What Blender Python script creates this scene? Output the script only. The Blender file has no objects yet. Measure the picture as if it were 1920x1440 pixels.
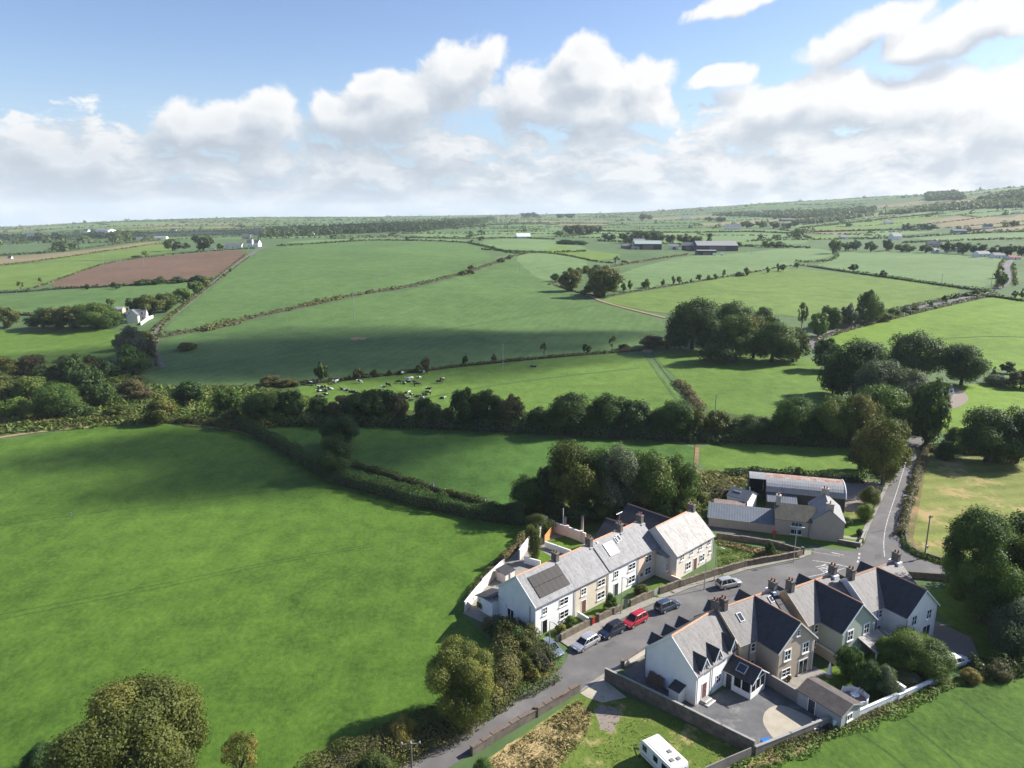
import bpy, bmesh, math, random
import numpy as np
from mathutils import Vector, Matrix
from mathutils.geometry import delaunay_2d_cdt

R = math.radians
SC = bpy.context.scene
COL = SC.collection
random.seed(7)

EXPOSURE = 1.12
SKY_K = 0.053
# ------------------------------------------------------------------ camera, sky, sun, exposure
CAM_H = 60.0
FPX = 1356.0                       # focal length in pixels of the 1920 px wide photograph
PITCH = math.atan((720 - 405) / FPX)
cam_data = bpy.data.cameras.new('camera')
cam_data.sensor_width = 36.0
cam_data.lens = FPX / 1920 * 36.0
cam_data.clip_start = 0.5
cam_data.clip_end = 40000
cam = bpy.data.objects.new('camera', cam_data)
COL.objects.link(cam)
cam.location = (0, 0, CAM_H)
cam.rotation_euler = (math.pi / 2 - PITCH, 0, 0)
SC.camera = cam

SUN_AZ, SUN_EL = 70.0, 34.0        # degrees right of straight ahead, degrees above the horizon
SUN_DIR = Vector((math.sin(R(SUN_AZ)) * math.cos(R(SUN_EL)), math.cos(R(SUN_AZ)) * math.cos(R(SUN_EL)), math.sin(R(SUN_EL))))
sun_data = bpy.data.lights.new('sun', 'SUN')
sun_data.energy = 5.0
sun_data.angle = R(0.55)
sun_data.color = (1.0, 0.95, 0.87)
sun = bpy.data.objects.new('sun', sun_data)
COL.objects.link(sun)
sun.rotation_euler = (-SUN_DIR).to_track_quat('-Z', 'Y').to_euler()
sun.location = (200, 100, 300)

vs = SC.view_settings
vs.view_transform = 'Standard'
vs.look = 'None'
vs.exposure = EXPOSURE
vs.gamma = 1.0
vs.use_curve_mapping = False
SC.render.engine = 'CYCLES'
cy = SC.cycles
cy.use_denoising = True
cy.use_adaptive_sampling = True
cy.adaptive_threshold = 0.015
cy.max_bounces = 5
cy.diffuse_bounces = 3
cy.glossy_bounces = 2
cy.transmission_bounces = 2
cy.transparent_max_bounces = 6
cy.volume_bounces = 1
cy.caustics_reflective = False
cy.caustics_refractive = False
cy.sample_clamp_indirect = 4.0


class NT:
    """small helper for node trees"""
    def __init__(self, tree):
        self.t = tree
    def n(self, kind, **kw):
        nd = self.t.nodes.new(kind)
        for k, v in kw.items():
            if k == 'ins':
                for i, val in v.items():
                    if hasattr(val, 'is_output'):
                        self.t.links.new(val, nd.inputs[i])
                    else:
                        nd.inputs[i].default_value = val
            else:
                setattr(nd, k, v)
        return nd
    def link(self, a, b):
        self.t.links.new(a, b)
    def math(self, op, a, b=None, c=None, clamp=False):
        nd = self.t.nodes.new('ShaderNodeMath')
        nd.operation = op
        nd.use_clamp = clamp
        for i, v in enumerate((a, b, c)):
            if v is None:
                continue
            if hasattr(v, 'is_output'):
                self.t.links.new(v, nd.inputs[i])
            else:
                nd.inputs[i].default_value = v
        return nd.outputs[0]
    def vmath(self, op, a, b=None, out=0):
        nd = self.t.nodes.new('ShaderNodeVectorMath')
        nd.operation = op
        for i, v in enumerate((a, b)):
            if v is None:
                continue
            if hasattr(v, 'is_output'):
                self.t.links.new(v, nd.inputs[i])
            else:
                nd.inputs[i].default_value = v
        return nd.outputs[out]
    def noise(self, vec, scale, detail=4.0, rough=0.55, out='Fac', dist=0.0):
        nd = self.n('ShaderNodeTexNoise')
        nd.inputs['Scale'].default_value = scale
        nd.inputs['Detail'].default_value = detail
        nd.inputs['Roughness'].default_value = rough
        nd.inputs['Distortion'].default_value = dist
        if vec is not None:
            self.t.links.new(vec, nd.inputs['Vector'])
        return nd.outputs[out]
    def ramp(self, fac, stops, interp='LINEAR'):
        nd = self.n('ShaderNodeValToRGB')
        cr = nd.color_ramp
        cr.interpolation = interp
        while len(cr.elements) < len(stops):
            cr.elements.new(0.5)
        for e, (p, c) in zip(cr.elements, stops):
            e.position = p
            e.color = c if len(c) == 4 else (*c, 1)
        self.t.links.new(fac, nd.inputs[0])
        return nd.outputs[0]
    def mix(self, fac, a, b, blend='MIX'):
        nd = self.n('ShaderNodeMix', data_type='RGBA', blend_type=blend)
        for i, v in ((0, fac), (6, a), (7, b)):
            if hasattr(v, 'is_output'):
                self.t.links.new(v, nd.inputs[i])
            else:
                nd.inputs[i].default_value = v if i == 0 or len(v) == 4 else (*v, 1)
        return nd.outputs[2]
    def sstep(self, v, lo, hi, a=0.0, b=1.0):
        nd = self.n('ShaderNodeMapRange', interpolation_type='SMOOTHSTEP')
        self.t.links.new(v, nd.inputs[0])
        for i, x in ((1, lo), (2, hi), (3, a), (4, b)):
            nd.inputs[i].default_value = x
        return nd.outputs[0]


def ray(u, v):
    x = (u - 960) / FPX
    y = (720 - v) / FPX
    s, c = math.sin(PITCH), math.cos(PITCH)
    return (x, c + y * s, -s + y * c)


def azel(u, v):
    d = Vector(ray(u, v)).normalized()
    return math.degrees(math.atan2(d.x, d.y)), math.degrees(math.asin(d.z))


def build_world():
    w = bpy.data.worlds.new('World')
    SC.world = w
    w.use_nodes = True
    t = w.node_tree
    t.nodes.clear()
    N = NT(t)
    out = N.n('ShaderNodeOutputWorld')
    KS = 1 / (SKY_K * 2 ** EXPOSURE)
    bg = N.n('ShaderNodeBackground')
    bg.inputs['Strength'].default_value = SKY_K
    N.link(bg.outputs[0], out.inputs[0])
    sky = N.n('ShaderNodeTexSky', sky_type='NISHITA')
    sky.sun_disc = False
    sky.sun_elevation = R(SUN_EL)
    sky.sun_rotation = R(SUN_AZ)
    sky.altitude = 60
    sky.air_density = 1.0
    sky.dust_density = 0.6
    sky.ozone_density = 2.0
    # --- cumulus clouds: a density field over azimuth and elevation (degrees)
    g = bpy.data.node_groups.new('cloud_density', 'ShaderNodeTree')
    g.interface.new_socket('P', in_out='INPUT', socket_type='NodeSocketVector')
    g.interface.new_socket('Dir', in_out='INPUT', socket_type='NodeSocketVector')
    g.interface.new_socket('D', in_out='OUTPUT', socket_type='NodeSocketFloat')
    M = NT(g)
    gi = M.n('NodeGroupInput')
    go = M.n('NodeGroupOutput')
    P, D = gi.outputs[0], gi.outputs[1]
    warp = M.noise(P, 0.16, 3.0, 0.5, 'Color')
    warp = M.vmath('SUBTRACT', warp, (0.5, 0.5, 0.5))
    warp = M.vmath('MULTIPLY', warp, (4.5, 2.6, 0))
    Pw = M.vmath('ADD', P, warp)
    blobs = []
    # photo position of each cumulus, half width and half height, tilt
    for (u, v, ru, rv, k) in CLOUDS:
        a, e = azel(u, v)
        blobs.append((a, e, ru * 0.040, rv * 0.037, k))
    acc = None
    for (a, e, ra, re, k) in blobs:
        q = M.vmath('SUBTRACT', Pw, (a, e, 0))
        if k:
            sp = M.n('ShaderNodeSeparateXYZ')
            M.link(q, sp.inputs[0])
            yy = M.math('SUBTRACT', sp.outputs[1], M.math('MULTIPLY', sp.outputs[0], k))
            cb = M.n('ShaderNodeCombineXYZ')
            M.link(sp.outputs[0], cb.inputs[0])
            M.link(yy, cb.inputs[1])
            q = cb.outputs[0]
        q = M.vmath('MULTIPLY', q, (1 / ra, 1 / re, 0))
        ln = M.vmath('LENGTH', q, out='Value')
        dd = M.math('SUBTRACT', 1.0, ln)
        acc = dd if acc is None else M.math('SMOOTH_MAX', acc, dd, 0.25)
    n1 = M.noise(Pw, 0.30, 7.0, 0.56)
    n1 = M.math('MULTIPLY', M.math('SUBTRACT', n1, 0.5), 2.0)
    big = M.math('ADD', M.math('MULTIPLY_ADD', acc, 1.15, 0.02), n1)
    # layered clouds towards the horizon and all over the rest of the sky
    sp = M.n('ShaderNodeSeparateXYZ')
    M.link(D, sp.inputs[0])
    zc = M.math('MAXIMUM', sp.outputs[2], 0.012)
    cb = M.n('ShaderNodeCombineXYZ')
    M.link(M.math('DIVIDE', sp.outputs[0], zc), cb.inputs[0])
    M.link(M.math('DIVIDE', sp.outputs[1], zc), cb.inputs[1])
    n2 = M.noise(cb.outputs[0], 0.42, 6.0, 0.55)
    spP = M.n('ShaderNodeSeparateXYZ')
    M.link(P, spP.inputs[0])
    st = M.vmath('MULTIPLY', Pw, (0.55, 1.25, 1))
    n3 = M.noise(st, 0.42, 7.0, 0.60)
    low = M.sstep(spP.outputs[1], 2.5, 10.5, 0.84, 0.0)
    right = M.math('MULTIPLY', M.sstep(spP.outputs[0], -2.0, 34.0, 0.0, 0.34), M.sstep(spP.outputs[1], 7.5, 11.0, 1.0, 0.0))
    lowd = M.math('ADD', M.math('ADD', M.math('MULTIPLY', M.math('SUBTRACT', n3, 0.5), 3.4), low), M.math('SUBTRACT', right, M.sstep(spP.outputs[1], 7.0, 10.5, 0.30, 2.2)))
    up = M.sstep(spP.outputs[1], 17.0, 26.0, 0.0, 1.0)
    upd = M.math('SUBTRACT', M.math('MULTIPLY', M.math('MULTIPLY', M.math('SUBTRACT', n2, 0.5), 2.6), up), 0.30)
    res = M.math('MAXIMUM', M.math('MAXIMUM', big, lowd), M.math('SUBTRACT', upd, M.math('MULTIPLY', M.math('SUBTRACT', 1.0, up), 3.0)))
    M.link(res, go.inputs[0])
    tc = N.n('ShaderNodeTexCoord')
    dirv = tc.outputs['Generated']
    s = N.n('ShaderNodeSeparateXYZ')
    N.link(dirv, s.inputs[0])
    az = N.math('MULTIPLY', N.math('ARCTAN2', s.outputs[0], s.outputs[1]), 57.2958)
    el = N.math('MULTIPLY', N.math('ARCSINE', s.outputs[2]), 57.2958)
    cb = N.n('ShaderNodeCombineXYZ')
    N.link(az, cb.inputs[0])
    N.link(el, cb.inputs[1])
    P = cb.outputs[0]
    P2 = N.vmath('ADD', P, (0.9, 1.6, 0))
    dens = []
    for pv in (P, P2):
        gn = N.n('ShaderNodeGroup', node_tree=g)
        N.link(pv, gn.inputs[0])
        N.link(dirv, gn.inputs[1])
        dens.append(gn.outputs[0])
    alpha = N.sstep(dens[0], 0.0, 0.40)
    lit = N.math('SUBTRACT', dens[0], dens[1])
    lit = N.math('MULTIPLY_ADD', lit, 0.85, 0.52, clamp=True)
    thick = N.sstep(dens[0], 0.25, 1.3, 0.0, 0.22)
    lit = N.math('SUBTRACT', lit, thick, clamp=True)
    sunny = N.sstep(az, -12.0, 38.0, 0.0, 0.36)
    lit = N.math('ADD', lit, sunny, clamp=True)
    lit = N.math('SUBTRACT', lit, N.math('MULTIPLY', N.sstep(el, 3.0, 9.0, 0.26, 0.0), N.sstep(az, -10.0, 30.0, 1.0, 0.2)), clamp=True)
    colr = N.ramp(lit, [(0.0, CLOUD_DARK), (0.42, CLOUD_MID), (0.80, CLOUD_WHITE), (1.0, (1.02, 1.01, 1.0))])
    colr = N.vmath('SCALE', colr, None)
    t.nodes[-1].inputs['Scale'].default_value = KS
    hsv = N.n('ShaderNodeHueSaturation', ins={'Hue': 0.512, 'Saturation': 1.10, 'Value': 1.46, 'Color': sky.outputs[0]})
    # thin bright mist low down
    mist = N.sstep(el, 0.5, 11.0, 0.72, 0.0)
    skyc = N.mix(mist, hsv.outputs[0], (.46 * KS, .60 * KS, .84 * KS, 1))
    colr2 = N.mix(N.sstep(el, -0.5, 2.5, 0.30, 0.0), colr, (.55 * KS, .63 * KS, .73 * KS, 1))
    final = N.mix(N.math('MULTIPLY', alpha, 0.96), skyc, colr2)
    N.link(final, bg.inputs['Color'])
    w.cycles.sampling_method = 'MANUAL'
    w.cycles.sample_map_resolution = 512


HAZE_D = 0.00006
CLOUD_DARK = (0.52, 0.575, 0.65)
CLOUD_MID = (0.67, 0.715, 0.775)
CLOUD_WHITE = (0.90, 0.91, 0.92)
CLOUDS = [(120, 290, 115, 55, 0), (95, 262, 55, 40, 0), (180, 290, 75, 40, 0), (420, 230, 130, 58, 0.12), (350, 225, 60, 50, 0), (500, 205, 60, 45, 0.2),
          (660, 220, 120, 55, 0.15), (760, 195, 130, 70, 0.25), (860, 135, 100, 55, 0.2), (905, 110, 60, 32, 0.2), (700, 165, 50, 35, 0.2),
          (1010, 185, 140, 75, 0.1), (1090, 140, 110, 75, 0.1), (1085, 95, 60, 36, 0.1), (1190, 150, 95, 60, 0), (1130, 205, 170, 50, 0),
          (1350, 148, 60, 22, 0.2), (1480, 205, 170, 60, 0.12), (1640, 195, 200, 62, 0.15), (1800, 185, 210, 72, 0.1), (1900, 215, 170, 95, 0.05),
          (1600, 75, 90, 42, 0.35), (1670, 30, 60, 40, 0.3), (1780, 50, 130, 48, 0.25), (1890, 20, 110, 50, 0.2), (1385, 8, 95, 26, 0.05)]
build_world()

# ------------------------------------------------------------------ terrain
_cols = {  # heights along lines of sight: photograph column -> [(distance ahead, height)]
    -250: [(150, 0), (222, -2), (295, -1.6), (375, 1), (530, 5), (820, 8), (1300, 6), (2300, 0), (4200, -6), (6000, -60), (14000, -170)],
    0: [(150, 0), (222, -2), (295, -1.6), (375, 1.5), (530, 7), (820, 10), (1300, 8.5), (2300, 2), (4200, 2), (6000, -60), (14000, -160)],
    250: [(150, 0), (210, -1), (287, -0.5), (395, 4.5), (520, 8.4), (690, 13.4), (900, 17), (1150, 17.5), (1700, 16), (2500, 24), (3600, 45), (5000, 20), (14000, -60)],
    480: [(150, 0), (215, 0), (285, 0.5), (380, 3.7), (510, 9), (640, 17), (780, 23.5), (860, 26.3), (1200, 21), (1700, 22), (2800, 29), (4500, 59), (6000, 30), (14000, -50)],
    750: [(150, 0), (212, 0), (285, 0.5), (400, 3.2), (520, 8), (650, 14.5), (800, 23), (920, 28.2), (1400, 24), (2200, 28), (3500, 42), (5500, 57), (14000, 40)],
    960: [(150, 0), (212, 0), (285, 0.5), (405, 3), (530, 7), (650, 11.4), (800, 17), (1050, 22), (1400, 25), (2000, 31), (3500, 43), (7000, 71), (14000, 75)],
    1200: [(150, 0), (212, 0), (287, 0), (405, 3), (530, 7), (650, 11.4), (820, 16), (1050, 18.4), (1450, 24), (2000, 31), (3000, 46), (5000, 84), (14000, 90)],
    1310: [(150, 0), (212, 0), (287, 0), (405, 3), (530, 7), (650, 11.4), (820, 16), (1050, 18.4), (1450, 24), (2000, 33), (3000, 52), (5000, 120), (14000, 110)],
    1450: [(150, 0), (215, 0.8), (290, 1), (400, 4), (520, 8), (690, 13), (900, 18), (1400, 25), (2000, 38), (2800, 66), (4200, 141), (14000, 100)],
    1650: [(150, 0), (210, 0), (285, 0.5), (400, 4), (515, 9), (670, 15), (900, 18.5), (1350, 26), (1800, 40), (2300, 66), (3000, 108), (3700, 165), (5000, 150), (14000, 100)],
    1920: [(150, 0), (206, 0), (280, 1), (420, 9), (640, 19), (1000, 27), (1600, 52), (2200, 105), (3000, 189), (4000, 185), (14000, 100)],
    2250: [(150, 0), (206, 0), (280, 1), (420, 9), (640, 20), (1000, 30), (1600, 60), (2200, 120), (3000, 215), (4000, 215), (14000, 120)],
}
_LA = np.array([((u - 960) / FPX) / 1.027 for u in sorted(_cols)])
_YL = np.linspace(math.log(60), math.log(14000), 420)
_raw = []
for u in sorted(_cols):
    pts = [(60, 0), (100, 0)] + _cols[u]
    _raw.append(np.interp(_YL, np.log([p[0] for p in pts]), [p[1] for p in pts]))
_raw = np.array(_raw)


def _gauss(a, s, axis):
    r = int(3 * s)
    k = np.exp(-0.5 * (np.arange(-r, r + 1) / s) ** 2)
    k /= k.sum()
    a = np.moveaxis(a, axis, 0)
    p = np.concatenate([np.repeat(a[:1], r, 0), a, np.repeat(a[-1:], r, 0)])
    o = sum(k[i] * p[i:i + a.shape[0]] for i in range(2 * r + 1))
    return np.moveaxis(o, 0, axis)


_AG = np.linspace(-1.3, 1.3, 261)
_tab = np.array([np.interp(_AG, _LA, _raw[:, j]) for j in range(len(_YL))])   # [logY, a]
_tab = _gauss(_gauss(_tab, 7, 0), 3.5, 1)


def terr(X, Y):
    X = np.asarray(X, float)
    Y = np.asarray(Y, float)
    Yc = np.clip(Y, 61, 13900)
    a = np.clip(X / Yc, -1.299, 1.299)
    fi = (np.log(Yc) - _YL[0]) / (_YL[1] - _YL[0])
    fj = (a - _AG[0]) / (_AG[1] - _AG[0])
    i = np.clip(fi.astype(int), 0, len(_YL) - 2)
    j = np.clip(fj.astype(int), 0, len(_AG) - 2)
    di, dj = fi - i, fj - j
    z = (_tab[i, j] * (1 - di) * (1 - dj) + _tab[i + 1, j] * di * (1 - dj) + _tab[i, j + 1] * (1 - di) * dj + _tab[i + 1, j + 1] * di * dj)
    fade = np.clip((Y - 160) / 150, 0, 1)
    return z * np.clip((Y - 130) / 60, 0, 1) + fade * (0.5 * np.sin(X * 0.021 + Y * 0.013) * np.sin(Y * 0.017 - X * 0.008 + 1))


_TS = np.exp(np.linspace(math.log(30), math.log(13500), 900))


def G(u, v, z=None):
    """the point of the ground (or of the level z) seen at photograph pixel (u, v)"""
    d = ray(u, v)
    if z is not None:
        t = (z - CAM_H) / d[2]
        return Vector((t * d[0], t * d[1], z))
    X, Y, Z = _TS * d[0], _TS * d[1], CAM_H + _TS * d[2]
    h = terr(X, Y)
    hit = np.nonzero(Z <= h)[0]
    if len(hit) == 0:
        k = int(np.argmin(Z - h))
        return Vector((X[k], Y[k], h[k]))
    k = hit[0]
    lo, hi = (_TS[k - 1] if k else 1.0), _TS[k]
    for _ in range(24):
        m = (lo + hi) / 2
        if CAM_H + m * d[2] <= float(terr(m * d[0], m * d[1])):
            hi = m
        else:
            lo = m
    return Vector((hi * d[0], hi * d[1], float(terr(hi * d[0], hi * d[1]))))


def W(x, y, dz=0.0):
    return Vector((x, y, float(terr(x, y)) + dz))


def mpp(p):
    """metres per photograph pixel at the point p"""
    return (p.y * math.cos(PITCH) - (p.z - CAM_H) * math.sin(PITCH)) / FPX

# ------------------------------------------------------------------ object helpers
def tag(o, label=None, cat=None, group=None, kind=None):
    if label: o['label'] = label
    if cat: o['category'] = cat
    if group: o['group'] = group
    if kind: o['kind'] = kind
    return o


def thing(name, label, cat, loc=(0, 0, 0), rz=0.0, group=None):
    o = bpy.data.objects.new(name, None)
    o.empty_display_size = 0.3
    COL.objects.link(o)
    o.location = loc if len(loc) == 3 else (*loc, 0.0)
    o.rotation_euler = (0, 0, rz)
    return tag(o, label, cat, group)


def link_mesh(name, me, parent=None, loc=None):
    o = bpy.data.objects.new(name, me)
    COL.objects.link(o)
    if parent is not None:
        o.parent = parent
    if loc is not None:
        o.location = loc
    return o


def copy_tree(o, parent=None):
    c = o.copy()
    COL.objects.link(c)
    c.parent = parent
    for ch in KIDS.get(o.name, list(o.children)):
        copy_tree(ch, c)
    return c


KIDS = {}


def np_mesh(name, V, F, mat=None, tint=None, smooth=False):
    """mesh from arrays: V (n,3), F (m,3|4)"""
    V = np.asarray(V, np.float32)
    F = np.asarray(F, np.int32)
    me = bpy.data.meshes.new(name)
    me.vertices.add(len(V))
    me.vertices.foreach_set('co', V.ravel())
    k = F.shape[1]
    me.loops.add(F.size)
    me.loops.foreach_set('vertex_index', F.ravel())
    me.polygons.add(len(F))
    me.polygons.foreach_set('loop_start', np.arange(0, F.size, k, dtype=np.int32))
    me.polygons.foreach_set('loop_total', np.full(len(F), k, np.int32))
    if smooth:
        me.polygons.foreach_set('use_smooth', np.ones(len(F), bool))
    if tint is not None:
        at = me.attributes.new('tint', 'FLOAT', 'FACE')
        at.data.foreach_set('value', np.asarray(tint, np.float32))
    me.update(calc_edges=True)
    me.validate()
    if mat:
        me.materials.append(mat)
    return me


class MB:
    """collects shapes into one mesh object"""
    def __init__(self):
        self.v, self.f = [], []
    def add(self, vs_, fs):
        b = len(self.v)
        self.v += [tuple(p) for p in vs_]
        self.f += [tuple(b + i for i in f) for f in fs]
        return self
    def box(self, x0, x1, y0, y1, z0, z1):
        return self.add([(x0, y0, z0), (x1, y0, z0), (x1, y1, z0), (x0, y1, z0), (x0, y0, z1), (x1, y0, z1), (x1, y1, z1), (x0, y1, z1)],
                        [(0, 3, 2, 1), (4, 5, 6, 7), (0, 1, 5, 4), (1, 2, 6, 5), (2, 3, 7, 6), (3, 0, 4, 7)])
    def cbox(self, c, s):
        return self.box(c[0] - s[0] / 2, c[0] + s[0] / 2, c[1] - s[1] / 2, c[1] + s[1] / 2, c[2] - s[2] / 2, c[2] + s[2] / 2)
    def hexa(self, p):
        """eight corners: four below, four above, both counterclockwise"""
        return self.add(p, [(0, 3, 2, 1), (4, 5, 6, 7), (0, 1, 5, 4), (1, 2, 6, 5), (2, 3, 7, 6), (3, 0, 4, 7)])
    def slab(self, a, b, c, d, th):
        """quad a,b,c,d thickened downwards along its normal"""
        a, b, c, d = map(Vector, (a, b, c, d))
        n = (b - a).cross(d - a).normalized() * th
        if n.z < 0: n = -n
        return self.add([a - n, b - n, c - n, d - n, a, b, c, d], [(0, 3, 2, 1), (4, 5, 6, 7), (0, 1, 5, 4), (1, 2, 6, 5), (2, 3, 7, 6), (3, 0, 4, 7)])
    def prism(self, poly, y0, y1, axis='y'):
        """polygon in (x,z) swept along y, or in (y,z) swept along x"""
        n = len(poly)
        if axis == 'y':
            V_ = [(x, y0, z) for x, z in poly] + [(x, y1, z) for x, z in poly]
        elif axis == 'x':
            V_ = [(y0, x, z) for x, z in poly] + [(y1, x, z) for x, z in poly]
        else:
            V_ = [(x, z, y0) for x, z in poly] + [(x, z, y1) for x, z in poly]
        return self.add(V_, [tuple(range(n)), tuple(range(2 * n - 1, n - 1, -1))] + [(i, i + n, (i + 1) % n + n, (i + 1) % n) for i in range(n)])
    def tube(self, path, radii, n=8, cap=True):
        path = [Vector(p) for p in path]
        if not hasattr(radii, '__len__'):
            radii = [radii] * len(path)
        rings = []
        for i, p in enumerate(path):
            d = (path[min(i + 1, len(path) - 1)] - path[max(i - 1, 0)])
            d = d.normalized() if d.length > 1e-9 else Vector((0, 0, 1))
            u_ = d.orthogonal().normalized() if abs(d.z) < 0.99 else Vector((1, 0, 0))
            if abs(d.z) < 0.99: u_ = Vector((0, 0, 1)).cross(d).normalized()
            w_ = d.cross(u_)
            rings.append([p + radii[i] * (math.cos(2 * math.pi * k / n) * u_ + math.sin(2 * math.pi * k / n) * w_) for k in range(n)])
        V_ = [q for r in rings for q in r]
        F_ = [(i * n + k, i * n + (k + 1) % n, (i + 1) * n + (k + 1) % n, (i + 1) * n + k) for i in range(len(rings) - 1) for k in range(n)]
        if cap:
            F_ += [tuple(range(n - 1, -1, -1)), tuple(range((len(rings) - 1) * n, len(rings) * n))]
        return self.add(V_, F_)
    def mesh(self, name, mat=None, smooth=False):
        me = bpy.data.meshes.new(name)
        me.from_pydata(self.v, [], self.f)
        bm = bmesh.new()
        bm.from_mesh(me)
        bmesh.ops.recalc_face_normals(bm, faces=bm.faces)
        bm.to_mesh(me)
        bm.free()
        if smooth:
            for p in me.polygons: p.use_smooth = True
        if mat: me.materials.append(mat)
        return me
    def build(self, name, mat=None, parent=None, smooth=False, label=None):
        o = link_mesh(name, self.mesh(name, mat, smooth), parent)
        if parent is not None:
            KIDS.setdefault(parent.name, []).append(o)
        if label: o['label'] = label
        return o


# ------------------------------------------------------------------ materials
MATS = {}


def mat(name, color, rough=0.8, var=0.15, scale=1.5, metallic=0.0, spec=0.3, bump=0.0, bscale=20, stain=None, coords='Object', coat=0.0, rnd=0.0):
    if name in MATS:
        return MATS[name]
    m = bpy.data.materials.new(name)
    m.use_nodes = True
    t = m.node_tree
    N = NT(t)
    b = t.nodes['Principled BSDF']
    tc = N.n('ShaderNodeTexCoord')
    vec = tc.outputs[coords] if coords != 'World' else N.n('ShaderNodeNewGeometry').outputs['Position']
    n = N.noise(vec, scale, 5, 0.6)
    if max(color) < .75: color = tuple(x * .90 for x in color)
    c0 = tuple(x * (1 - var) for x in color)
    c1 = tuple(min(1, x * (1 + var)) for x in color)
    col = N.ramp(n, [(0.3, c0), (0.7, c1)])
    if stain:
        n2 = N.noise(vec, stain[1], 6, 0.65)
        col = N.mix(N.sstep(n2, stain[2], stain[3]), col, stain[0])
    if rnd:
        oi = N.n('ShaderNodeObjectInfo')
        k = N.math('MULTIPLY_ADD', oi.outputs['Random'], 2 * rnd, 1 - rnd)
        hs = N.n('ShaderNodeHueSaturation', ins={'Value': k, 'Color': col})
        col = hs.outputs[0]
    N.link(col, b.inputs['Base Color'])
    b.inputs['Roughness'].default_value = rough
    b.inputs['Metallic'].default_value = metallic
    b.inputs['Specular IOR Level'].default_value = spec
    if coat: b.inputs['Coat Weight'].default_value = coat
    if bump:
        n3 = N.noise(vec, bscale, 5, 0.6)
        bp = N.n('ShaderNodeBump')
        bp.inputs['Strength'].default_value = bump
        bp.inputs['Distance'].default_value = 0.05
        N.link(n3, bp.inputs['Height'])
        N.link(bp.outputs[0], b.inputs['Normal'])
    MATS[name] = m
    return m


def grass_mat(name, c_dark, c_light, c_dry=None, dry=0.0, stripe=None, fine=1.0, mottle=0.45, patch=0.02, clump=None):
    """pasture: broad drifts, tussocks of a metre or so and fine blades of grain"""
    c_dark, c_light = tuple(x * .67 for x in c_dark), tuple(x * .85 for x in c_light)
    if name in MATS:
        return MATS[name]
    m = bpy.data.materials.new(name)
    m.use_nodes = True
    t = m.node_tree
    N = NT(t)
    b = t.nodes['Principled BSDF']
    pos = N.n('ShaderNodeNewGeometry').outputs['Position']
    st = N.vmath('MULTIPLY', pos, (1.0, 0.75, 1.0))
    big = N.noise(pos, patch, 4, 0.55)
    mid = N.noise(st, 0.22 * fine, 6, 0.62)
    fin = N.noise(st, 1.3 * fine, 5, 0.7)
    f = N.math('ADD', N.math('MULTIPLY', big, 0.35), N.math('ADD', N.math('MULTIPLY', mid, mottle), N.math('MULTIPLY', fin, 0.75 - mottle + 0.15)))
    tot = 0.35 + mottle + 0.9 - mottle
    f = N.math('DIVIDE', f, tot)
    if stripe:
        ang, per, amt = stripe
        w = N.n('ShaderNodeMapping')
        w.inputs['Rotation'].default_value = (0, 0, R(ang))
        N.link(pos, w.inputs['Vector'])
        wv = N.n('ShaderNodeTexWave', wave_type='BANDS', bands_direction='X')
        wv.inputs['Scale'].default_value = 0.314 / per
        wv.inputs['Distortion'].default_value = 1.6
        wv.inputs['Detail'].default_value = 2
        wv.inputs['Detail Scale'].default_value = 0.4
        N.link(w.outputs[0], wv.inputs['Vector'])
        f = N.math('ADD', f, N.math('MULTIPLY', N.math('SUBTRACT', wv.outputs['Fac'], 0.5), amt))
    mean = tuple((a + c) / 2 for a, c in zip(c_dark, c_light))
    col = N.ramp(f, [(0.36, c_dark), (0.5, mean), (0.64, c_light)])
    if c_dry:
        n4 = N.noise(pos, 0.09, 5, 0.65)
        n5 = N.noise(st, 0.7, 4, 0.7)
        k = N.math('MULTIPLY_ADD', N.math('SUBTRACT', n5, 0.5), 0.35, n4)
        col = N.mix(N.sstep(k, 0.62 - dry, 0.78 - dry), col, c_dry)
    N.link(col, b.inputs['Base Color'])
    b.inputs['Roughness'].default_value = 0.85
    b.inputs['Specular IOR Level'].default_value = 0.15
    bp = N.n('ShaderNodeBump')
    bp.inputs['Strength'].default_value = 0.55
    bp.inputs['Distance'].default_value = 0.35
    hsum = N.math('MULTIPLY_ADD', fin, 0.5, mid)
    N.link(hsum, bp.inputs['Height'])
    N.link(bp.outputs[0], b.inputs['Normal'])
    MATS[name] = m
    return m


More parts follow.
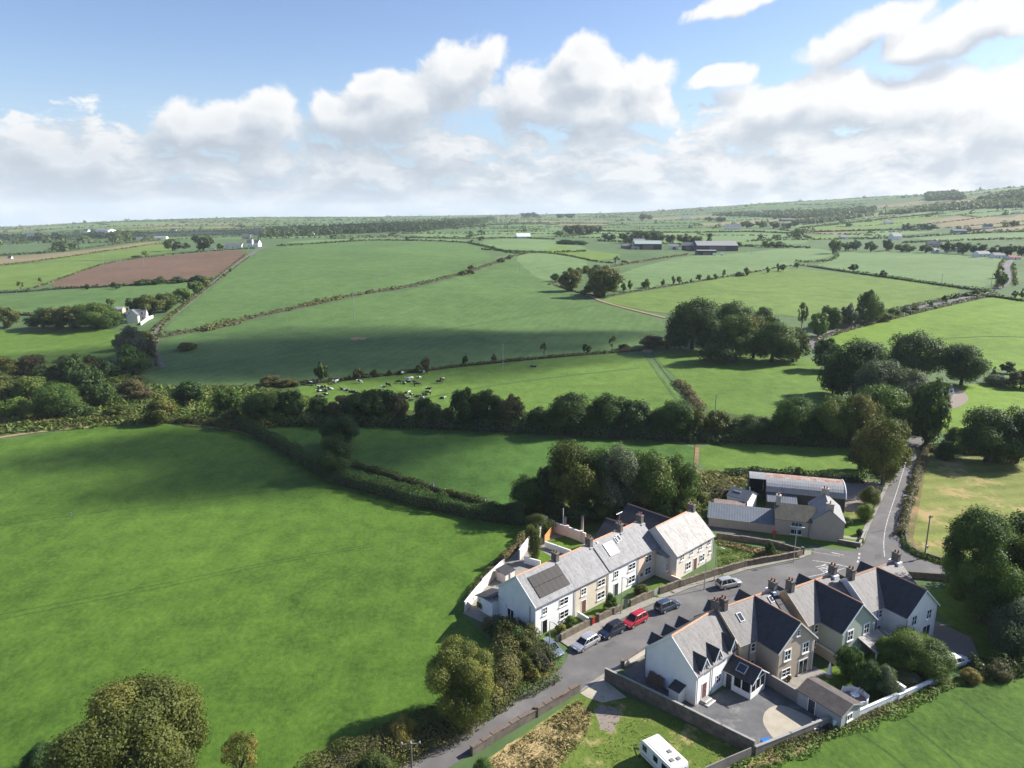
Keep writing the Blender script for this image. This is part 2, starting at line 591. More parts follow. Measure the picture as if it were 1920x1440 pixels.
def leaf_mat(name, c_dark, c_light, c_odd=None, odd=0.15, trans=0.3, rnd=0.18):
    if name in MATS:
        return MATS[name]
    m = bpy.data.materials.new(name)
    m.use_nodes = True
    t = m.node_tree
    N = NT(t)
    b = t.nodes['Principled BSDF']
    at = N.n('ShaderNodeAttribute', attribute_name='tint')
    c_dark, c_light = tuple(x * .94 for x in c_dark), tuple(x * 1.02 for x in c_light)
    stops = [(0.0, c_dark), (0.85, c_light)]
    if c_odd:
        stops = [(0.0, c_dark), (max(0.4, 1 - odd * 1.6), c_light), (1.0, c_odd)]
    col = N.ramp(at.outputs['Fac'], stops)
    oi = N.n('ShaderNodeObjectInfo')
    val = N.math('MULTIPLY_ADD', oi.outputs['Random'], 2 * rnd, 1 - rnd)
    hue = N.math('MULTIPLY_ADD', oi.outputs['Random'], -0.05, 0.525)
    hs = N.n('ShaderNodeHueSaturation', ins={'Value': val, 'Hue': hue, 'Color': col})
    col = hs.outputs[0]
    N.link(col, b.inputs['Base Color'])
    b.inputs['Roughness'].default_value = 0.6
    b.inputs['Specular IOR Level'].default_value = 0.2
    tr = N.n('ShaderNodeBsdfTranslucent', ins={'Color': N.mix(0.35, col, (0.12, 0.2, 0.01))})
    mx = N.n('ShaderNodeMixShader', ins={0: trans, 1: b.outputs[0], 2: tr.outputs[0]})
    out = t.nodes['Material Output']
    N.link(mx.outputs[0], out.inputs[0])
    MATS[name] = m
    return m


# ------------------------------------------------------------------ ground sheets
def resample(pts, step_k=0.02, minstep=0.7, closed=True):
    out = []
    n = len(pts)
    for i in range(n if closed else n - 1):
        a, b = pts[i], pts[(i + 1) % n]
        L = (b - a).length
        st = max(minstep, step_k * max(40, min(a.y, b.y)))
        k = max(1, int(math.ceil(L / st)))
        for j in range(k):
            out.append(a.lerp(b, j / k))
    if not closed:
        out.append(pts[-1].copy())
    return out


def smooth_poly(pts, closed=True, it=2):
    """round the corners (Chaikin)"""
    for _ in range(it):
        o = []
        n = len(pts)
        for i in range(n if closed else n - 1):
            a, b = pts[i], pts[(i + 1) % n]
            o += [a.lerp(b, 0.25), a.lerp(b, 0.75)]
        if not closed:
            o = [pts[0]] + o + [pts[-1]]
        pts = o
    return pts


def drape_sheet(name, pts, m, lift, step_k=0.03, minstep=2.0, kind='structure', wob=0.0):
    """a sheet of ground cover lying on the terrain inside the outline pts"""
    ring = resample(pts, step_k, minstep)
    if wob:
        rng = random.Random(len(ring))
        ring = [p + Vector((rng.uniform(-wob, wob), rng.uniform(-wob, wob), 0)) for p in ring]
    P2 = [Vector((p.x, p.y)) for p in ring]
    xs = np.array([p.x for p in P2])
    ys = np.array([p.y for p in P2])
    inner = []
    y = ys.min()
    flat = ys.max() < 125
    while y < ys.max() and not flat:
        st = max(minstep, step_k * max(40, y))
        # crossing test row by row
        x2, y2 = np.roll(xs, -1), np.roll(ys, -1)
        c = (ys > y) != (y2 > y)
        xi = np.sort((x2[c] - xs[c]) * (y - ys[c]) / (y2[c] - ys[c]) + xs[c])
        for k in range(0, len(xi) - 1, 2):
            nx = int((xi[k + 1] - xi[k]) / st)
            for j in range(1, nx):
                inner.append(Vector((xi[k] + (xi[k + 1] - xi[k]) * j / nx, y + 0.001)))
        y += st
    n = len(P2)
    vv, ee, ff, *_ = delaunay_2d_cdt(P2 + inner, [(i, (i + 1) % n) for i in range(n)], [], 1, 1e-4)
    V = np.array([(p.x, p.y) for p in vv])
    Z = terr(V[:, 0], V[:, 1]) + (lift if not flat else lift)
    if not flat:
        Z = Z + 0.0003 * np.maximum(0, V[:, 1] - 125)
    me = np_mesh(name, np.column_stack([V, Z]), np.array([f for f in ff if len(f) == 3]), m, smooth=True)
    bm = bmesh.new()
    bm.from_mesh(me)
    for f in bm.faces:
        if f.normal.z < 0: f.normal_flip()
    bm.to_mesh(me)
    bm.free()
    o = link_mesh(name, me)
    tag(o, kind=kind)
    return o


def P(*uv):
    return [G(u, v) for u, v in uv]


def ribbon(name, pts, width, m, lift, kind='structure', label=None, cat=None):
    """a strip of given width along a line on the ground"""
    pts = resample(pts, 0.02, 1.0, closed=False)
    V, F = [], []
    for i, p in enumerate(pts):
        d = pts[min(i + 1, len(pts) - 1)] - pts[max(i - 1, 0)]
        n = Vector((-d.y, d.x, 0)).normalized()
        w = width if not callable(width) else width(i / (len(pts) - 1))
        for k in (-0.5, 0, 0.5):
            q = p + n * w * k
            V.append((q.x, q.y, float(terr(q.x, q.y)) + lift + 0.0003 * max(0, q.y - 125)))
    for i in range(len(pts) - 1):
        for k in (0, 1):
            F.append((3 * i + k, 3 * i + k + 1, 3 * i + k + 4, 3 * i + k + 3))
    me = np_mesh(name, V, F, m)
    o = link_mesh(name, me)
    me.update()
    if me.polygons[0].normal.z < 0:
        me.flip_normals()
    tag(o, label, cat, kind=kind)
    return o

# ------------------------------------------------------------------ ground
g_main = grass_mat('pasture', (0.036, 0.090, 0.009), (0.116, 0.208, 0.026), fine=1.0)
g_mid = grass_mat('pasture_middle', (0.036, 0.092, 0.014), (0.100, 0.20, 0.036), fine=0.9)
g_hill = grass_mat('pasture_hill', (0.070, 0.132, 0.034), (0.128, 0.215, 0.064), fine=0.55, patch=0.012, stripe=(15, 5, 0.03))
g_cow = grass_mat('pasture_grazed', (0.070, 0.140, 0.018), (0.150, 0.245, 0.040), fine=0.9)
g_pale = grass_mat('pasture_pale', (0.115, 0.190, 0.065), (0.175, 0.265, 0.100), fine=0.4, patch=0.008)
g_lime = grass_mat('pasture_lime', (0.100, 0.190, 0.014), (0.190, 0.300, 0.034), fine=0.8)
g_yellow = grass_mat('pasture_yellowish', (0.105, 0.180, 0.030), (0.175, 0.255, 0.055), fine=0.5, patch=0.014)
g_lawn = grass_mat('lawn', (0.070, 0.140, 0.012), (0.140, 0.230, 0.026), fine=2.0)
g_ochre = grass_mat('mown_meadow', (0.150, 0.185, 0.036), (0.245, 0.270, 0.068), c_dry=(0.32, 0.24, 0.105), dry=0.115, stripe=(83, 5, 0.10), fine=1.2)
g_rough = grass_mat('rough_grass', (0.060, 0.110, 0.016), (0.135, 0.190, 0.034), c_dry=(0.26, 0.19, 0.085), dry=0.07, fine=1.6)
g_dry = grass_mat('dry_grass', (0.075, 0.135, 0.016), (0.150, 0.205, 0.036), c_dry=(0.38, 0.29, 0.13), dry=0.13, fine=1.4)
g_scrub = grass_mat('scrub_ground', (0.035, 0.065, 0.014), (0.090, 0.130, 0.030), c_dry=(0.15, 0.11, 0.05), dry=0.08, fine=1.2)
g_far = grass_mat('far_pasture', (0.075, 0.130, 0.045), (0.120, 0.185, 0.070), fine=0.12, patch=0.004)
g_bank = grass_mat('bank_grass', (0.10, 0.10, 0.03), (0.20, 0.17, 0.07), c_dry=(0.26, 0.17, 0.09), dry=0.15, fine=1.6)
m_plough = grass_mat('ploughed_soil', (0.125, 0.078, 0.048), (0.205, 0.128, 0.082), fine=0.8, stripe=(68, 4.0, 0.20), patch=0.02)
m_dryb = grass_mat('dry_bank', (0.22, 0.18, 0.08), (0.40, 0.32, 0.17), fine=2.0)
m_stubble = grass_mat('stubble', (0.20, 0.165, 0.085), (0.29, 0.23, 0.125), fine=0.2, patch=0.006)


def build_ground():
    ys = np.concatenate([np.array([-260, -120, -40, 20, 50, 75, 100, 125]), np.exp(np.linspace(math.log(150), math.log(13500), 330))])
    aa = np.linspace(-1.15, 1.15, 231)
    Y, A = np.meshgrid(ys, aa, indexing='ij')
    X = A * (np.maximum(Y, 0) + 180)
    Z = terr(X, Y)
    n, k = Y.shape
    V = np.column_stack([X.ravel(), Y.ravel(), Z.ravel()])
    idx = np.arange(n * k).reshape(n, k)
    F = np.column_stack([idx[:-1, :-1].ravel(), idx[:-1, 1:].ravel(), idx[1:, 1:].ravel(), idx[1:, :-1].ravel()])
    me = np_mesh('ground', V, F, g_far, smooth=True)
    o = link_mesh('ground', me)
    tag(o, kind='structure')


build_ground()

FIELDS = [
    ('field', [(-900, 1010), (-300, 850), (0, 826), (120, 808), (215, 795), (345, 797), (430, 806), (470, 822), (520, 850), (570, 882), (640, 912), (760, 945), (900, 972), (990, 985), (985, 1005), (935, 1075), (868, 1150), (905, 1190),
                (960, 1240), (900, 1320), (840, 1345), (760, 1385), (600, 1440), (400, 1560), (-600, 1560), (-1800, 1300)], g_main, 0.02),
    ('field', [(500, 800), (560, 788), (640, 790), (800, 795), (960, 803), (1100, 815), (1300, 828), (1308, 880), (1200, 905), (1010, 925), (985, 965), (930, 950), (880, 930), (720, 885), (640, 862), (575, 820)], g_mid, 0.02),
    ('field', [(1312, 829), (1450, 832), (1620, 838), (1650, 880), (1600, 895), (1420, 895), (1360, 885), (1312, 880)], g_cow, 0.02),
    ('field', [(545, 728), (640, 715), (740, 704), (870, 688), (1050, 671), (1205, 659), (1240, 700), (1300, 775), (1200, 775), (1000, 775), (860, 775), (640, 770), (560, 750)], g_cow, 0.02),
    ('field', [(1215, 659), (1330, 655), (1520, 662), (1560, 720), (1580, 800), (1450, 800), (1340, 780), (1300, 745), (1250, 690)], g_cow, 0.02),
    ('field', [(292, 640), (420, 616), (560, 584), (660, 560), (760, 547), (860, 522), (920, 500), (962, 483), (1015, 520), (1040, 535), (1085, 560), (1140, 575), (1250, 598), (1248, 640), (1200, 655), (1050, 666), (940, 677), (870, 684), (740, 700), (600, 716), (480, 726), (330, 727), (248, 700), (288, 665)], g_hill, 0.02),
    ('field', [(300, 628), (330, 596), (420, 520), (480, 472), (520, 462), (700, 452), (880, 458), (935, 488), (860, 514), (700, 549), (560, 577), (420, 606)], g_hill, 0.03),
    ('field', [(76, 541), (140, 515), (215, 490), (330, 478), (478, 467), (420, 520), (300, 527), (200, 537)], m_plough, 0.02),
    ('field', [(-60, 560), (60, 549), (110, 545), (300, 533), (400, 527), (330, 572), (200, 592), (100, 592), (-60, 584)], g_hill, 0.02),
    ('field', [(-200, 622), (0, 618), (232, 614), (228, 655), (190, 680), (-200, 680)], g_cow, 0.02),
    ('field', [(-60, 506), (80, 492), (170, 489), (205, 491), (140, 514), (66, 541), (-60, 547)], g_yellow, 0.02),
    ('field', [(30, 494), (200, 470), (306, 456), (350, 470), (215, 488), (160, 488)], g_yellow, 0.02),
    ('field', [(-60, 485), (150, 472), (300, 452), (310, 457), (190, 472), (20, 494), (-60, 502)], m_stubble, 0.02),
    ('field', [(1120, 563), (1180, 551), (1290, 533), (1400, 515), (1470, 502), (1580, 512), (1700, 527), (1830, 545), (1700, 572), (1600, 596), (1540, 600), (1440, 588), (1280, 585), (1235, 588), (1150, 570)], g_yellow, 0.02),
    ('field', [(1110, 545), (1150, 520), (1200, 500), (1280, 482), (1345, 478), (1480, 465), (1560, 468), (1560, 484), (1485, 492), (1500, 499), (1400, 512), (1290, 530), (1180, 547)], g_pale, 0.02),
    ('field', [(1520, 499), (1560, 490), (1565, 472), (1700, 472), (1885, 482), (1870, 510), (1862, 542), (1780, 534), (1680, 518), (1600, 508)], g_pale, 0.02),
    ('field', [(962, 482), (1000, 474), (1060, 479), (1115, 492), (1050, 522), (1020, 528), (990, 512)], g_pale, 0.04),
    ('field', [(1510, 645), (1620, 612), (1700, 592), (1800, 570), (1885, 553), (2000, 560), (2100, 700), (1920, 700), (1850, 690), (1770, 670), (1700, 670), (1640, 660), (1540, 660)], g_lime, 0.02),
    ('field', [(1770, 722), (1880, 718), (2050, 722), (2050, 790), (1860, 790), (1790, 808), (1740, 815), (1750, 770)], g_lime, 0.02),
    ('field', [(1735, 862), (1800, 858), (1920, 852), (2150, 860), (2250, 1080), (1920, 1075), (1765, 1052), (1705, 1030), (1705, 1005), (1712, 955), (1730, 885)], g_ochre, 0.02),
    ('field', [(1330, 1560), (1420, 1440), (1500, 1400), (1600, 1352), (1790, 1272), (1920, 1250), (2400, 1200), (2500, 1560)], g_main, 0.02),
    ('field', [(890, 453), (960, 447), (1050, 452), (1100, 462), (1095, 472), (1040, 474), (940, 472)], g_pale, 0.02),
    ('field', [(1045, 458), (1110, 470), (1180, 480), (1110, 492), (1060, 478), (1000, 473)], g_yellow, 0.03),
    ('field', [(760, 444), (800, 432), (930, 423), (1030, 421), (1060, 432), (1030, 446), (880, 446)], g_pale, 0.02),
    ('field', [(1060, 433), (1200, 437), (1480, 437), (1520, 452), (1500, 460), (1300, 458), (1130, 450)], g_pale, 0.02),
    ('field', [(520, 460), (560, 452), (640, 448), (760, 448), (880, 450), (870, 456), (700, 450)], g_pale, 0.05),
    ('field', [(1500, 427), (1640, 410), (1750, 402), (1770, 410), (1620, 432), (1520, 434)], g_yellow, 0.02),
    ('field', [(1545, 441), (1640, 432), (1760, 428), (1750, 436), (1620, 447), (1560, 449)], g_pale, 0.02),
    ('field', [(1750, 420), (1850, 406), (1990, 400), (1990, 420), (1860, 426), (1770, 428)], m_stubble, 0.02),
    ('field', [(1690, 447), (1800, 440), (1990, 436), (1990, 446), (1880, 452), (1780, 455)], g_pale, 0.02),
    ('field', [(1640, 405), (1800, 392), (1990, 384), (1990, 398), (1800, 404), (1720, 404)], g_pale, 0.02),
]
for nm, uv, m, lift in FIELDS:
    drape_sheet(nm, smooth_poly(P(*uv), it=1), m, lift)

# the scrubby stream valley and rough corners
drape_sheet('ground_cover', P((-300, 760), (-300, 690), (0, 680), (190, 676), (240, 690), (300, 722), (480, 722), (560, 728), (560, 750), (640, 766), (860, 772), (1300, 772), (1600, 800), (1600, 832), (1300, 826), (960, 800), (560, 786), (500, 800), (345, 794), (215, 792), (0, 822), (-300, 850)), g_scrub, 0.06)
drape_sheet('field', P((345, 793), (430, 800), (500, 808), (560, 790), (580, 815), (640, 858), (720, 882), (880, 926), (1010, 924), (1000, 930), (1110, 1000), (1030, 985), (985, 990), (900, 976), (760, 948), (640, 915), (560, 880), (510, 848), (460, 822), (400, 806)), g_mid, 0.015)
drape_sheet('ground_cover', P((985, 985), (1020, 930), (1100, 915), (1310, 930), (1325, 975), (1250, 968), (1240, 975), (1100, 1000)), g_scrub, 0.05)
drape_sheet('rough_ground', P((1305, 880), (1360, 884), (1420, 893), (1600, 893), (1640, 900), (1625, 960), (1590, 975), (1330, 985), (1320, 930), (1300, 930)), g_rough, 0.05)
drape_sheet('garden_plot', P((860, 1460), (1085, 1306), (1110, 1290), (1180, 1310), (1405, 1408), (1330, 1470)), g_dry, 0.018)
g_straw = grass_mat('straw_grass', (0.15, 0.13, 0.040), (0.27, 0.215, 0.085), c_dry=(0.40, 0.30, 0.15), dry=0.18, fine=1.6)
drape_sheet('dry_grass_patch', smooth_poly(P((868, 1462), (1000, 1368), (1085, 1314), (1110, 1330), (1100, 1375), (1060, 1400), (1040, 1450), (1000, 1475)), it=2), g_straw, 0.0183, minstep=1.0, wob=.5)
drape_sheet('green_plot', P((1342, 1012), (1440, 1030), (1503, 1044), (1490, 1050), (1400, 1066), (1290, 1102), (1270, 1092), (1345, 1060)), g_rough, 0.02)
drape_sheet('verge', P((715, 1455), (850, 1368), (1000, 1290), (1050, 1255), (1020, 1230), (960, 1240), (900, 1320), (760, 1385), (600, 1455)), g_scrub, 0.03)
drape_sheet('verge', P((1480, 1424), (1600, 1366), (1780, 1282), (1775, 1268), (1600, 1350), (1430, 1410), (1380, 1450)), g_bank, 0.035)
drape_sheet('verge', P((1692, 1005), (1700, 960), (1725, 880), (1738, 830), (1755, 840), (1735, 880), (1722, 960), (1712, 1010), (1740, 1040), (1800, 1060), (1795, 1068), (1735, 1052), (1700, 1032)), g_bank, 0.04)
drape_sheet('lawn', P((1735, 1108), (1790, 1100), (1900, 1115), (1960, 1250), (1830, 1240), (1790, 1180), (1760, 1150)), g_lawn, 0.03)

# ------------------------------------------------------------------ roads
m_asph = mat('asphalt', (0.128, 0.122, 0.120), 0.9, 0.10, 0.6, stain=((0.165, 0.157, 0.152), 0.12, 0.45, 0.7), coords='World', bump=0.15, bscale=30)
m_path = mat('pavement_concrete', (0.27, 0.25, 0.22), 0.9, 0.16, 1.2, stain=((0.17, 0.15, 0.13), 0.5, 0.55, 0.75), coords='World')
m_kerb = mat('kerb_concrete', (0.30, 0.29, 0.27), 0.9, 0.15, 2.0, coords='World')
m_conc = mat('yard_concrete', (0.115, 0.115, 0.118), 0.85, 0.25, 0.5, stain=((0.20, 0.195, 0.18), 0.35, 0.5, 0.72), coords='World')
m_concp = mat('pale_concrete', (0.40, 0.36, 0.28), 0.9, 0.15, 0.5, stain=((0.26, 0.22, 0.16), 0.5, 0.55, 0.75), coords='World')
m_gravel = mat('gravel', (0.24, 0.20, 0.165), 0.95, 0.25, 6.0, coords='World', bump=0.3)
m_line = mat('road_paint', (0.50, 0.49, 0.47), 0.7, 0.2, 3.0, stain=((0.20, 0.195, 0.19), 1.6, 0.48, 0.62), coords='World')
m_track = mat('dirt_track', (0.27, 0.19, 0.12), 0.95, 0.25, 0.6, coords='World')

street = P((560, 1540), (735, 1440), (860, 1371), (960, 1313), (1040, 1266), (1062, 1238), (1068, 1216), (1130, 1181), (1195, 1146), (1290, 1105), (1400, 1070), (1500, 1049), (1524, 1040), (1526, 1030), (1508, 1022), (1440, 1012), (1342, 996), (1290, 985), (1240, 970), (1240, 962), (1300, 975), (1345, 986), (1455, 1013),
           (1560, 1031), (1606, 1034), (1619, 1022), (1632, 985), (1660, 925), (1685, 870), (1704, 826), (1709, 800), (1714, 775), (1730, 775), (1733, 800), (1729, 828), (1716, 880), (1701, 950), (1690, 1005), (1694, 1030), (1720, 1047), (1765, 1061), (1850, 1073),
           (1960, 1085), (1960, 1112), (1850, 1093), (1765, 1083), (1700, 1079), (1640, 1082), (1590, 1090), (1500, 1110), (1430, 1130), (1340, 1168), (1250, 1212), (1168, 1255), (1130, 1274), (1085, 1300), (960, 1371), (840, 1440), (700, 1540))
drape_sheet('road', street, m_asph, 0.026, step_k=0.02, minstep=1.0)
# the lane beyond, running up behind the trees and away over the hill
lane = P((1722, 800), (1718, 775), (1690, 745), (1640, 712), (1570, 680), (1530, 655), (1522, 632), (1560, 617), (1620, 601), (1700, 582), (1790, 563), (1850, 549), (1880, 537), (1893, 522), (1886, 507), (1888, 495), (1897, 487), (1893, 480), (1870, 474))
ribbon('road', smooth_poly(lane, False), 5.0, m_asph, 0.14)
lane2 = P((300, 690), (282, 655), (300, 610), (330, 585), (372, 552), (420, 515), (470, 478), (500, 462))
ribbon('road', smooth_poly(lane2, False), 4.5, m_asph, 0.16)
ribbon('track', smooth_poly(P((1100, 551), (1120, 563), (1160, 575), (1250, 597)), False), 2.6, m_track, 0.2)

ribbon('path', smooth_poly(P((1304, 890), (1306, 860), (1308, 830)), False), 1.1, g_bank, 0.12)
ribbon('track', smooth_poly(P((-60, 832), (60, 810), (215, 797)), False), 2.2, m_dryb, 0.12)
ribbon('track', smooth_poly(P((345, 796), (420, 803), (480, 815), (545, 850), (590, 878)), False), 2.0, m_dryb, 0.12)


def strip(name, a, b, w, m=m_line, lift=0.031):
    a, b = Vector(a), Vector(b)
    n = Vector((-(b - a).y, (b - a).x, 0)).normalized() * w / 2
    lift += 0.0003 * max(0, a.y - 125)
    return [a + n + Vector((0, 0, lift)), a - n + Vector((0, 0, lift)), b - n + Vector((0, 0, lift)), b + n + Vector((0, 0, lift))]


def marking(segs, w=0.12, name='road_marking'):
    mb = MB()
    for a, b in segs:
        q = strip('', G(*a), G(*b), w)
        mb.add(q, [(0, 1, 2, 3)])
    o = mb.build(name, m_line)
    tag(o, kind='structure')
    return o


def polymark(pts, w=0.14):
    pts = smooth_poly(P(*pts), False)
    return ribbon('road_marking', pts, w, m_line, 0.031)


polymark([(1709, 832), (1700, 862), (1690, 895), (1679, 930), (1668, 962), (1660, 990), (1657, 1012), (1657, 1030), (1659, 1044)], 0.13)
polymark([(1524, 1051), (1560, 1056), (1594, 1064)], 0.2)
polymark([(1498, 1086), (1530, 1079), (1562, 1072), (1592, 1063)], 0.14)
marking([((1612, 1037), (1611, 1041)), ((1611, 1044), (1610, 1048)), ((1609, 1051), (1608, 1055))], 0.3)
marking([((1559, 1036), (1582, 1041))], 0.25)
polymark([(1490, 1028), (1530, 1036), (1575, 1043)], 0.10)


def glyphs():
    """SLOW-type lettering on the street before the junction, read by drivers coming up it, and a worn arrow on the side road"""
    strokes = {
        'Y': [((0, 1), (.5, .5)), ((1, 1), (.5, .5)), ((.5, .5), (.5, 0))],
        'I': [((.5, 0), (.5, 1))],
        'E': [((0, 0), (0, 1)), ((0, 0), (1, 0)), ((0, .5), (.8, .5)), ((0, 1), (1, 1))],
        'L': [((0, 0), (0, 1)), ((0, 0), (1, 0))],
        'D': [((0, 0), (0, 1)), ((0, 0), (.6, 0)), ((.6, 0), (1, .3)), ((1, .3), (1, .7)), ((1, .7), (.6, 1)), ((.6, 1), (0, 1))],
        'S': [((0, 0), (.8, 0)), ((.8, 0), (1, .25)), ((1, .25), (0, .72)), ((0, .72), (.25, 1)), ((.25, 1), (1, 1))],
        'O': [((0, .2), (0, .8)), ((1, .2), (1, .8)), ((0, .2), (.4, 0)), ((.4, 0), (1, .2)), ((0, .8), (.5, 1)), ((.5, 1), (1, .8))],
        'W': [((0, 1), (.25, 0)), ((.25, 0), (.5, .8)), ((.5, .8), (.75, 0)), ((.75, 0), (1, 1))],
    }
    def word(text, c, fwd, wl, hl, gap):
        mb = MB()
        c = Vector(c); fwd = Vector(fwd).normalized(); rt = Vector((fwd.y, -fwd.x, 0))
        n = len(text)
        for i, ch in enumerate(text):
            x0 = (i - n / 2) * (wl + gap) + gap / 2
            for a, b in strokes[ch]:
                pa = c + rt * (x0 + a[0] * wl) + fwd * (a[1] - .5) * hl
                pb = c + rt * (x0 + b[0] * wl) + fwd * (b[1] - .5) * hl
                q = strip('', pa, pb, 0.17, lift=0.031 + 0.0004 * len(mb.f))
                mb.add(q, [(0, 1, 2, 3)])
        o = mb.build('road_lettering', m_line)
        tag(o, kind='structure')
    f = G(1590, 1058) - G(1500, 1078)
    word('YIELD', G(1550, 1067), (f.x, f.y, 0), 0.46, 2.6, 0.16)
    f = G(1672, 985) - G(1688, 930)
    word('L', G(1680, 984), (f.x, f.y, 0), 0.9, 2.4, 0.1)


glyphs()

# footpaths with kerbs (a real step)
def raised(name, pts, h, m, m_side=None):
    """flat slab of paving with a vertical edge"""
    ring = resample(pts, 0.05, 2.0)
    n = len(ring)
    vv, ee, ff, *_ = delaunay_2d_cdt([Vector((p.x, p.y)) for p in ring], [(i, (i + 1) % n) for i in range(n)], [], 1, 1e-4)
    mb = MB()
    V = [(p.x, p.y, h) for p in vv] + [(p.x, p.y, 0.0) for p in vv]
    k = len(vv)
    F = [tuple(f) for f in ff] + [(i, (i + 1) % n, (i + 1) % n + k, i + k) for i in range(n)]
    mb.add(V, F)
    o = mb.build(name, m)
    tag(o, kind='structure')
    return o


raised('pavement', P((1066, 1214), (1130, 1180), (1195, 1145), (1290, 1104), (1400, 1069), (1500, 1048), (1521, 1040), (1521, 1032), (1506, 1035), (1494, 1046), (1400, 1063), (1290, 1097), (1200, 1131), (1130, 1163), (1050, 1203)), 0.12, m_path)
raised('pavement', P((1086, 1299), (1130, 1273), (1168, 1254), (1206, 1234), (1212, 1222), (1170, 1243), (1135, 1262), (1100, 1285)), 0.10, m_path)
raised('pavement', P((1607, 1030), (1618, 1020), (1632, 984), (1660, 924), (1668, 906), (1661, 906), (1640, 950), (1622, 985), (1604, 1024)), 0.10, m_path)
g_trod = grass_mat('trodden_grass', (0.026, 0.066, 0.008), (0.080, 0.150, 0.024), fine=1.0)
for ln in ([(-80, 1168), (130, 1128), (300, 1096), (480, 1058), (560, 1044), (700, 1020)], [(-80, 1178), (130, 1136), (300, 1103), (480, 1064), (560, 1049), (700, 1024)], [(0, 985), (130, 968), (300, 945), (500, 920), (640, 915)],
           [(1700, 1350), (1740, 1385), (1790, 1425), (1830, 1470)], [(1570, 1352), (1650, 1400), (1700, 1440)], [(1800, 1310), (1880, 1370), (1960, 1420)]):
    ribbon('track', smooth_poly(P(*ln), False), .38, g_trod, 0.032)
g_trod2 = grass_mat('trodden_hill_grass', (0.050, 0.105, 0.026), (0.100, 0.180, 0.050), fine=.6)
for ln in ([(300, 700), (480, 672), (660, 648), (900, 606), (1120, 572)], [(1000, 500), (1040, 515), (1075, 535)], [(620, 540), (740, 512), (860, 500), (900, 492)], [(1200, 548), (1400, 545), (1600, 560)], [(1205, 660), (1228, 692), (1256, 732), (1284, 770)], [(1222, 662), (1246, 696), (1262, 716)], [(1560, 660), (1700, 640), (1850, 630), (1960, 635)], [(700, 770), (850, 735), (1000, 712), (1200, 690)]):
    ribbon('track', smooth_poly(P(*ln), False), 1.1, g_trod2, 0.09)
for q in ([(655, 635), (668, 632), (676, 634), (690, 633), (684, 638), (672, 637), (664, 640)], [(1090, 549), (1110, 549), (1125, 557), (1108, 558)], [(1200, 655), (1222, 656), (1226, 661), (1207, 662)]):
    drape_sheet('worn_ground', smooth_poly(P(*q), it=2), m_track, 0.10, wob=.4)
m_patch = mat('asphalt_patch', (0.105, 0.10, 0.10), 0.9, 0.10, 0.8, coords='World')
drape_sheet('road_patch', P((1130, 1212), (1150, 1201), (1158, 1206), (1138, 1217)), m_patch, 0.029, minstep=1)
drape_sheet('road_patch', P((1640, 1040), (1652, 1038), (1654, 1048), (1641, 1050)), m_patch, 0.029, minstep=1)
drape_sheet('road_patch', P((1330, 1128), (1385, 1112), (1388, 1115), (1333, 1131)), m_patch, 0.029, minstep=1)
drape_sheet('drain_cover', P((1098, 1275), (1103, 1272.5), (1105, 1274), (1100, 1276.5)), m_patch, 0.034, minstep=1)
drape_sheet('worn_ground', smooth_poly(P((1112, 1328), (1140, 1322), (1165, 1335), (1158, 1362), (1140, 1378), (1120, 1360)), it=2), m_gravel, 0.0185, minstep=1, wob=.25)
drape_sheet('concrete_apron', P((1088, 1300), (1130, 1272), (1140, 1280), (1175, 1308), (1130, 1318), (1100, 1308)), m_concp, 0.045, minstep=1)
# yards
drape_sheet('yard', P((1168, 1262), (1215, 1225), (1225, 1280), (1300, 1325), (1345, 1300), (1430, 1262), (1560, 1350), (1450, 1410), (1415, 1398)), m_conc, 0.028, minstep=1)
drape_sheet('yard_patch', smooth_poly(P((1462, 1320), (1500, 1335), (1535, 1355), (1470, 1398), (1450, 1385), (1440, 1372), (1428, 1352), (1436, 1330)), it=2), m_concp, 0.036, minstep=1)
drape_sheet('patio', P((1459, 1276), (1525, 1249), (1552, 1262), (1480, 1300), (1455, 1290)), m_path, 0.032, minstep=1)
drape_sheet('driveway', P((1690, 1185), (1755, 1165), (1820, 1195), (1835, 1230), (1800, 1250), (1740, 1240), (1700, 1210)), m_gravel, 0.040, minstep=1)
drape_sheet('garden_lawn', P((1530, 1262), (1570, 1230), (1660, 1190), (1740, 1240), (1770, 1268), (1560, 1362), (1480, 1300)), g_lawn, 0.024, minstep=1)
drape_sheet('farm_yard', P((1400, 945), (1420, 930), (1600, 960), (1640, 945), (1650, 905), (1590, 898), (1395, 895), (1370, 940)), m_gravel, 0.08)
drape_sheet('farm_verge', P((1332, 984), (1455, 1008), (1510, 1017), (1602, 1029), (1604, 1024), (1640, 950), (1600, 955), (1515, 1005), (1335, 976)), g_lawn, 0.03)
drape_sheet('gravel_drive', smooth_poly(P((1770, 728), (1790, 726), (1812, 738), (1818, 750), (1800, 764), (1770, 770), (1740, 760))), m_gravel, 0.1)
raised('footpath', P((1569, 1007), (1610, 1013), (1612, 1009), (1571, 1003)), 0.06, m_path)
drape_sheet('terrace_yard', P((868, 1150), (985, 1005), (1020, 985), (1110, 1010), (1240, 1000), (1110, 1120), (1000, 1190), (930, 1180)), m_path, 0.03)
for uv in ([(1020, 1016), (1060, 1004), (1095, 1020), (1060, 1040)], [(985, 1050), (1010, 1030), (1045, 1050), (1010, 1065)],
           [(1005, 1198), (1082, 1160), (1113, 1180), (1040, 1204)], [(1082, 1160), (1142, 1128), (1160, 1148), (1110, 1172)], [(1160, 1140), (1195, 1110), (1225, 1122), (1172, 1152)], [(1208, 1110), (1240, 1085), (1275, 1098), (1222, 1122)]):
    drape_sheet('front_lawn', P(*uv), g_lawn, 0.045, minstep=1)

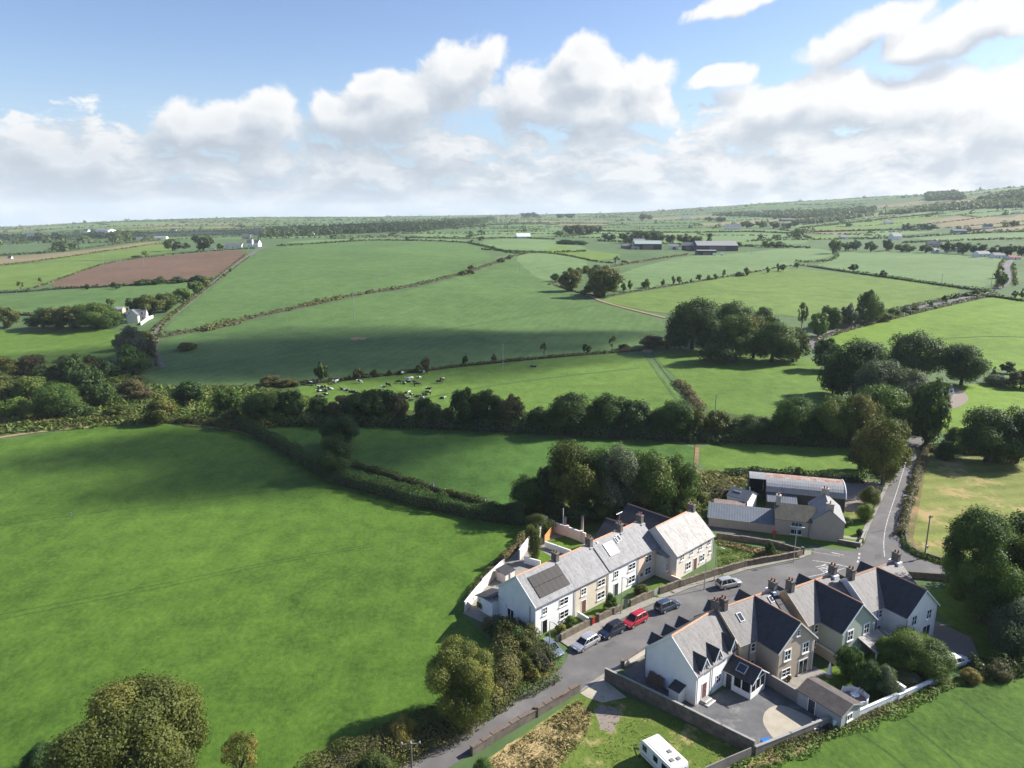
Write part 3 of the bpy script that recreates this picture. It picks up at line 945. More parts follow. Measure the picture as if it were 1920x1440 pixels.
# far farmland: a mosaic of fields beyond the ones near by
def far_mosaic():
    rng = random.Random(3)
    mats_ = [g_far, g_pale, g_yellow, g_far, g_pale, g_hill, m_stubble, g_hill, g_far]
    hedge_lines = []
    for (y0, y1, sx, sy, rot) in ((1250, 2600, 210, 130, 0.35), (2600, 7000, 420, 240, -0.15)):
        cr, sr = math.cos(rot), math.sin(rot)
        nx, ny = int(14000 / sx), int(9000 / sy)
        off = {}
        def node(i, j):
            if (i, j) not in off:
                off[(i, j)] = (rng.uniform(-.28, .28) * sx, rng.uniform(-.25, .25) * sy)
            ox, oy = off[(i, j)]
            x, y = (i + (0.5 if j % 2 else 0)) * sx + ox, j * sy + oy
            return Vector((x * cr - y * sr, 1000 + x * sr + y * cr, 0))
        for j in range(-30, ny):
            for i in range(-nx // 2, nx // 2):
                q = [node(i, j), node(i + 1, j), node(i + 1, j + 1), node(i, j + 1)]
                c = (q[0] + q[2]) / 2
                if not (y0 < c.y < y1) or abs(c.x) > 0.78 * c.y + 100:
                    continue
                m = rng.choice(mats_)
                for k in (0, 3):
                    if rng.random() < 0.9:
                        hedge_lines.append((q[k], q[(k + 1) % 4]))
                cen = sum(q, Vector()) / 4
                q = [cen + (p - cen) * 0.985 for p in q]
                n = 6 if y1 < 3000 else 8
                V = []
                for a in range(n + 1):
                    for b in range(n + 1):
                        p = q[0].lerp(q[1], a / n).lerp(q[3].lerp(q[2], a / n), b / n)
                        V.append((p.x, p.y))
                V = np.array(V)
                Z = terr(V[:, 0], V[:, 1]) + 0.03 + 0.00022 * V[:, 1]
                F = [(a * (n + 1) + b, (a + 1) * (n + 1) + b, (a + 1) * (n + 1) + b + 1, a * (n + 1) + b + 1) for a in range(n) for b in range(n)]
                me = np_mesh('far_field', np.column_stack([V, Z]), F, m, smooth=True)
                tag(link_mesh('far_field', me), kind='structure')
    return hedge_lines


FAR_LINES = far_mosaic()

# ------------------------------------------------------------------ vegetation
def leaf_quads(C, Nrm, size, rng, aspect=0.75):
    """one leaf-clump quad per centre, facing roughly Nrm"""
    n = len(C)
    r = rng.normal(size=(n, 3))
    t = np.cross(Nrm, r)
    t /= np.linalg.norm(t, axis=1, keepdims=True) + 1e-9
    b = np.cross(Nrm, t)
    s = (size * rng.uniform(0.6, 1.35, n))[:, None]
    k = aspect * rng.uniform(0.6, 1.2, n)[:, None]
    sh = rng.uniform(-0.3, 0.3, n)[:, None]
    lift = Nrm * s * rng.uniform(-0.25, 0.25, n)[:, None]
    V = np.stack([C - t * s * .5 + lift, C - b * s * k * .5 + t * s * sh, C + t * s * .5 + lift, C + b * s * k * .5 - t * s * sh * .5], 1)
    F = np.arange(4 * n).reshape(n, 4)
    return V.reshape(-1, 3), F


def crown_arrays(seed, form, n_lobes, n_leaf, leaf):
    rng = np.random.default_rng(seed)
    L, Rr = [], []
    tries = 0
    lo = .60 if n_leaf > 50000 else .35
    while len(L) < n_lobes and tries < 4000:
        tries += 1
        if form == 'oak':
            d = rng.normal(size=3); d /= np.linalg.norm(d)
            k = rng.uniform(lo, 1) ** 0.5 * (1.16 if rng.random() < .18 else 1)
            p = np.array([d[0] * .37 * k, d[1] * .37 * k, .49 + d[2] * .37 * k])
            r = rng.uniform(.07, .17 if lo < .5 else .145)
        elif form == 'round':
            d = rng.normal(size=3); d /= np.linalg.norm(d)
            k = rng.uniform(0.3, 1) ** 0.5
            p = np.array([d[0] * .36 * k, d[1] * .36 * k, .48 + d[2] * .38 * k])
            r = rng.uniform(.09, .14)
        elif form == 'bush':
            d = rng.normal(size=3); d /= np.linalg.norm(d); d[2] = abs(d[2])
            k = rng.uniform(0.3, 1) ** 0.5
            p = np.array([d[0] * .38 * k, d[1] * .38 * k, .16 + d[2] * .66 * k])
            r = rng.uniform(.10, .17)
        elif form == 'column':
            z = rng.uniform(.08, .92)
            a = rng.uniform(0, 6.28)
            w = .30 * math.sin(math.pi * min(1, (1 - z) * .75 + .2)) * rng.uniform(.3, 1)
            p = np.array([w * math.cos(a), w * math.sin(a), z])
            r = rng.uniform(.07, .13)
        elif form == 'cone':
            z = rng.uniform(.06, .96)
            a = rng.uniform(0, 6.28)
            w = .42 * (1 - z) * rng.uniform(.5, 1)
            p = np.array([w * math.cos(a), w * math.sin(a), z])
            r = .05 + .10 * (1 - z)
        else:  # sparse
            d = rng.normal(size=3); d /= np.linalg.norm(d)
            p = np.array([d[0] * .36, d[1] * .36, .62 + d[2] * .30])
            r = rng.uniform(.06, .12)
        L.append(p); Rr.append(r)
    L, Rr = np.array(L), np.array(Rr)
    pr = Rr ** 2 / (Rr ** 2).sum()
    li = rng.choice(len(L), n_leaf, p=pr)
    d = rng.normal(size=(n_leaf, 3))
    d[:, 2] += 0.25
    d /= np.linalg.norm(d, axis=1, keepdims=True)
    rr = Rr[li] * (1 - 0.45 * rng.random(n_leaf) ** 2.2) * rng.choice([1, 1, 1, 1, 1.15, 1.15, 1.35], n_leaf)
    C = L[li] + d * rr[:, None]
    keep = C[:, 2] > 0.01
    C, d, li = C[keep], d[keep], li[keep]
    cen = np.array([0, 0, .5])
    o = C - cen
    o /= np.linalg.norm(o, axis=1, keepdims=True) + 1e-9
    Nn = d * 0.7 + o * 0.35 + rng.normal(size=d.shape) * 0.42
    Nn /= np.linalg.norm(Nn, axis=1, keepdims=True)
    V, F = leaf_quads(C, Nn, leaf, rng)
    lt = rng.uniform(0, 1, len(L))
    tint = np.clip(0.80 * lt[li] + 0.24 * rng.random(len(li)), 0, 1)
    return V, F, tint, L, Rr


def trunk_mesh(name, seed, L, m, r0=0.035, limbs=7, top=.55):
    rng = random.Random(seed)
    mb = MB()
    wob = lambda: rng.uniform(-.02, .02)
    mb.tube([(0, 0, -.03), (wob(), wob(), .15), (wob(), wob(), .35), (wob(), wob(), top)], [r0 * 1.3, r0, r0 * .75, r0 * .4], 7)
    for i in rng.sample(range(len(L)), min(limbs, len(L))):
        p = L[i]
        z0 = rng.uniform(.16, .42)
        mid = Vector((p[0] * .45, p[1] * .45, z0 + (p[2] - z0) * .6))
        mb.tube([(0, 0, z0), mid, tuple(p)], [r0 * .6, r0 * .38, r0 * .12], 5)
    return mb.mesh(name, m, True)


m_bark = mat('bark', (0.085, 0.070, 0.055), 0.95, 0.3, 6)
m_core = mat('twig_coloured_core', (0.045, 0.042, 0.028), 0.95, 0.3, 3)
LM = {
    'green': leaf_mat('leaves_green', (0.036, 0.075, 0.015), (0.103, 0.170, 0.033), (0.158, 0.190, 0.045)),
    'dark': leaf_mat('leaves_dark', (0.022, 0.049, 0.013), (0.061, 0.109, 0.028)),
    'olive': leaf_mat('leaves_olive', (0.046, 0.066, 0.015), (0.125, 0.145, 0.034), (0.20, 0.175, 0.042), 0.12),
    'gold': leaf_mat('leaves_turning', (0.073, 0.088, 0.019), (0.188, 0.197, 0.041), (0.316, 0.231, 0.064), 0.3),
    'light': leaf_mat('leaves_light', (0.073, 0.129, 0.020), (0.170, 0.251, 0.045)),
    'grey': leaf_mat('leaves_greyish', (0.067, 0.088, 0.046), (0.152, 0.183, 0.102)),
    'brown': leaf_mat('leaves_brownish', (0.056, 0.054, 0.024), (0.135, 0.125, 0.052), (0.19, 0.135, 0.06), .2),
    'hedge': leaf_mat('leaves_hedge', (0.040, 0.052, 0.016), (0.125, 0.130, 0.038), (0.20, 0.135, 0.065), .22),
    'red': leaf_mat('leaves_reddish', (0.146, 0.061, 0.038), (0.316, 0.136, 0.077)),
    'yellow': leaf_mat('leaves_yellow', (0.195, 0.231, 0.015), (0.438, 0.488, 0.038)),
    'far': leaf_mat('leaves_far', (0.042, 0.070, 0.024), (0.095, 0.130, 0.042)),
}
PROTO = {}


def proto(form, res, k):
    key = (form, res, k)
    if key in PROTO:
        return PROTO[key]
    n_leaf, leaf, lobes = {'hero': (100000, .0165, 32), 'near': (24000, .029, 50), 'mid': (6000, .058, 34), 'low': (1100, .125, 18), 'tiny': (220, .24, 10)}[res]
    if form in ('column', 'sparse', 'cone'): n_leaf = int(n_leaf * .6)
    if form == 'round' and res == 'hero': lobes = 64
    if form == 'sparse': n_leaf = int(n_leaf * .5)
    seed = hash((form == 'oak', form == 'bush', form == 'round', form == 'cone', form == 'sparse', k)) % 10000 + k * 17 + len(res)
    V, F, tint, L, Rr = crown_arrays(seed, form, lobes, n_leaf, leaf)
    me = np_mesh('crown', V, F, None, tint)
    me.materials.append(LM['green'])
    tm = trunk_mesh('trunk', seed, L, m_bark, r0=.03 if form != 'bush' else .02, limbs=8 if res in ('hero', 'near', 'mid') else 3)
    PROTO[key] = (me, tm)
    return PROTO[key]


_var = {}


def crown_with(me, leaf):
    """the same crown with another leaf material (one mesh per pair)"""
    k = (me.name, leaf)
    if k not in _var:
        c = me.copy()
        c.materials[0] = LM[leaf]
        _var[k] = c
    return _var[k]


TREE_NAME = {'oak': 'broadleaf_tree', 'round': 'round_tree', 'bush': 'bush', 'column': 'columnar_tree', 'cone': 'conifer', 'sparse': 'sparse_tree'}
LABELS_USED = {}
_rt = random.Random(11)


def plant_at(p, w, h, form, leaf, label, cat=None, group=None, res=None, name=None):
    d = p.length
    if res is None:
        px = w / mpp(p)
        res = 'hero' if px > 130 else 'near' if px > 75 else 'mid' if px > 38 else 'low' if px > 16 else 'tiny'
    cm, tm = proto(form, res, _rt.randrange(3 if res in ('near', 'mid') else 2))
    cm = crown_with(cm, leaf)
    name = name or TREE_NAME[form]
    cat = cat or ('bush' if form == 'bush' else 'tree')
    rz = _rt.uniform(0, 6.28)
    root = thing(name, label, cat, (p.x, p.y, p.z), rz, group)
    root.scale = (w * 1.04, w * 1.04 * _rt.uniform(.9, 1.1), h)
    c = link_mesh('crown', cm, root)
    t = link_mesh('trunk', tm, root)
    KIDS[root.name] = [c, t]
    return root


ORD = ['first', 'second', 'third', 'fourth', 'fifth', 'sixth', 'seventh', 'eighth', 'ninth', 'tenth', 'eleventh', 'twelfth', 'thirteenth', 'fourteenth', 'fifteenth', 'sixteenth', 'seventeenth', 'eighteenth', 'nineteenth', 'twentieth']


def ordinal(i):
    if i < 20: return ORD[i]
    if i < 99:
        t = ['twenty', 'thirty', 'forty', 'fifty', 'sixty', 'seventy', 'eighty', 'ninety'][(i + 1) // 10 - 2]
        return t + '-' + ORD[(i + 1) % 10 - 1] if (i + 1) % 10 else t[:-1] + 'ieth'
    return str(i + 1)


def plant(u, v, wpx, hpx, form, leaf, label, **kw):
    p = G(u, v)
    m = mpp(p)
    dep = math.atan2(CAM_H - p.z, math.hypot(p.x, p.y))
    return plant_at(p, wpx * m, hpx * m / max(.6, math.cos(dep)), form, leaf, label, **kw)


def cluster(rows, where, group):
    """rows of (u, v, w, h, form, leaf[, adjective]); labels count from the left"""
    rows = sorted(rows, key=lambda r: r[0])
    for i, r in enumerate(rows):
        noun = 'bush' if r[4] == 'bush' else 'tree'
        adj = {'green': 'green', 'dark': 'dark green', 'olive': 'olive green', 'gold': 'golden brown', 'light': 'light green', 'grey': 'grey green', 'brown': 'brownish', 'red': 'reddish', 'yellow': 'yellow', 'far': 'dark'}[r[5]]
        plant(*r[:6], f'{adj} {noun}, {ordinal(i)} from left {where}', group=group)


# single plants that stand out
plant(262, 1515, 262, 205, 'oak', 'olive', 'large olive green tree with full crown at the bottom left corner of the big field', res='hero')
plant(866, 1350, 150, 138, 'round', 'gold', 'broad golden brown tree beside the lane at the bottom, below the white house', res='hero')
plant(1838, 1165, 175, 195, 'oak', 'green', 'large dark green tree beside the road junction at the edge of the mown meadow', res='hero')
plant(1935, 1165, 140, 170, 'oak', 'olive', 'tall olive tree cut by the right picture edge behind the junction tree', res='near')
plant(1905, 1108, 150, 150, 'oak', 'dark', 'dark tree farther back beside the road, right of the junction tree', res='near')
plant(1905, 1225, 110, 110, 'bush', 'grey', 'grey green bush at the right picture edge below the junction tree', res='near')
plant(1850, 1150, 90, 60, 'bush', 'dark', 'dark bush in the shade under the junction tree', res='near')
plant(1715, 1256, 132, 74, 'bush', 'green', 'wide bushy garden shrub before the white gabled house with driveway', res='hero')
plant(1660, 1245, 60, 55, 'bush', 'light', 'light green shrub at the corner of the white gabled house', res='near')
plant(1592, 1270, 58, 60, 'round', 'green', 'upright green garden shrub before the pale green house', res='near')
plant(1628, 1296, 62, 62, 'bush', 'dark', 'dark rounded garden shrub between patio and planter', res='near')
plant(1652, 1300, 55, 60, 'bush', 'grey', 'silvery grey garden shrub behind the low white wall', res='near')
plant(1704, 1281, 50, 22, 'bush', 'grey', 'low greyish shrub along the white garden wall', res='near')
plant(1748, 1262, 44, 20, 'bush', 'olive', 'low olive shrub at the end of the white garden wall', res='near')
plant(1764, 1258, 30, 18, 'bush', 'red', 'low reddish shrub beside the white parked car', res='mid')
plant(1818, 1276, 44, 24, 'bush', 'gold', 'straw coloured shrub right of the white parked car', res='near')
plant(1872, 1266, 60, 30, 'bush', 'brown', 'brownish bush in the field corner right of the driveway', res='near')
plant(1000, 1052, 40, 68, 'column', 'olive', 'tall slim tree in the back garden of the terrace', res='near')
plant(1012, 998, 60, 40, 'bush', 'olive', 'olive bush at the top of the terrace back gardens', res='near')
plant(905, 1140, 26, 26, 'bush', 'light', 'light green climber against the cream wall beside the terrace gable', res='mid')
plant(1145, 1144, 26, 32, 'bush', 'green', 'dark green front garden bush before the white middle house', res='mid')
plant(1137, 1152, 22, 14, 'bush', 'light', 'low light green front garden bush by the stone wall', res='mid')
plant(1203, 1116, 34, 22, 'bush', 'olive', 'front garden bush before the pink house', res='mid')
plant(1070, 1172, 28, 18, 'bush', 'light', 'light bush behind the stone wall of the solar panel house', res='mid')
plant(1050, 1188, 32, 18, 'bush', 'gold', 'pale bush at the front wall of the solar panel house', res='mid')
plant(1442, 1040, 22, 26, 'bush', 'dark', 'dark bush on the triangular green plot', res='mid')
plant(1627, 948, 42, 44, 'bush', 'olive', 'olive tree between the barn and the road', res='near')
plant(1620, 976, 38, 34, 'round', 'light', 'round light green tree beside the farmhouse garden', res='near')
plant(1587, 986, 24, 16, 'bush', 'dark', 'clipped dark bush right of the farmhouse', res='mid')
plant(1612, 1004, 16, 14, 'bush', 'dark', 'small dark bush by the farmhouse gate', res='mid')
plant(1614, 1018, 12, 11, 'bush', 'light', 'small round light bush at the farm verge corner', res='mid')
plant(1495, 898, 14, 22, 'column', 'dark', 'dark columnar conifer behind the barn, taller one', res='mid')
plant(1507, 899, 10, 16, 'column', 'dark', 'dark columnar conifer behind the barn, shorter one', res='mid')
plant(352, 656, 42, 16, 'bush', 'olive', 'lone low bush in the big hill field', res='mid')
plant(75, 1450, 75, 60, 'bush', 'dark', 'dark bush left of the large corner tree', res='near')
plant(125, 1480, 70, 70, 'sparse', 'gold', 'thin yellowish sapling between dark bush and corner tree', res='near')
plant(455, 1475, 75, 85, 'sparse', 'gold', 'thin golden shrub right of the large corner tree', res='near')
plant(757, 1402, 66, 62, 'bush', 'gold', 'golden brown bush in the roadside hedge left of the golden tree', res='near')
plant(700, 1475, 95, 55, 'bush', 'olive', 'olive bush by the road at the bottom picture edge', res='near')
plant(905, 1470, 50, 46, 'bush', 'green', 'green bush at the end of the roadside stone wall', res='near')
plant(637, 838, 88, 66, 'round', 'dark', 'dark round tree in the hedge, the upper one of a pair', res='near')
plant(630, 896, 76, 78, 'oak', 'dark', 'dark tree in the hedge, the lower one of a pair', res='near')
plant(1655, 908, 100, 128, 'oak', 'olive', 'big olive tree leaning over the road above the barn', res='near')
plant(1612, 880, 50, 70, 'oak', 'brown', 'brownish tree left of the big olive tree by the road', res='mid')
plant(1133, 556, 64, 60, 'oak', 'olive', 'larger of two spreading trees at the field corner on the hill', res='mid')
plant(1071, 546, 46, 44, 'oak', 'olive', 'smaller of two spreading trees at the field corner on the hill', res='mid')
plant(1108, 552, 34, 26, 'bush', 'green', 'bush between the two spreading trees on the hill', res='low')
plant(1533, 632, 42, 50, 'round', 'light', 'yellow green tree by the bend of the lane', res='mid')
plant(1502, 620, 22, 52, 'sparse', 'olive', 'thin tall tree left of the yellow green tree', res='mid')
plant(1628, 606, 48, 64, 'oak', 'green', 'tall spreading tree standing over the lane hedge', res='mid')
plant(1496, 448, 26, 22, 'oak', 'far', 'lone dark tree at the end of the pale field below the woods', res='low')

cluster([(990, 955, 85, 72, 'bush', 'green'), (1030, 955, 70, 80, 'oak', 'dark'), (1072, 962, 110, 132, 'oak', 'olive'), (1120, 960, 90, 115, 'oak', 'green'), (1160, 962, 105, 128, 'oak', 'grey'), (1215, 962, 110, 118, 'oak', 'green'), (1268, 962, 95, 106, 'oak', 'green'), (1300, 958, 55, 60, 'bush', 'olive')],
        'in the tall clump behind the terrace', 'trees in the clump behind the terrace')
cluster([(355, 756, 72, 48, 'round', 'dark'), (430, 782, 56, 56, 'oak', 'green'), (490, 794, 82, 64, 'round', 'dark'), (545, 790, 58, 62, 'round', 'dark'), (303, 792, 66, 54, 'bush', 'olive'), (437, 800, 50, 34, 'bush', 'brown'), (598, 786, 52, 46, 'bush', 'dark'), (640, 790, 60, 55, 'round', 'brown'), (676, 794, 70, 62, 'oak', 'dark'), (706, 790, 74, 66, 'oak', 'dark'),
         (746, 790, 52, 56, 'oak', 'brown'), (800, 796, 58, 52, 'oak', 'dark'), (840, 792, 40, 30, 'bush', 'dark'), (872, 800, 72, 74, 'oak', 'dark'), (915, 800, 76, 68, 'oak', 'dark'), (955, 804, 66, 64, 'oak', 'brown'), (1008, 806, 54, 48, 'bush', 'dark'), (1065, 812, 92, 78, 'oak', 'dark'), (1105, 810, 50, 50, 'oak', 'green'), (1146, 812, 78, 74, 'oak', 'dark'),
         (1192, 814, 70, 66, 'oak', 'dark'), (1225, 812, 60, 50, 'bush', 'dark'), (1265, 818, 86, 68, 'oak', 'green'), (1302, 818, 52, 58, 'oak', 'olive'), (1345, 820, 62, 52, 'oak', 'olive'), (1378, 822, 50, 40, 'bush', 'olive'), (1412, 824, 84, 52, 'bush', 'dark'), (1445, 826, 50, 40, 'bush', 'dark')],
        'in the tree row along the stream', 'trees in the row along the stream')
cluster([(1485, 826, 96, 84, 'oak', 'green'), (1560, 832, 84, 92, 'oak', 'green'), (1535, 832, 60, 60, 'bush', 'dark'), (1606, 834, 84, 98, 'oak', 'olive'), (1655, 822, 120, 100, 'oak', 'light'), (1690, 830, 80, 76, 'oak', 'olive')],
        'in the group above the barn', 'trees above the barn')
cluster([(1550, 694, 66, 62, 'oak', 'dark'), (1600, 748, 124, 112, 'oak', 'dark'), (1560, 740, 60, 70, 'bush', 'dark'), (1645, 770, 110, 96, 'oak', 'grey'), (1690, 775, 90, 86, 'oak', 'grey'), (1627, 690, 40, 40, 'round', 'olive'), (1735, 838, 72, 138, 'oak', 'dark'), (1750, 790, 60, 60, 'oak', 'dark')],
        'in the dark wood across the road bend', 'trees in the wood across the road bend')
cluster([(1713, 712, 108, 92, 'oak', 'dark'), (1802, 722, 92, 78, 'oak', 'dark'), (1888, 700, 30, 24, 'round', 'dark'), (1862, 716, 26, 30, 'cone', 'green'), (1870, 722, 46, 22, 'bush', 'grey'), (1912, 728, 60, 36, 'bush', 'brown')],
        'in the row beyond the bright lawn', 'trees beyond the bright lawn')
cluster([(1796, 836, 58, 36, 'bush', 'green'), (1848, 866, 118, 100, 'oak', 'dark'), (1905, 868, 100, 104, 'oak', 'dark'), (1880, 868, 60, 60, 'bush', 'dark'), (1770, 860, 50, 34, 'bush', 'dark')],
        'above the mown meadow', 'trees at the top of the mown meadow')
cluster([(1265, 655, 46, 48, 'bush', 'dark'), (1298, 655, 104, 98, 'oak', 'dark'), (1330, 660, 60, 70, 'oak', 'dark'), (1372, 640, 84, 76, 'oak', 'dark'), (1380, 676, 92, 88, 'oak', 'green'), (1432, 640, 66, 72, 'round', 'dark'), (1412, 672, 80, 84, 'oak', 'olive'), (1446, 678, 100, 78, 'oak', 'green'), (1486, 678, 64, 64, 'oak', 'olive'), (1348, 680, 70, 60, 'bush', 'dark')],
        'in the dark clump amid the fields', 'trees in the dark clump amid the fields')
cluster([(80, 616, 66, 40, 'round', 'dark'), (110, 616, 60, 42, 'oak', 'olive'), (140, 616, 70, 46, 'oak', 'olive'), (185, 616, 88, 52, 'round', 'green'), (215, 612, 40, 38, 'bush', 'dark')], 'in the belt beside the white farmhouse', 'shelter belt by the white farmhouse')
cluster([(256, 588, 36, 34, 'oak', 'dark'), (280, 590, 60, 42, 'round', 'olive'), (312, 584, 50, 36, 'oak', 'olive'), (345, 566, 36, 30, 'bush', 'green'), (366, 552, 30, 26, 'oak', 'green'), (385, 540, 26, 22, 'bush', 'olive'), (14, 615, 46, 42, 'oak', 'olive'), (208, 572, 18, 14, 'round', 'green')], 'around the white farmhouse', 'trees around the white farmhouse')
cluster([(255, 670, 64, 62, 'bush', 'grey'), (235, 655, 40, 36, 'bush', 'grey'), (250, 700, 60, 56, 'bush', 'green'), (275, 645, 36, 30, 'bush', 'olive'), (285, 668, 24, 36, 'bush', 'brown'), (268, 690, 40, 30, 'bush', 'dark')], 'beside the lane below the white farmhouse', 'bushes by the lane below the farmhouse')
cluster([(15, 705, 70, 40, 'bush', 'olive'), (60, 700, 70, 38, 'bush', 'brown'), (95, 720, 70, 44, 'bush', 'dark'), (140, 720, 60, 60, 'oak', 'dark'), (165, 745, 70, 60, 'oak', 'dark'), (60, 745, 74, 44, 'bush', 'green'), (10, 745, 60, 44, 'bush', 'olive'), (110, 778, 90, 64, 'oak', 'green'), (205, 708, 50, 36, 'bush', 'dark'), (195, 762, 60, 50, 'bush', 'dark'), (30, 780, 70, 36, 'bush', 'light'), (70, 785, 60, 24, 'bush', 'olive'), (150, 782, 60, 30, 'bush', 'dark'), (245, 738, 54, 30, 'bush', 'brown'), (265, 748, 44, 30, 'bush', 'brown'), (225, 780, 54, 22, 'bush', 'olive'), (-30, 730, 80, 50, 'bush', 'dark'), (125, 700, 60, 36, 'bush', 'brown'), (175, 700, 50, 36, 'bush', 'olive')],
        'in the scrubby left thicket', 'bushes in the scrubby thicket')
cluster([(602, 716, 30, 38, 'oak', 'dark'), (672, 710, 24, 24, 'bush', 'brown'), (702, 706, 20, 14, 'bush', 'brown'), (732, 704, 14, 12, 'bush', 'dark'), (752, 702, 14, 12, 'bush', 'dark'), (798, 695, 20, 30, 'bush', 'brown'), (786, 698, 22, 14, 'bush', 'dark'), (872, 685, 14, 24, 'bush', 'dark'), (926, 678, 10, 16, 'bush', 'brown'), (1020, 670, 16, 28, 'sparse', 'brown'), (1100, 662, 20, 20, 'round', 'dark'), (1148, 658, 16, 28, 'sparse', 'olive'), (1170, 656, 30, 12, 'bush', 'brown'), (1222, 652, 54, 26, 'bush', 'brown'), (508, 722, 50, 20, 'bush', 'brown'), (545, 724, 40, 16, 'bush', 'brown')],
        'along the low hedge above the cows', 'bushes along the hedge above the cows')
cluster([(1168, 546, 14, 18, 'round', 'green'), (1182, 543, 12, 20, 'round', 'green'), (1212, 540, 24, 18, 'bush', 'green'), (1242, 536, 12, 14, 'round', 'green'), (1262, 533, 10, 18, 'round', 'green'), (1273, 533, 11, 15, 'round', 'green'), (1295, 530, 6, 9, 'round', 'olive'), (1311, 527, 14, 13, 'round', 'green'), (1329, 525, 9, 11, 'round', 'green'), (1341, 524, 12, 12, 'round', 'olive'), (1357, 520, 8, 15, 'round', 'green'), (1386, 518, 18, 9, 'bush', 'dark'), (1399, 517, 16, 18, 'round', 'green'), (1439, 512, 10, 14, 'round', 'green'), (1458, 509, 9, 18, 'round', 'green'), (1468, 509, 14, 14, 'round', 'green'), (1494, 504, 12, 12, 'round', 'green')],
        'in the hedge line below the black barns', 'hedgerow trees below the black barns')
cluster([(1555, 616, 44, 46, 'oak', 'green'), (1575, 612, 28, 30, 'bush', 'olive'), (1592, 612, 32, 44, 'oak', 'grey'), (1612, 608, 34, 34, 'bush', 'green'), (1650, 602, 40, 28, 'bush', 'olive'), (1675, 594, 26, 20, 'bush', 'green'), (1697, 590, 22, 18, 'bush', 'grey'), (1716, 584, 18, 12, 'bush', 'olive'), (1745, 574, 10, 10, 'bush', 'green'), (1770, 566, 12, 14, 'bush', 'green'), (1792, 560, 10, 10, 'bush', 'green'), (1812, 556, 12, 9, 'bush', 'green'), (1828, 554, 14, 12, 'bush', 'olive'), (1845, 550, 12, 9, 'bush', 'green'), (1880, 540, 22, 30, 'oak', 'green'), (1870, 522, 16, 18, 'bush', 'green'), (1876, 508, 12, 12, 'bush', 'green'), (1600, 508, 22, 14, 'round', 'dark'), (1657, 519, 16, 14, 'round', 'dark'), (1905, 557, 16, 14, 'round', 'green'), (1918, 560, 14, 20, 'oak', 'green')],
        'along the lane over the hill', 'trees and bushes along the lane')
cluster([(882, 514, 14, 10, 'bush', 'brown'), (868, 516, 16, 9, 'bush', 'brown'), (882, 508, 14, 14, 'bush', 'brown'), (940, 492, 18, 10, 'bush', 'brown'), (955, 486, 12, 9, 'bush', 'brown'), (1040, 528, 18, 18, 'bush', 'green'), (1060, 526, 16, 14, 'bush', 'olive'), (1085, 515, 20, 14, 'bush', 'olive'), (1100, 512, 22, 16, 'bush', 'olive'), (1118, 508, 18, 14, 'bush', 'grey'), (1154, 497, 14, 16, 'sparse', 'grey'), (1170, 494, 16, 8, 'bush', 'olive'), (925, 467, 10, 8, 'bush', 'green'), (903, 452, 14, 12, 'bush', 'olive'), (885, 454, 8, 6, 'bush', 'green'), (765, 454, 12, 10, 'sparse', 'olive'), (660, 452, 8, 8, 'bush', 'green'), (1146, 545, 20, 14, 'bush', 'grey')],
        'on the upper field banks', 'bushes on the upper field banks')
cluster([(218, 542, 18, 15, 'round', 'dark'), (162, 543, 14, 12, 'round', 'dark'), (270, 534, 38, 12, 'bush', 'dark'), (300, 532, 34, 14, 'bush', 'dark'), (335, 530, 34, 12, 'bush', 'dark'), (372, 526, 30, 12, 'bush', 'dark'), (40, 546, 14, 18, 'sparse', 'olive'), (432, 510, 9, 9, 'round', 'green'), (420, 518, 8, 6, 'bush', 'brown'), (76, 530, 8, 10, 'round', 'olive')],
        'around the ploughed brown field', 'bushes around the ploughed field')
cluster([(324, 470, 36, 22, 'oak', 'dark'), (350, 466, 16, 12, 'bush', 'dark'), (382, 470, 34, 32, 'oak', 'far'), (273, 482, 16, 12, 'round', 'light'), (258, 484, 22, 6, 'bush', 'dark'), (412, 466, 18, 10, 'bush', 'far')], 'beyond the ploughed field', 'trees beyond the ploughed field')
cluster([(1068, 440, 24, 20, 'oak', 'far'), (1085, 441, 26, 22, 'oak', 'far'), (1105, 440, 22, 20, 'oak', 'far'), (1122, 438, 18, 16, 'oak', 'far'), (1048, 442, 22, 10, 'bush', 'far'), (1060, 458, 40, 10, 'bush', 'dark'), (1085, 459, 40, 9, 'bush', 'dark'), (1140, 452, 30, 16, 'oak', 'far'), (1174, 456, 36, 20, 'oak', 'dark'), (1200, 456, 40, 24, 'oak', 'dark'), (1230, 455, 40, 22, 'oak', 'dark'), (1256, 456, 26, 18, 'oak', 'dark'), (1282, 462, 36, 24, 'oak', 'olive'), (1308, 462, 28, 22, 'oak', 'green'), (1330, 464, 20, 26, 'column', 'green'), (1362, 464, 22, 12, 'bush', 'green'), (1385, 464, 20, 12, 'bush', 'green'), (1440, 464, 30, 14, 'oak', 'green'), (1462, 464, 24, 12, 'bush', 'green')],
        'behind the black barns on the hill', 'trees behind the black barns')
cluster([(985, 408, 24, 10, 'oak', 'far'), (1000, 408, 22, 10, 'oak', 'far'), (1050, 409, 20, 9, 'oak', 'far'), (1068, 409, 20, 9, 'oak', 'far'), (1205, 412, 22, 12, 'oak', 'far'), (1218, 412, 14, 10, 'oak', 'far')], 'on the bare skyline ridge', 'trees on the skyline ridge')
cluster([(1400, 428, 26, 14, 'oak', 'far'), (1425, 428, 26, 14, 'oak', 'far'), (1450, 429, 26, 14, 'oak', 'far'), (1475, 429, 22, 12, 'oak', 'far'), (1490, 424, 20, 12, 'oak', 'far'), (1352, 416, 26, 10, 'oak', 'far'), (1330, 415, 20, 9, 'oak', 'far')], 'behind the white bungalow', 'trees behind the white bungalow')
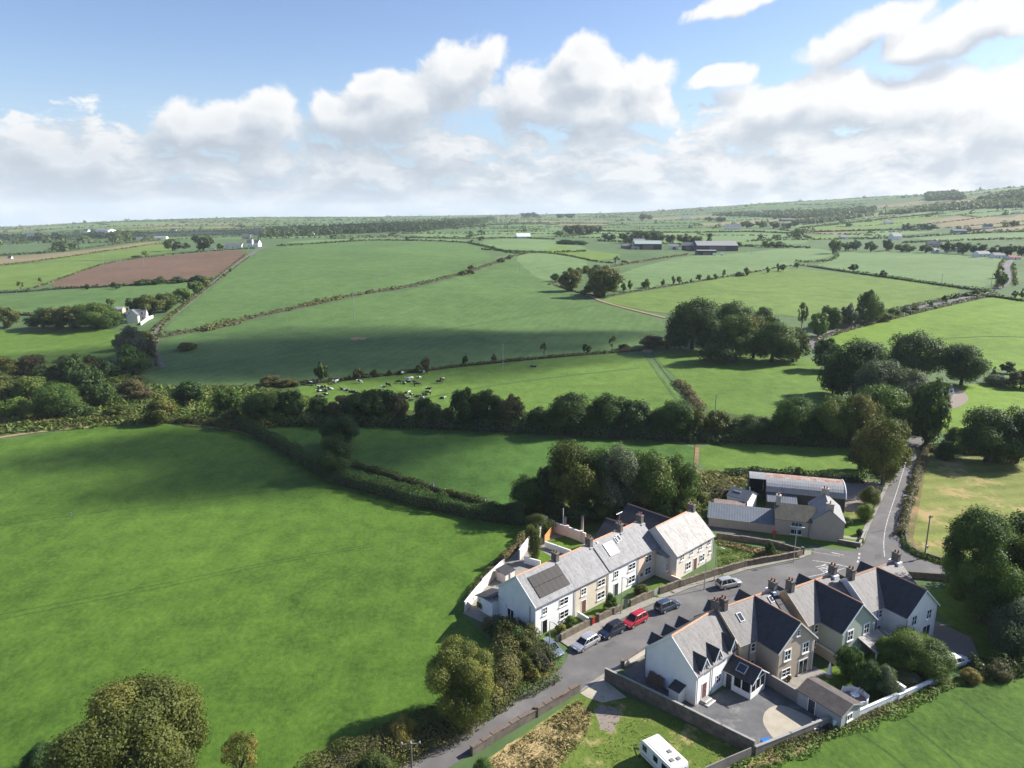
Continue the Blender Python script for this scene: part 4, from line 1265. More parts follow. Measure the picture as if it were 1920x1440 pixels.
cluster([(1562, 476, 26, 30, 'oak', 'green'), (1585, 470, 24, 16, 'oak', 'green'), (1605, 470, 28, 20, 'oak', 'dark'), (1632, 472, 26, 20, 'oak', 'green'), (1665, 470, 28, 24, 'oak', 'dark'), (1690, 472, 24, 16, 'oak', 'green'), (1705, 473, 20, 14, 'oak', 'green'), (1735, 474, 26, 16, 'oak', 'green'), (1775, 474, 30, 22, 'oak', 'dark'), (1805, 476, 30, 24, 'oak', 'dark'), (1835, 478, 30, 22, 'oak', 'dark'), (1870, 480, 30, 20, 'oak', 'dark'), (1895, 482, 28, 24, 'oak', 'dark'), (1915, 480, 26, 22, 'oak', 'dark'), (1702, 432, 22, 14, 'oak', 'far'), (1740, 432, 30, 14, 'oak', 'far'), (1725, 430, 18, 12, 'oak', 'far'), (1900, 425, 18, 12, 'oak', 'far'), (1590, 426, 16, 10, 'oak', 'far')],
        'in the hamlet at the far right', 'trees in the far right hamlet')

cluster([(946, 1200, 40, 34, 'bush', 'olive'), (972, 1216, 44, 36, 'bush', 'green'), (990, 1234, 40, 36, 'bush', 'olive'), (1008, 1258, 34, 28, 'bush', 'brown'), (985, 1262, 44, 36, 'bush', 'olive'), (950, 1240, 44, 30, 'bush', 'green'), (958, 1290, 50, 36, 'bush', 'olive'), (925, 1322, 50, 36, 'bush', 'gold'), (1000, 1276, 34, 22, 'bush', 'gold')],
        'in the growth below the solar panel house', 'bushes below the solar panel house')

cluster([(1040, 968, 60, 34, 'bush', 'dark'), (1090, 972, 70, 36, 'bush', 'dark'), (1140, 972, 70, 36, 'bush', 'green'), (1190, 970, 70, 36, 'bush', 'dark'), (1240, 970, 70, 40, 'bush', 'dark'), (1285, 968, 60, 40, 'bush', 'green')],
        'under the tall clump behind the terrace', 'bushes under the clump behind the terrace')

# ---- hedges and rough growth: each hedge is one plant of leaf clumps along a line
def hedge_arrays(pts, w, h, leaf, per_m, seed, rough=0.35):
    rng = np.random.default_rng(seed)
    pts = resample(pts, 0.01, 1.0, closed=False)
    Pn = np.array([(p.x, p.y) for p in pts])
    seg = np.linalg.norm(np.diff(Pn, axis=0), axis=1)
    cum = np.concatenate([[0], np.cumsum(seg)])
    L = cum[-1]
    n = int(L * per_m)
    s = rng.uniform(0, L, n)
    x = np.interp(s, cum, Pn[:, 0]); y = np.interp(s, cum, Pn[:, 1])
    i = np.clip(np.searchsorted(cum, s) - 1, 0, len(seg) - 1)
    dx = np.diff(Pn, axis=0)[i] / seg[i][:, None]
    nx = np.column_stack([-dx[:, 1], dx[:, 0]])
    k = int(L / 2.2) + 4
    prof = 1 + rough * (rng.random(k) * 2 - 1) * 1.2
    wid = 1 + rough * (rng.random(k) * 2 - 1)
    gi = np.linspace(0, L, k)
    hh = h * np.interp(s, gi, prof)
    ww = w * np.interp(s + 1.1, gi, wid)
    th = rng.uniform(0, math.pi, n)
    rad = 1 - 0.4 * rng.random(n) ** 2
    off = np.cos(th) * ww / 2 * rad
    z = np.maximum(np.abs(np.sin(th)) ** 0.7 * hh * rad, 0.08)
    X = x + nx[:, 0] * off; Y = y + nx[:, 1] * off
    C = np.column_stack([X, Y, terr(X, Y) + z])
    Nn = np.column_stack([nx[:, 0] * np.cos(th), nx[:, 1] * np.cos(th), np.sin(th)]) + rng.normal(size=(n, 3)) * .5
    Nn /= np.linalg.norm(Nn, axis=1, keepdims=True)
    V, F = leaf_quads(C, Nn, leaf, rng)
    lump = np.interp(s, np.linspace(0, L, max(4, int(L / 3))), rng.random(max(4, int(L / 3))))
    return V, F, np.clip(.5 * lump + .5 * rng.random(n), 0, 1)


_hs = [100]


def hedge(uv, w, h, leafm, label, leaf=None, dens=None, rough=.35, cat='hedge', name='hedge', group=None):
    pts = smooth_poly(P(*uv), False, 1)
    d = np.mean([p.y for p in pts])
    leaf = leaf or max(0.32, d * 0.0030)
    per_m = dens or max(2.5, 1.5 * (w + 2 * h) / (leaf * leaf) * (1.5 if d < 330 else .75))
    per_m = min(per_m, 900)
    _hs[0] += 1
    V, F, t = hedge_arrays(pts, w, h, leaf, per_m, _hs[0], rough)
    o = link_mesh(name, np_mesh(name, V, F, LM[leafm], t))
    if name == 'hedge' and d < 700:
        # solid dark core added inside the hedge to block light
        q = resample(pts, 0.02, 2.0, closed=False)
        sv, sf, n7 = [], [], 6
        rg = random.Random(_hs[0])
        for i, p in enumerate(q):
            dr = q[min(i + 1, len(q) - 1)] - q[max(i - 1, 0)]
            nn = Vector((-dr.y, dr.x, 0)).normalized()
            k = rg.uniform(.50, .72) * (.3 if i in (0, len(q) - 1) else 1)
            for j in range(n7):
                a = math.pi * j / (n7 - 1)
                c = p + nn * math.cos(a) * w / 2 * k
                sv.append((c.x, c.y, float(terr(c.x, c.y)) + math.sin(a) * h * k * 1.05 - .05))
        for i in range(len(q) - 1):
            sf += [(i * n7 + j, i * n7 + j + 1, (i + 1) * n7 + j + 1, (i + 1) * n7 + j) for j in range(n7 - 1)]
        link_mesh('light_block_core', np_mesh('light_block_core', sv, sf, m_core), o)
    return tag(o, label, cat, group, 'stuff' if name == 'weed_strip' else None)


hedge([(430, 797), (480, 815), (540, 850), (590, 882), (640, 908), (700, 922), (760, 940), (830, 957), (900, 972), (985, 984)], 3.6, 3.4, 'dark', 'thick dark hedge between the big near field and the shaded field', leaf=.34)
hedge([(655, 872), (720, 890), (800, 915), (880, 938), (935, 955), (1010, 960)], 2.2, 1.3, 'hedge', 'low brownish bank hedge along the upper side of the farm track')
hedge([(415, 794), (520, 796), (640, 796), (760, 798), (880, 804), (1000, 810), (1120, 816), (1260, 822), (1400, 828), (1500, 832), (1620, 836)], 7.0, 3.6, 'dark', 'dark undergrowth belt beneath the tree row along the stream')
hedge([(345, 790), (420, 800), (470, 808), (500, 800), (560, 786)], 5, 2.2, 'olive', 'low olive hedge at the top corner of the big near field')
hedge([(-120, 812), (60, 797), (215, 789), (345, 792)], 4, 1.5, 'olive', 'low scrubby hedge along the top of the big near field')
hedge([(520, 724), (600, 718), (740, 702), (870, 686), (1050, 669), (1205, 657)], 2.2, 1.1, 'brown', 'low brown bank hedge between hill field and cow field')
hedge([(296, 634), (420, 611), (480, 594), (560, 578), (660, 554), (760, 541), (860, 516), (915, 499), (962, 481)], 4.2, 1.9, 'brown', 'long brown bank hedge running diagonally over the hill')
hedge([(560, 577), (600, 568), (640, 560)], 5, 2.6, 'olive', 'bushy green stretch of the diagonal hill hedge, upper one')
hedge([(380, 622), (415, 613), (450, 606)], 6, 3.2, 'olive', 'bushy green stretch of the diagonal hill hedge, lower one')
hedge([(296, 690), (288, 660), (298, 625), (315, 600), (345, 575), (380, 548), (425, 514), (470, 480)], 1.6, .8, 'olive', 'hedge on the right bank of the lane to the brow')
hedge([(270, 640), (300, 606), (335, 580), (372, 548), (418, 512), (462, 476)], 1.8, 1.0, 'olive', 'hedge on the left bank of the lane to the brow')
hedge([(-60, 553), (60, 547), (110, 542), (200, 539), (300, 531), (400, 524)], 3.0, 1.8, 'dark', 'hedge along the lower edge of the ploughed field')
hedge([(-60, 588), (60, 592), (130, 592), (200, 590)], 2.5, 1.6, 'brown', 'hedge below the green field under the ploughed field')
hedge([(66, 540), (140, 514), (205, 491), (330, 476), (478, 466)], 1.6, 0.9, 'brown', 'pale bank along the upper edge of the ploughed field')
hedge([(-60, 504), (60, 492), (200, 472), (306, 456)], 2.5, 1.3, 'olive', 'thin hedge above the pale field at the far left')
hedge([(-60, 483), (60, 476), (90, 475), (300, 450)], 3, 2.2, 'far', 'dark hedge beyond the stubble field at the far left')
hedge([(1040, 535), (1085, 550), (1130, 558), (1180, 548), (1290, 531), (1400, 513), (1470, 500), (1510, 498)], 2.2, 1.0, 'brown', 'low bank hedge running right from the two spreading trees')
hedge([(1512, 499), (1600, 512), (1680, 523), (1780, 538), (1862, 548)], 3.4, 1.9, 'green', 'neat dark hedge dividing the two pale hill fields')
hedge([(1490, 492), (1530, 492), (1562, 489), (1572, 478), (1562, 470)], 3.2, 2.0, 'green', 'curved hedge at the end of the pale field')
hedge([(1525, 640), (1580, 622), (1640, 606), (1720, 587), (1800, 567), (1870, 552)], 3.0, 1.6, 'brown', 'brown bank hedge on the lower side of the hill lane')
hedge([(1540, 618), (1620, 596), (1700, 577), (1790, 558), (1860, 545)], 3.0, 1.8, 'olive', 'green hedge on the upper side of the hill lane')
hedge([(1780, 556), (1860, 556), (1920, 566), (2000, 572)], 3.0, 1.8, 'dark', 'dark hedge at the top of the bright right field')
hedge([(1904, 536), (1902, 512), (1900, 497)], 2.5, 1.8, 'olive', 'hedge on the right bank of the lane bend')
hedge([(1868, 540), (1876, 520), (1874, 500), (1884, 486)], 2.5, 1.8, 'olive', 'hedge on the left bank of the lane bend')
hedge([(1268, 718), (1285, 730), (1300, 752), (1312, 772)], 4.0, 2.0, 'brown', 'short overgrown hedge beside the fenced path strip')
hedge([(962, 481), (1000, 472), (1060, 478), (1115, 491), (1150, 494)], 2.2, 1.2, 'olive', 'hedge at the top of the small pale hill field')
hedge([(880, 457), (930, 468), (960, 476), (990, 474)], 3.0, 1.8, 'dark', 'dark hedge on the brow of the hill')
hedge([(520, 462), (620, 456), (700, 451), (800, 452), (885, 456)], 3.0, 1.8, 'far', 'hedge along the top of the upper hill field')
hedge([(900, 468), (960, 472), (1040, 474), (1100, 472)], 2.6, 1.6, 'dark', 'hedge under the pale field by the white roofed barn')
hedge([(1030, 534), (1060, 524), (1100, 510), (1150, 500), (1220, 488), (1290, 478)], 2.6, 1.6, 'brown', 'brown hedge bank below the black barns')
hedge([(760, 446), (890, 448), (960, 446), (1040, 449)], 3, 1.6, 'far', 'hedge below the pale upper field')
hedge([(760, 436), (860, 428), (940, 421), (1030, 419)], 4, 2.4, 'far', 'hedge along the top of the pale upper field')
hedge([(1120, 452), (1300, 461), (1480, 464), (1520, 466)], 3.5, 2.4, 'dark', 'hedge behind the black barns')
hedge([(1060, 432), (1200, 436), (1480, 435), (1520, 448)], 3.5, 2.2, 'far', 'hedge above the wide pale field')
hedge([(1500, 428), (1640, 412), (1760, 401)], 5, 3, 'far', 'hedge above the yellow green slope at the right')
hedge([(1520, 436), (1640, 433), (1760, 429)], 4.5, 3, 'far', 'hedge below the yellow green slope at the right')
hedge([(1690, 456), (1800, 452), (1990, 448)], 4, 2.6, 'far', 'hedge above the far right hamlet')
hedge([(1600, 449), (1700, 446), (1800, 439), (1990, 434)], 4, 2.4, 'far', 'hedge below the stubble field at the far right')
# roadside growth near by
hedge([(935, 1192), (965, 1207), (990, 1224), (1008, 1244), (1020, 1262)], 4.6, 3.0, 'hedge', 'dense brownish hedge below the solar panel house', leaf=.24)
hedge([(905, 1180), (935, 1186), (975, 1192), (1010, 1208)], 2.8, 2.2, 'hedge', 'hedge between the near field and the terrace gable', leaf=.24)
hedge([(945, 1230), (960, 1265), (945, 1300), (910, 1335)], 4.0, 3.2, 'hedge', 'overgrown hedge between the golden tree and the lane', leaf=.24)
hedge([(1040, 1266), (1000, 1288), (950, 1318), (890, 1352)], 2.6, 1.3, 'olive', 'low strip of weeds along the lane', leaf=.26, cat='weeds', name='weed_strip')
hedge([(890, 1345), (800, 1385), (700, 1425), (600, 1470), (480, 1540)], 6.0, 2.8, 'hedge', 'brown green roadside hedge at the bottom edge of the big field', leaf=.22)
hedge([(880, 1356), (800, 1395), (740, 1430), (690, 1460)], 1.8, .8, 'light', 'low green weeds between the roadside hedge and the lane', leaf=.30, cat='weeds', name='weed_strip')
hedge([(1690, 1008), (1698, 965), (1712, 915), (1726, 870), (1738, 835)], 2.0, 1.4, 'brown', 'overgrown stone bank hedge on the right of the road', leaf=.4)
hedge([(1694, 1012), (1702, 1030), (1735, 1048), (1790, 1060)], 1.6, .8, 'light', 'low weeds on the bank round the road corner', leaf=.36, cat='weeds', name='weed_strip')
hedge([(1668, 900), (1680, 870), (1694, 838)], 2.0, 1.2, 'olive', 'verge growth on the left of the road under the olive tree', leaf=.4)
hedge([(1745, 845), (1800, 850), (1860, 852), (1930, 852)], 4, 2.6, 'dark', 'dark hedge along the top of the mown meadow', leaf=.5)
hedge([(1360, 890), (1420, 886), (1480, 894), (1560, 898), (1620, 905)], 3.2, 1.8, 'dark', 'dark hedge behind the barn', leaf=.45)
hedge([(1318, 935), (1345, 930), (1365, 925)], 4, 2.4, 'brown', 'brown scrub left of the white farm sheds', leaf=.45)
hedge([(880, 1130), (905, 1095), (935, 1060), (965, 1028), (985, 1005)], 1.6, 1.3, 'hedge', 'brown scrub along the outside of the terrace garden wall', leaf=.32)
hedge([(1450, 1412), (1500, 1391), (1580, 1362), (1660, 1330), (1775, 1280)], 1.8, .45, 'brown', 'brown weeds along the foot of the white garden wall', leaf=.30, rough=.6, cat='weeds', name='weed_strip')
hedge([(1380, 1444), (1440, 1424), (1520, 1394), (1620, 1354), (1700, 1322), (1800, 1278)], 2.4, .45, 'light', 'green weeds at the edge of the lower right field', leaf=.30, rough=.6, cat='weeds', name='weed_strip')
hedge([(1820, 1258), (1870, 1262), (1930, 1250)], 4, 2, 'olive', 'rough hedge at the right edge of the lower right field', leaf=.36)
hedge([(1346, 1016), (1440, 1034), (1500, 1045)], 1.2, .5, 'brown', 'dry growth along the wall of the triangular plot', leaf=.3, cat='weeds', name='weed_strip')


def tufts(name, poly_uv, n, h, m, seed, label_kind='stuff'):
    """loose standing grass over an area"""
    rng = np.random.default_rng(seed)
    pts = P(*poly_uv)
    xs = np.array([p.x for p in pts]); ys = np.array([p.y for p in pts])
    X, Y = [], []
    while len(X) < n:
        x = rng.uniform(xs.min(), xs.max(), n * 2); y = rng.uniform(ys.min(), ys.max(), n * 2)
        ins = np.zeros(len(x), bool)
        x2, y2 = np.roll(xs, -1), np.roll(ys, -1)
        for k in range(len(xs)):
            c = ((ys[k] > y) != (y2[k] > y)) & (x < (x2[k] - xs[k]) * (y - ys[k]) / (y2[k] - ys[k] + 1e-12) + xs[k])
            ins ^= c
        X += list(x[ins]); Y += list(y[ins])
    X, Y = np.array(X[:n]), np.array(Y[:n])
    clump = 0.5 + 0.5 * np.sin(X * .9 + 1.7 * np.sin(Y * .6)) * np.sin(Y * 1.1 + np.sin(X * .5))
    hh = h * (0.4 + 0.9 * clump) * rng.uniform(.6, 1.2, n)
    C = np.column_stack([X, Y, terr(X, Y) + hh * .45])
    a = rng.uniform(0, 6.28, n)
    t = np.column_stack([np.cos(a), np.sin(a), np.zeros(n)]) * (hh * .55)[:, None]
    lean = np.column_stack([rng.normal(size=n) * 1.2, rng.normal(size=n) * 1.2, np.ones(n)]) * (hh * .6)[:, None]
    V = np.stack([C - t * .6 - lean * .8, C + t * .6 - lean * .8, C + t * .4 + lean, C - t * .4 + lean], 1).reshape(-1, 3)
    o = link_mesh(name, np_mesh(name, V, np.arange(4 * n).reshape(n, 4), LM[m], np.clip(.4 * clump + .6 * rng.random(n), 0, 1)))
    tag(o, kind='stuff')


LM['straw'] = leaf_mat('straw_blades', (0.15, 0.125, 0.040), (0.34, 0.25, 0.115), trans=.2)
LM['blade'] = leaf_mat('grass_blades', (0.055, 0.105, 0.014), (0.135, 0.195, 0.034), trans=.3)
tufts('dry_grass', [(885, 1450), (1085, 1312), (1112, 1330), (1100, 1380), (1050, 1440), (1000, 1470), (890, 1470)], 2600, .26, 'straw', 1)
tufts('rough_grass', [(960, 1440), (1090, 1312), (1180, 1314), (1400, 1410), (1330, 1470), (950, 1470)], 1200, .18, 'blade', 2)
tufts('rough_grass', [(1310, 882), (1360, 886), (1420, 894), (1590, 896), (1420, 905), (1380, 930), (1330, 950), (1310, 930)], 3500, .4, 'blade', 3)
tufts('dry_grass', [(1310, 882), (1420, 896), (1330, 950), (1310, 930)], 2000, .5, 'straw', 4)
tufts('rough_grass', [(1345, 1020), (1440, 1034), (1500, 1046), (1400, 1064), (1345, 1085)], 2500, .22, 'blade', 5)
tufts('dry_grass', [(1345, 1020), (1440, 1034), (1500, 1046), (1460, 1050)], 1500, .3, 'straw', 6)
tufts('ground_cover', [(-200, 760), (0, 690), (200, 690), (300, 726), (480, 726), (600, 752), (500, 795), (345, 790), (0, 815), (-200, 830)], 12000, 1.1, 'green', 7)
tufts('ground_cover', [(-200, 760), (0, 690), (200, 690), (300, 726), (480, 726), (600, 752), (500, 795), (345, 790), (0, 815), (-200, 830)], 7000, 1.0, 'brown', 8)


# ---- far woods, far hedge network: masses nobody could count
def scatter_mass(name, centres, w, h, leaf, per, m, seed):
    rng = np.random.default_rng(seed)
    C = np.repeat(np.array([(c[0], c[1]) for c in centres]), per, 0)
    n = len(C)
    d = rng.normal(size=(n, 3)); d /= np.linalg.norm(d, axis=1, keepdims=True); d[:, 2] = np.abs(d[:, 2])
    sc = np.repeat(rng.uniform(.7, 1.3, len(centres)), per)
    q = np.column_stack([C[:, 0] + d[:, 0] * w / 2 * sc, C[:, 1] + d[:, 1] * w / 2 * sc, np.zeros(n)])
    q[:, 2] = terr(q[:, 0], q[:, 1]) + d[:, 2] * h * sc * rng.uniform(.6, 1, n)
    Nn = d + rng.normal(size=(n, 3)) * .4
    Nn /= np.linalg.norm(Nn, axis=1, keepdims=True)
    V, F = leaf_quads(q, Nn, leaf, rng, 0.9)
    o = link_mesh(name, np_mesh(name, V, F, LM[m], np.repeat(rng.random(len(centres)), per) * .6 + rng.random(n) * .4))
    return tag(o, kind='stuff')


def wood(uv, spacing, w, h, seed, name='woodland', m='far'):
    pts = P(*uv)
    rng = random.Random(seed)
    xs = [p.x for p in pts]; ys = [p.y for p in pts]
    cs = []
    def inside(x, y):
        r = False
        for i in range(len(pts)):
            a, b = pts[i], pts[i - 1]
            if (a.y > y) != (b.y > y) and x < (b.x - a.x) * (y - a.y) / (b.y - a.y) + a.x: r = not r
        return r
    n = int((max(xs) - min(xs)) * (max(ys) - min(ys)) / spacing ** 2)
    for _ in range(min(n, 40000)):
        x, y = rng.uniform(min(xs), max(xs)), rng.uniform(min(ys), max(ys))
        if inside(x, y): cs.append((x, y))
    if cs: scatter_mass(name, cs[:2600], w, h, w * .42, 22, m, seed)


wood([(1490, 418), (1560, 412), (1700, 396), (1800, 384), (1920, 376), (2000, 372), (2000, 390), (1800, 394), (1640, 404), (1520, 420)], 11, 14, 12, 1)
wood([(1330, 404), (1500, 398), (1640, 391), (1640, 399), (1500, 410), (1440, 408)], 15, 16, 12, 2)
wood([(1735, 366), (1790, 362), (1808, 374), (1740, 378)], 12, 15, 14, 3)
wood([(1830, 375), (1920, 358), (2000, 354), (2000, 364), (1900, 372)], 14, 16, 12, 4)
wood([(490, 446), (600, 442), (760, 434), (900, 420), (930, 412), (800, 420), (600, 432), (500, 438)], 12, 12, 14, 5, 'conifer_plantation', 'far')
wood([(0, 446), (60, 440), (200, 442), (240, 446), (150, 456), (0, 458)], 60, 17, 12, 6)
wood([(-100, 450), (0, 444), (0, 466), (-100, 470)], 40, 16, 12, 8)
wood([(205, 446), (235, 444), (250, 452), (215, 456)], 20, 16, 14, 9)
wood([(100, 466), (145, 462), (150, 470), (105, 474)], 18, 14, 11, 10)


def far_hedges():
    cs = []
    rng = random.Random(5)
    near_fields = []
    for a, b in FAR_LINES:
        L = (b - a).length
        sp = 9 if a.y < 2600 else 24
        if rng.random() < .25: continue
        for k in range(int(L / sp)):
            p = a.lerp(b, (k + rng.uniform(-.4, .4)) / (L / sp))
            cs.append((p.x + rng.uniform(-2, 2), p.y + rng.uniform(-2, 2)))
    nearc = [c for c in cs if c[1] < 2600]
    farc = [c for c in cs if c[1] >= 2600]
    scatter_mass('far_hedgerows', nearc, 6, 2.6, 3.2, 9, 'far', 21)
    scatter_mass('far_hedgerows', farc, 14, 3.6, 7, 6, 'far', 22)
    trees = [c for c in nearc if rng.random() < .03]
    scatter_mass('far_hedgerow_trees', trees, 13, 11, 5, 22, 'far', 23)
    trees = [c for c in farc if rng.random() < .025]
    scatter_mass('far_hedgerow_trees', trees, 18, 13, 8, 14, 'far', 24)


far_hedges()

# ------------------------------------------------------------------ houses
def plaster(name, c, dirt=0.25):
    return mat(name, c, 0.85, 0.05, 0.8, stain=(tuple(x * (1 - dirt) for x in c), 0.45, 0.52, 0.80), bump=0.08, bscale=14)


w_white = plaster('plaster_white', (0.80, 0.79, 0.76), .14)
w_white2 = plaster('plaster_white_grey', (0.78, 0.77, 0.75), .18)
w_cream = plaster('plaster_cream', (0.70, 0.62, 0.49), .12)
w_pink = plaster('plaster_pink', (0.80, 0.59, 0.46), .12)
w_pale = plaster('plaster_pale_cream', (0.74, 0.68, 0.60), .14)
w_tan = plaster('plaster_tan', (0.54, 0.44, 0.33), .15)
w_sand = plaster('plaster_sand', (0.62, 0.50, 0.33), .15)
w_green = plaster('plaster_pale_green', (0.44, 0.49, 0.40), .12)
w_farm = plaster('plaster_grey_brown', (0.42, 0.37, 0.31), .22)
m_trim = mat('white_paint', (0.80, 0.80, 0.79), 0.5, 0.05, 3, spec=.4)
m_pvc = mat('white_window_frame', (0.82, 0.82, 0.81), 0.4, 0.04, 3, spec=.5)
m_stone = mat('stone_wall', (0.185, 0.155, 0.115), 0.95, 0.45, 1.7, stain=((0.12, 0.11, 0.07), 0.8, 0.5, 0.75), coords='World', bump=0.8, bscale=3.0)
m_stone2 = mat('weathered_wall', (0.150, 0.125, 0.102), 0.95, 0.35, 1.2, stain=((0.10, 0.085, 0.07), 0.5, 0.45, 0.75), coords='World', bump=0.5, bscale=5)
m_block = mat('rendered_grey_wall', (0.255, 0.225, 0.20), 0.9, 0.15, 0.6, stain=((0.17, 0.15, 0.135), 0.4, 0.45, 0.72), coords='World', bump=0.2, bscale=8)
m_chim = mat('chimney_render', (0.17, 0.15, 0.13), 0.9, 0.25, 2.5, stain=((0.10, 0.095, 0.08), 1.5, 0.45, 0.7), bump=0.3, bscale=9)
m_pot = mat('clay_pot', (0.24, 0.10, 0.07), 0.8, 0.2, 8)
m_clay = mat('clay_ridge', (0.52, 0.30, 0.19), 0.8, 0.16, 3.0)
m_clay2 = mat('clay_ridge_weathered', (0.42, 0.24, 0.17), 0.85, 0.2, 3.0)
m_lead = mat('lead_flashing', (0.42, 0.43, 0.44), 0.5, 0.12, 3, spec=.5)
m_gutter = mat('gutter_plastic', (0.16, 0.16, 0.165), 0.5, 0.1, 3)
m_brown = mat('brown_door', (0.17, 0.075, 0.055), 0.55, 0.15, 5)
m_dkdoor = mat('dark_door', (0.05, 0.055, 0.06), 0.5, 0.2, 5)
m_red = mat('red_paint', (0.42, 0.035, 0.035), 0.5, 0.08, 4)
m_orange = mat('orange_fence', (0.55, 0.26, 0.10), 0.8, 0.15, 4)
m_wood = mat('dark_wood', (0.16, 0.10, 0.065), 0.9, 0.25, 5)
m_postw = mat('pole_wood', (0.15, 0.125, 0.105), 0.9, 0.2, 5)
m_galv = mat('galvanised_steel', (0.50, 0.51, 0.52), 0.45, 0.1, 4, metallic=.6)
m_black = mat('black_rubber', (0.02, 0.02, 0.02), 0.8, 0.2, 8)
m_steel = mat('wheel_alloy', (0.55, 0.55, 0.56), 0.35, 0.1, 8, metallic=.7)


def glass(name, c=(0.012, 0.015, 0.018), rough=0.06, spec=.5):
    return mat(name, c, rough, 0.25, 1.2, spec=spec)


m_glass = glass('window_glass')
m_solar = mat('solar_cells', (0.040, 0.035, 0.036), 0.55, 0.12, 2, spec=.12)
m_sky = glass('skylight_glass', (0.03, 0.045, 0.06), .04, .8)
m_collect = mat('solar_collector_glass', (0.62, 0.62, 0.62), 0.2, 0.06, 2, spec=.6)


def slate(name, c, row=0.30, light=0.0):
    """slates: rows, single slates of slightly different tone, lichen"""
    if name in MATS: return MATS[name]
    m = bpy.data.materials.new(name)
    m.use_nodes = True
    t = m.node_tree
    N = NT(t)
    b = t.nodes['Principled BSDF']
    uv = N.n('ShaderNodeUVMap')
    br = N.n('ShaderNodeTexBrick')
    N.link(uv.outputs[0], br.inputs['Vector'])
    br.inputs['Scale'].default_value = 1.0
    br.inputs['Brick Width'].default_value = 0.32
    br.inputs['Row Height'].default_value = row
    br.inputs['Mortar Size'].default_value = 0.012
    br.inputs['Mortar Smooth'].default_value = 0.3
    br.inputs['Color1'].default_value = (*[x * .78 for x in c], 1)
    br.inputs['Color2'].default_value = (*[min(1, x * 1.22) for x in c], 1)
    br.inputs['Mortar'].default_value = (*[x * .42 for x in c], 1)
    big = N.noise(uv.outputs[0], 0.55, 5, 0.65)
    st = N.vmath('MULTIPLY', uv.outputs[0], (1.6, 0.35, 1))
    streak = N.noise(st, 1.4, 5, 0.65)
    k = N.math('MULTIPLY_ADD', big, 0.5, N.math('MULTIPLY', streak, 0.7))
    col = N.mix(N.sstep(k, 0.42, 0.85), br.outputs['Color'], tuple(min(1, x * 1.55 + light) for x in c))
    col = N.mix(N.sstep(N.noise(uv.outputs[0], 2.6, 4, .7), .60, .76, 0, .55), col, tuple(x * .5 for x in c))
    N.link(col, b.inputs['Base Color'])
    b.inputs['Roughness'].default_value = .62
    b.inputs['Specular IOR Level'].default_value = .35
    bp = N.n('ShaderNodeBump')
    bp.inputs['Strength'].default_value = .5
    bp.inputs['Distance'].default_value = .02
    N.link(br.outputs['Fac'], bp.inputs['Height'])
    bp.invert = True
    N.link(bp.outputs[0], b.inputs['Normal'])
    MATS[name] = m
    return m


s_grey = slate('slate_grey', (0.165, 0.165, 0.168))
s_pale = slate('slate_pale', (0.235, 0.222, 0.208), light=.02)
s_old = slate('slate_old', (0.125, 0.118, 0.114))
s_dark_shade = slate('slate_dark_and_shade', (0.034, 0.034, 0.038))  # dark slate; on the lower-row wings its near-black paints in shade
s_moss = slate('slate_mossy', (0.085, 0.080, 0.060))
s_far = mat('far_slate', (0.13, 0.135, 0.145), .7, .2, .5)


def roof_uv(me):
    """lay UVs in metres on every face: u along the horizontal, v up the slope"""
    uvl = me.uv_layers.new(name='UVMap')
    for p in me.polygons:
        n = p.normal
        h = Vector((-n.y, n.x, 0))
        if h.length < 1e-4: h = Vector((1, 0, 0))
        h.normalize()
        s = n.cross(h)
        for li in p.loop_indices:
            co = me.vertices[me.loops[li].vertex_index].co
            uvl.data[li].uv = (co.dot(h), co.dot(s))


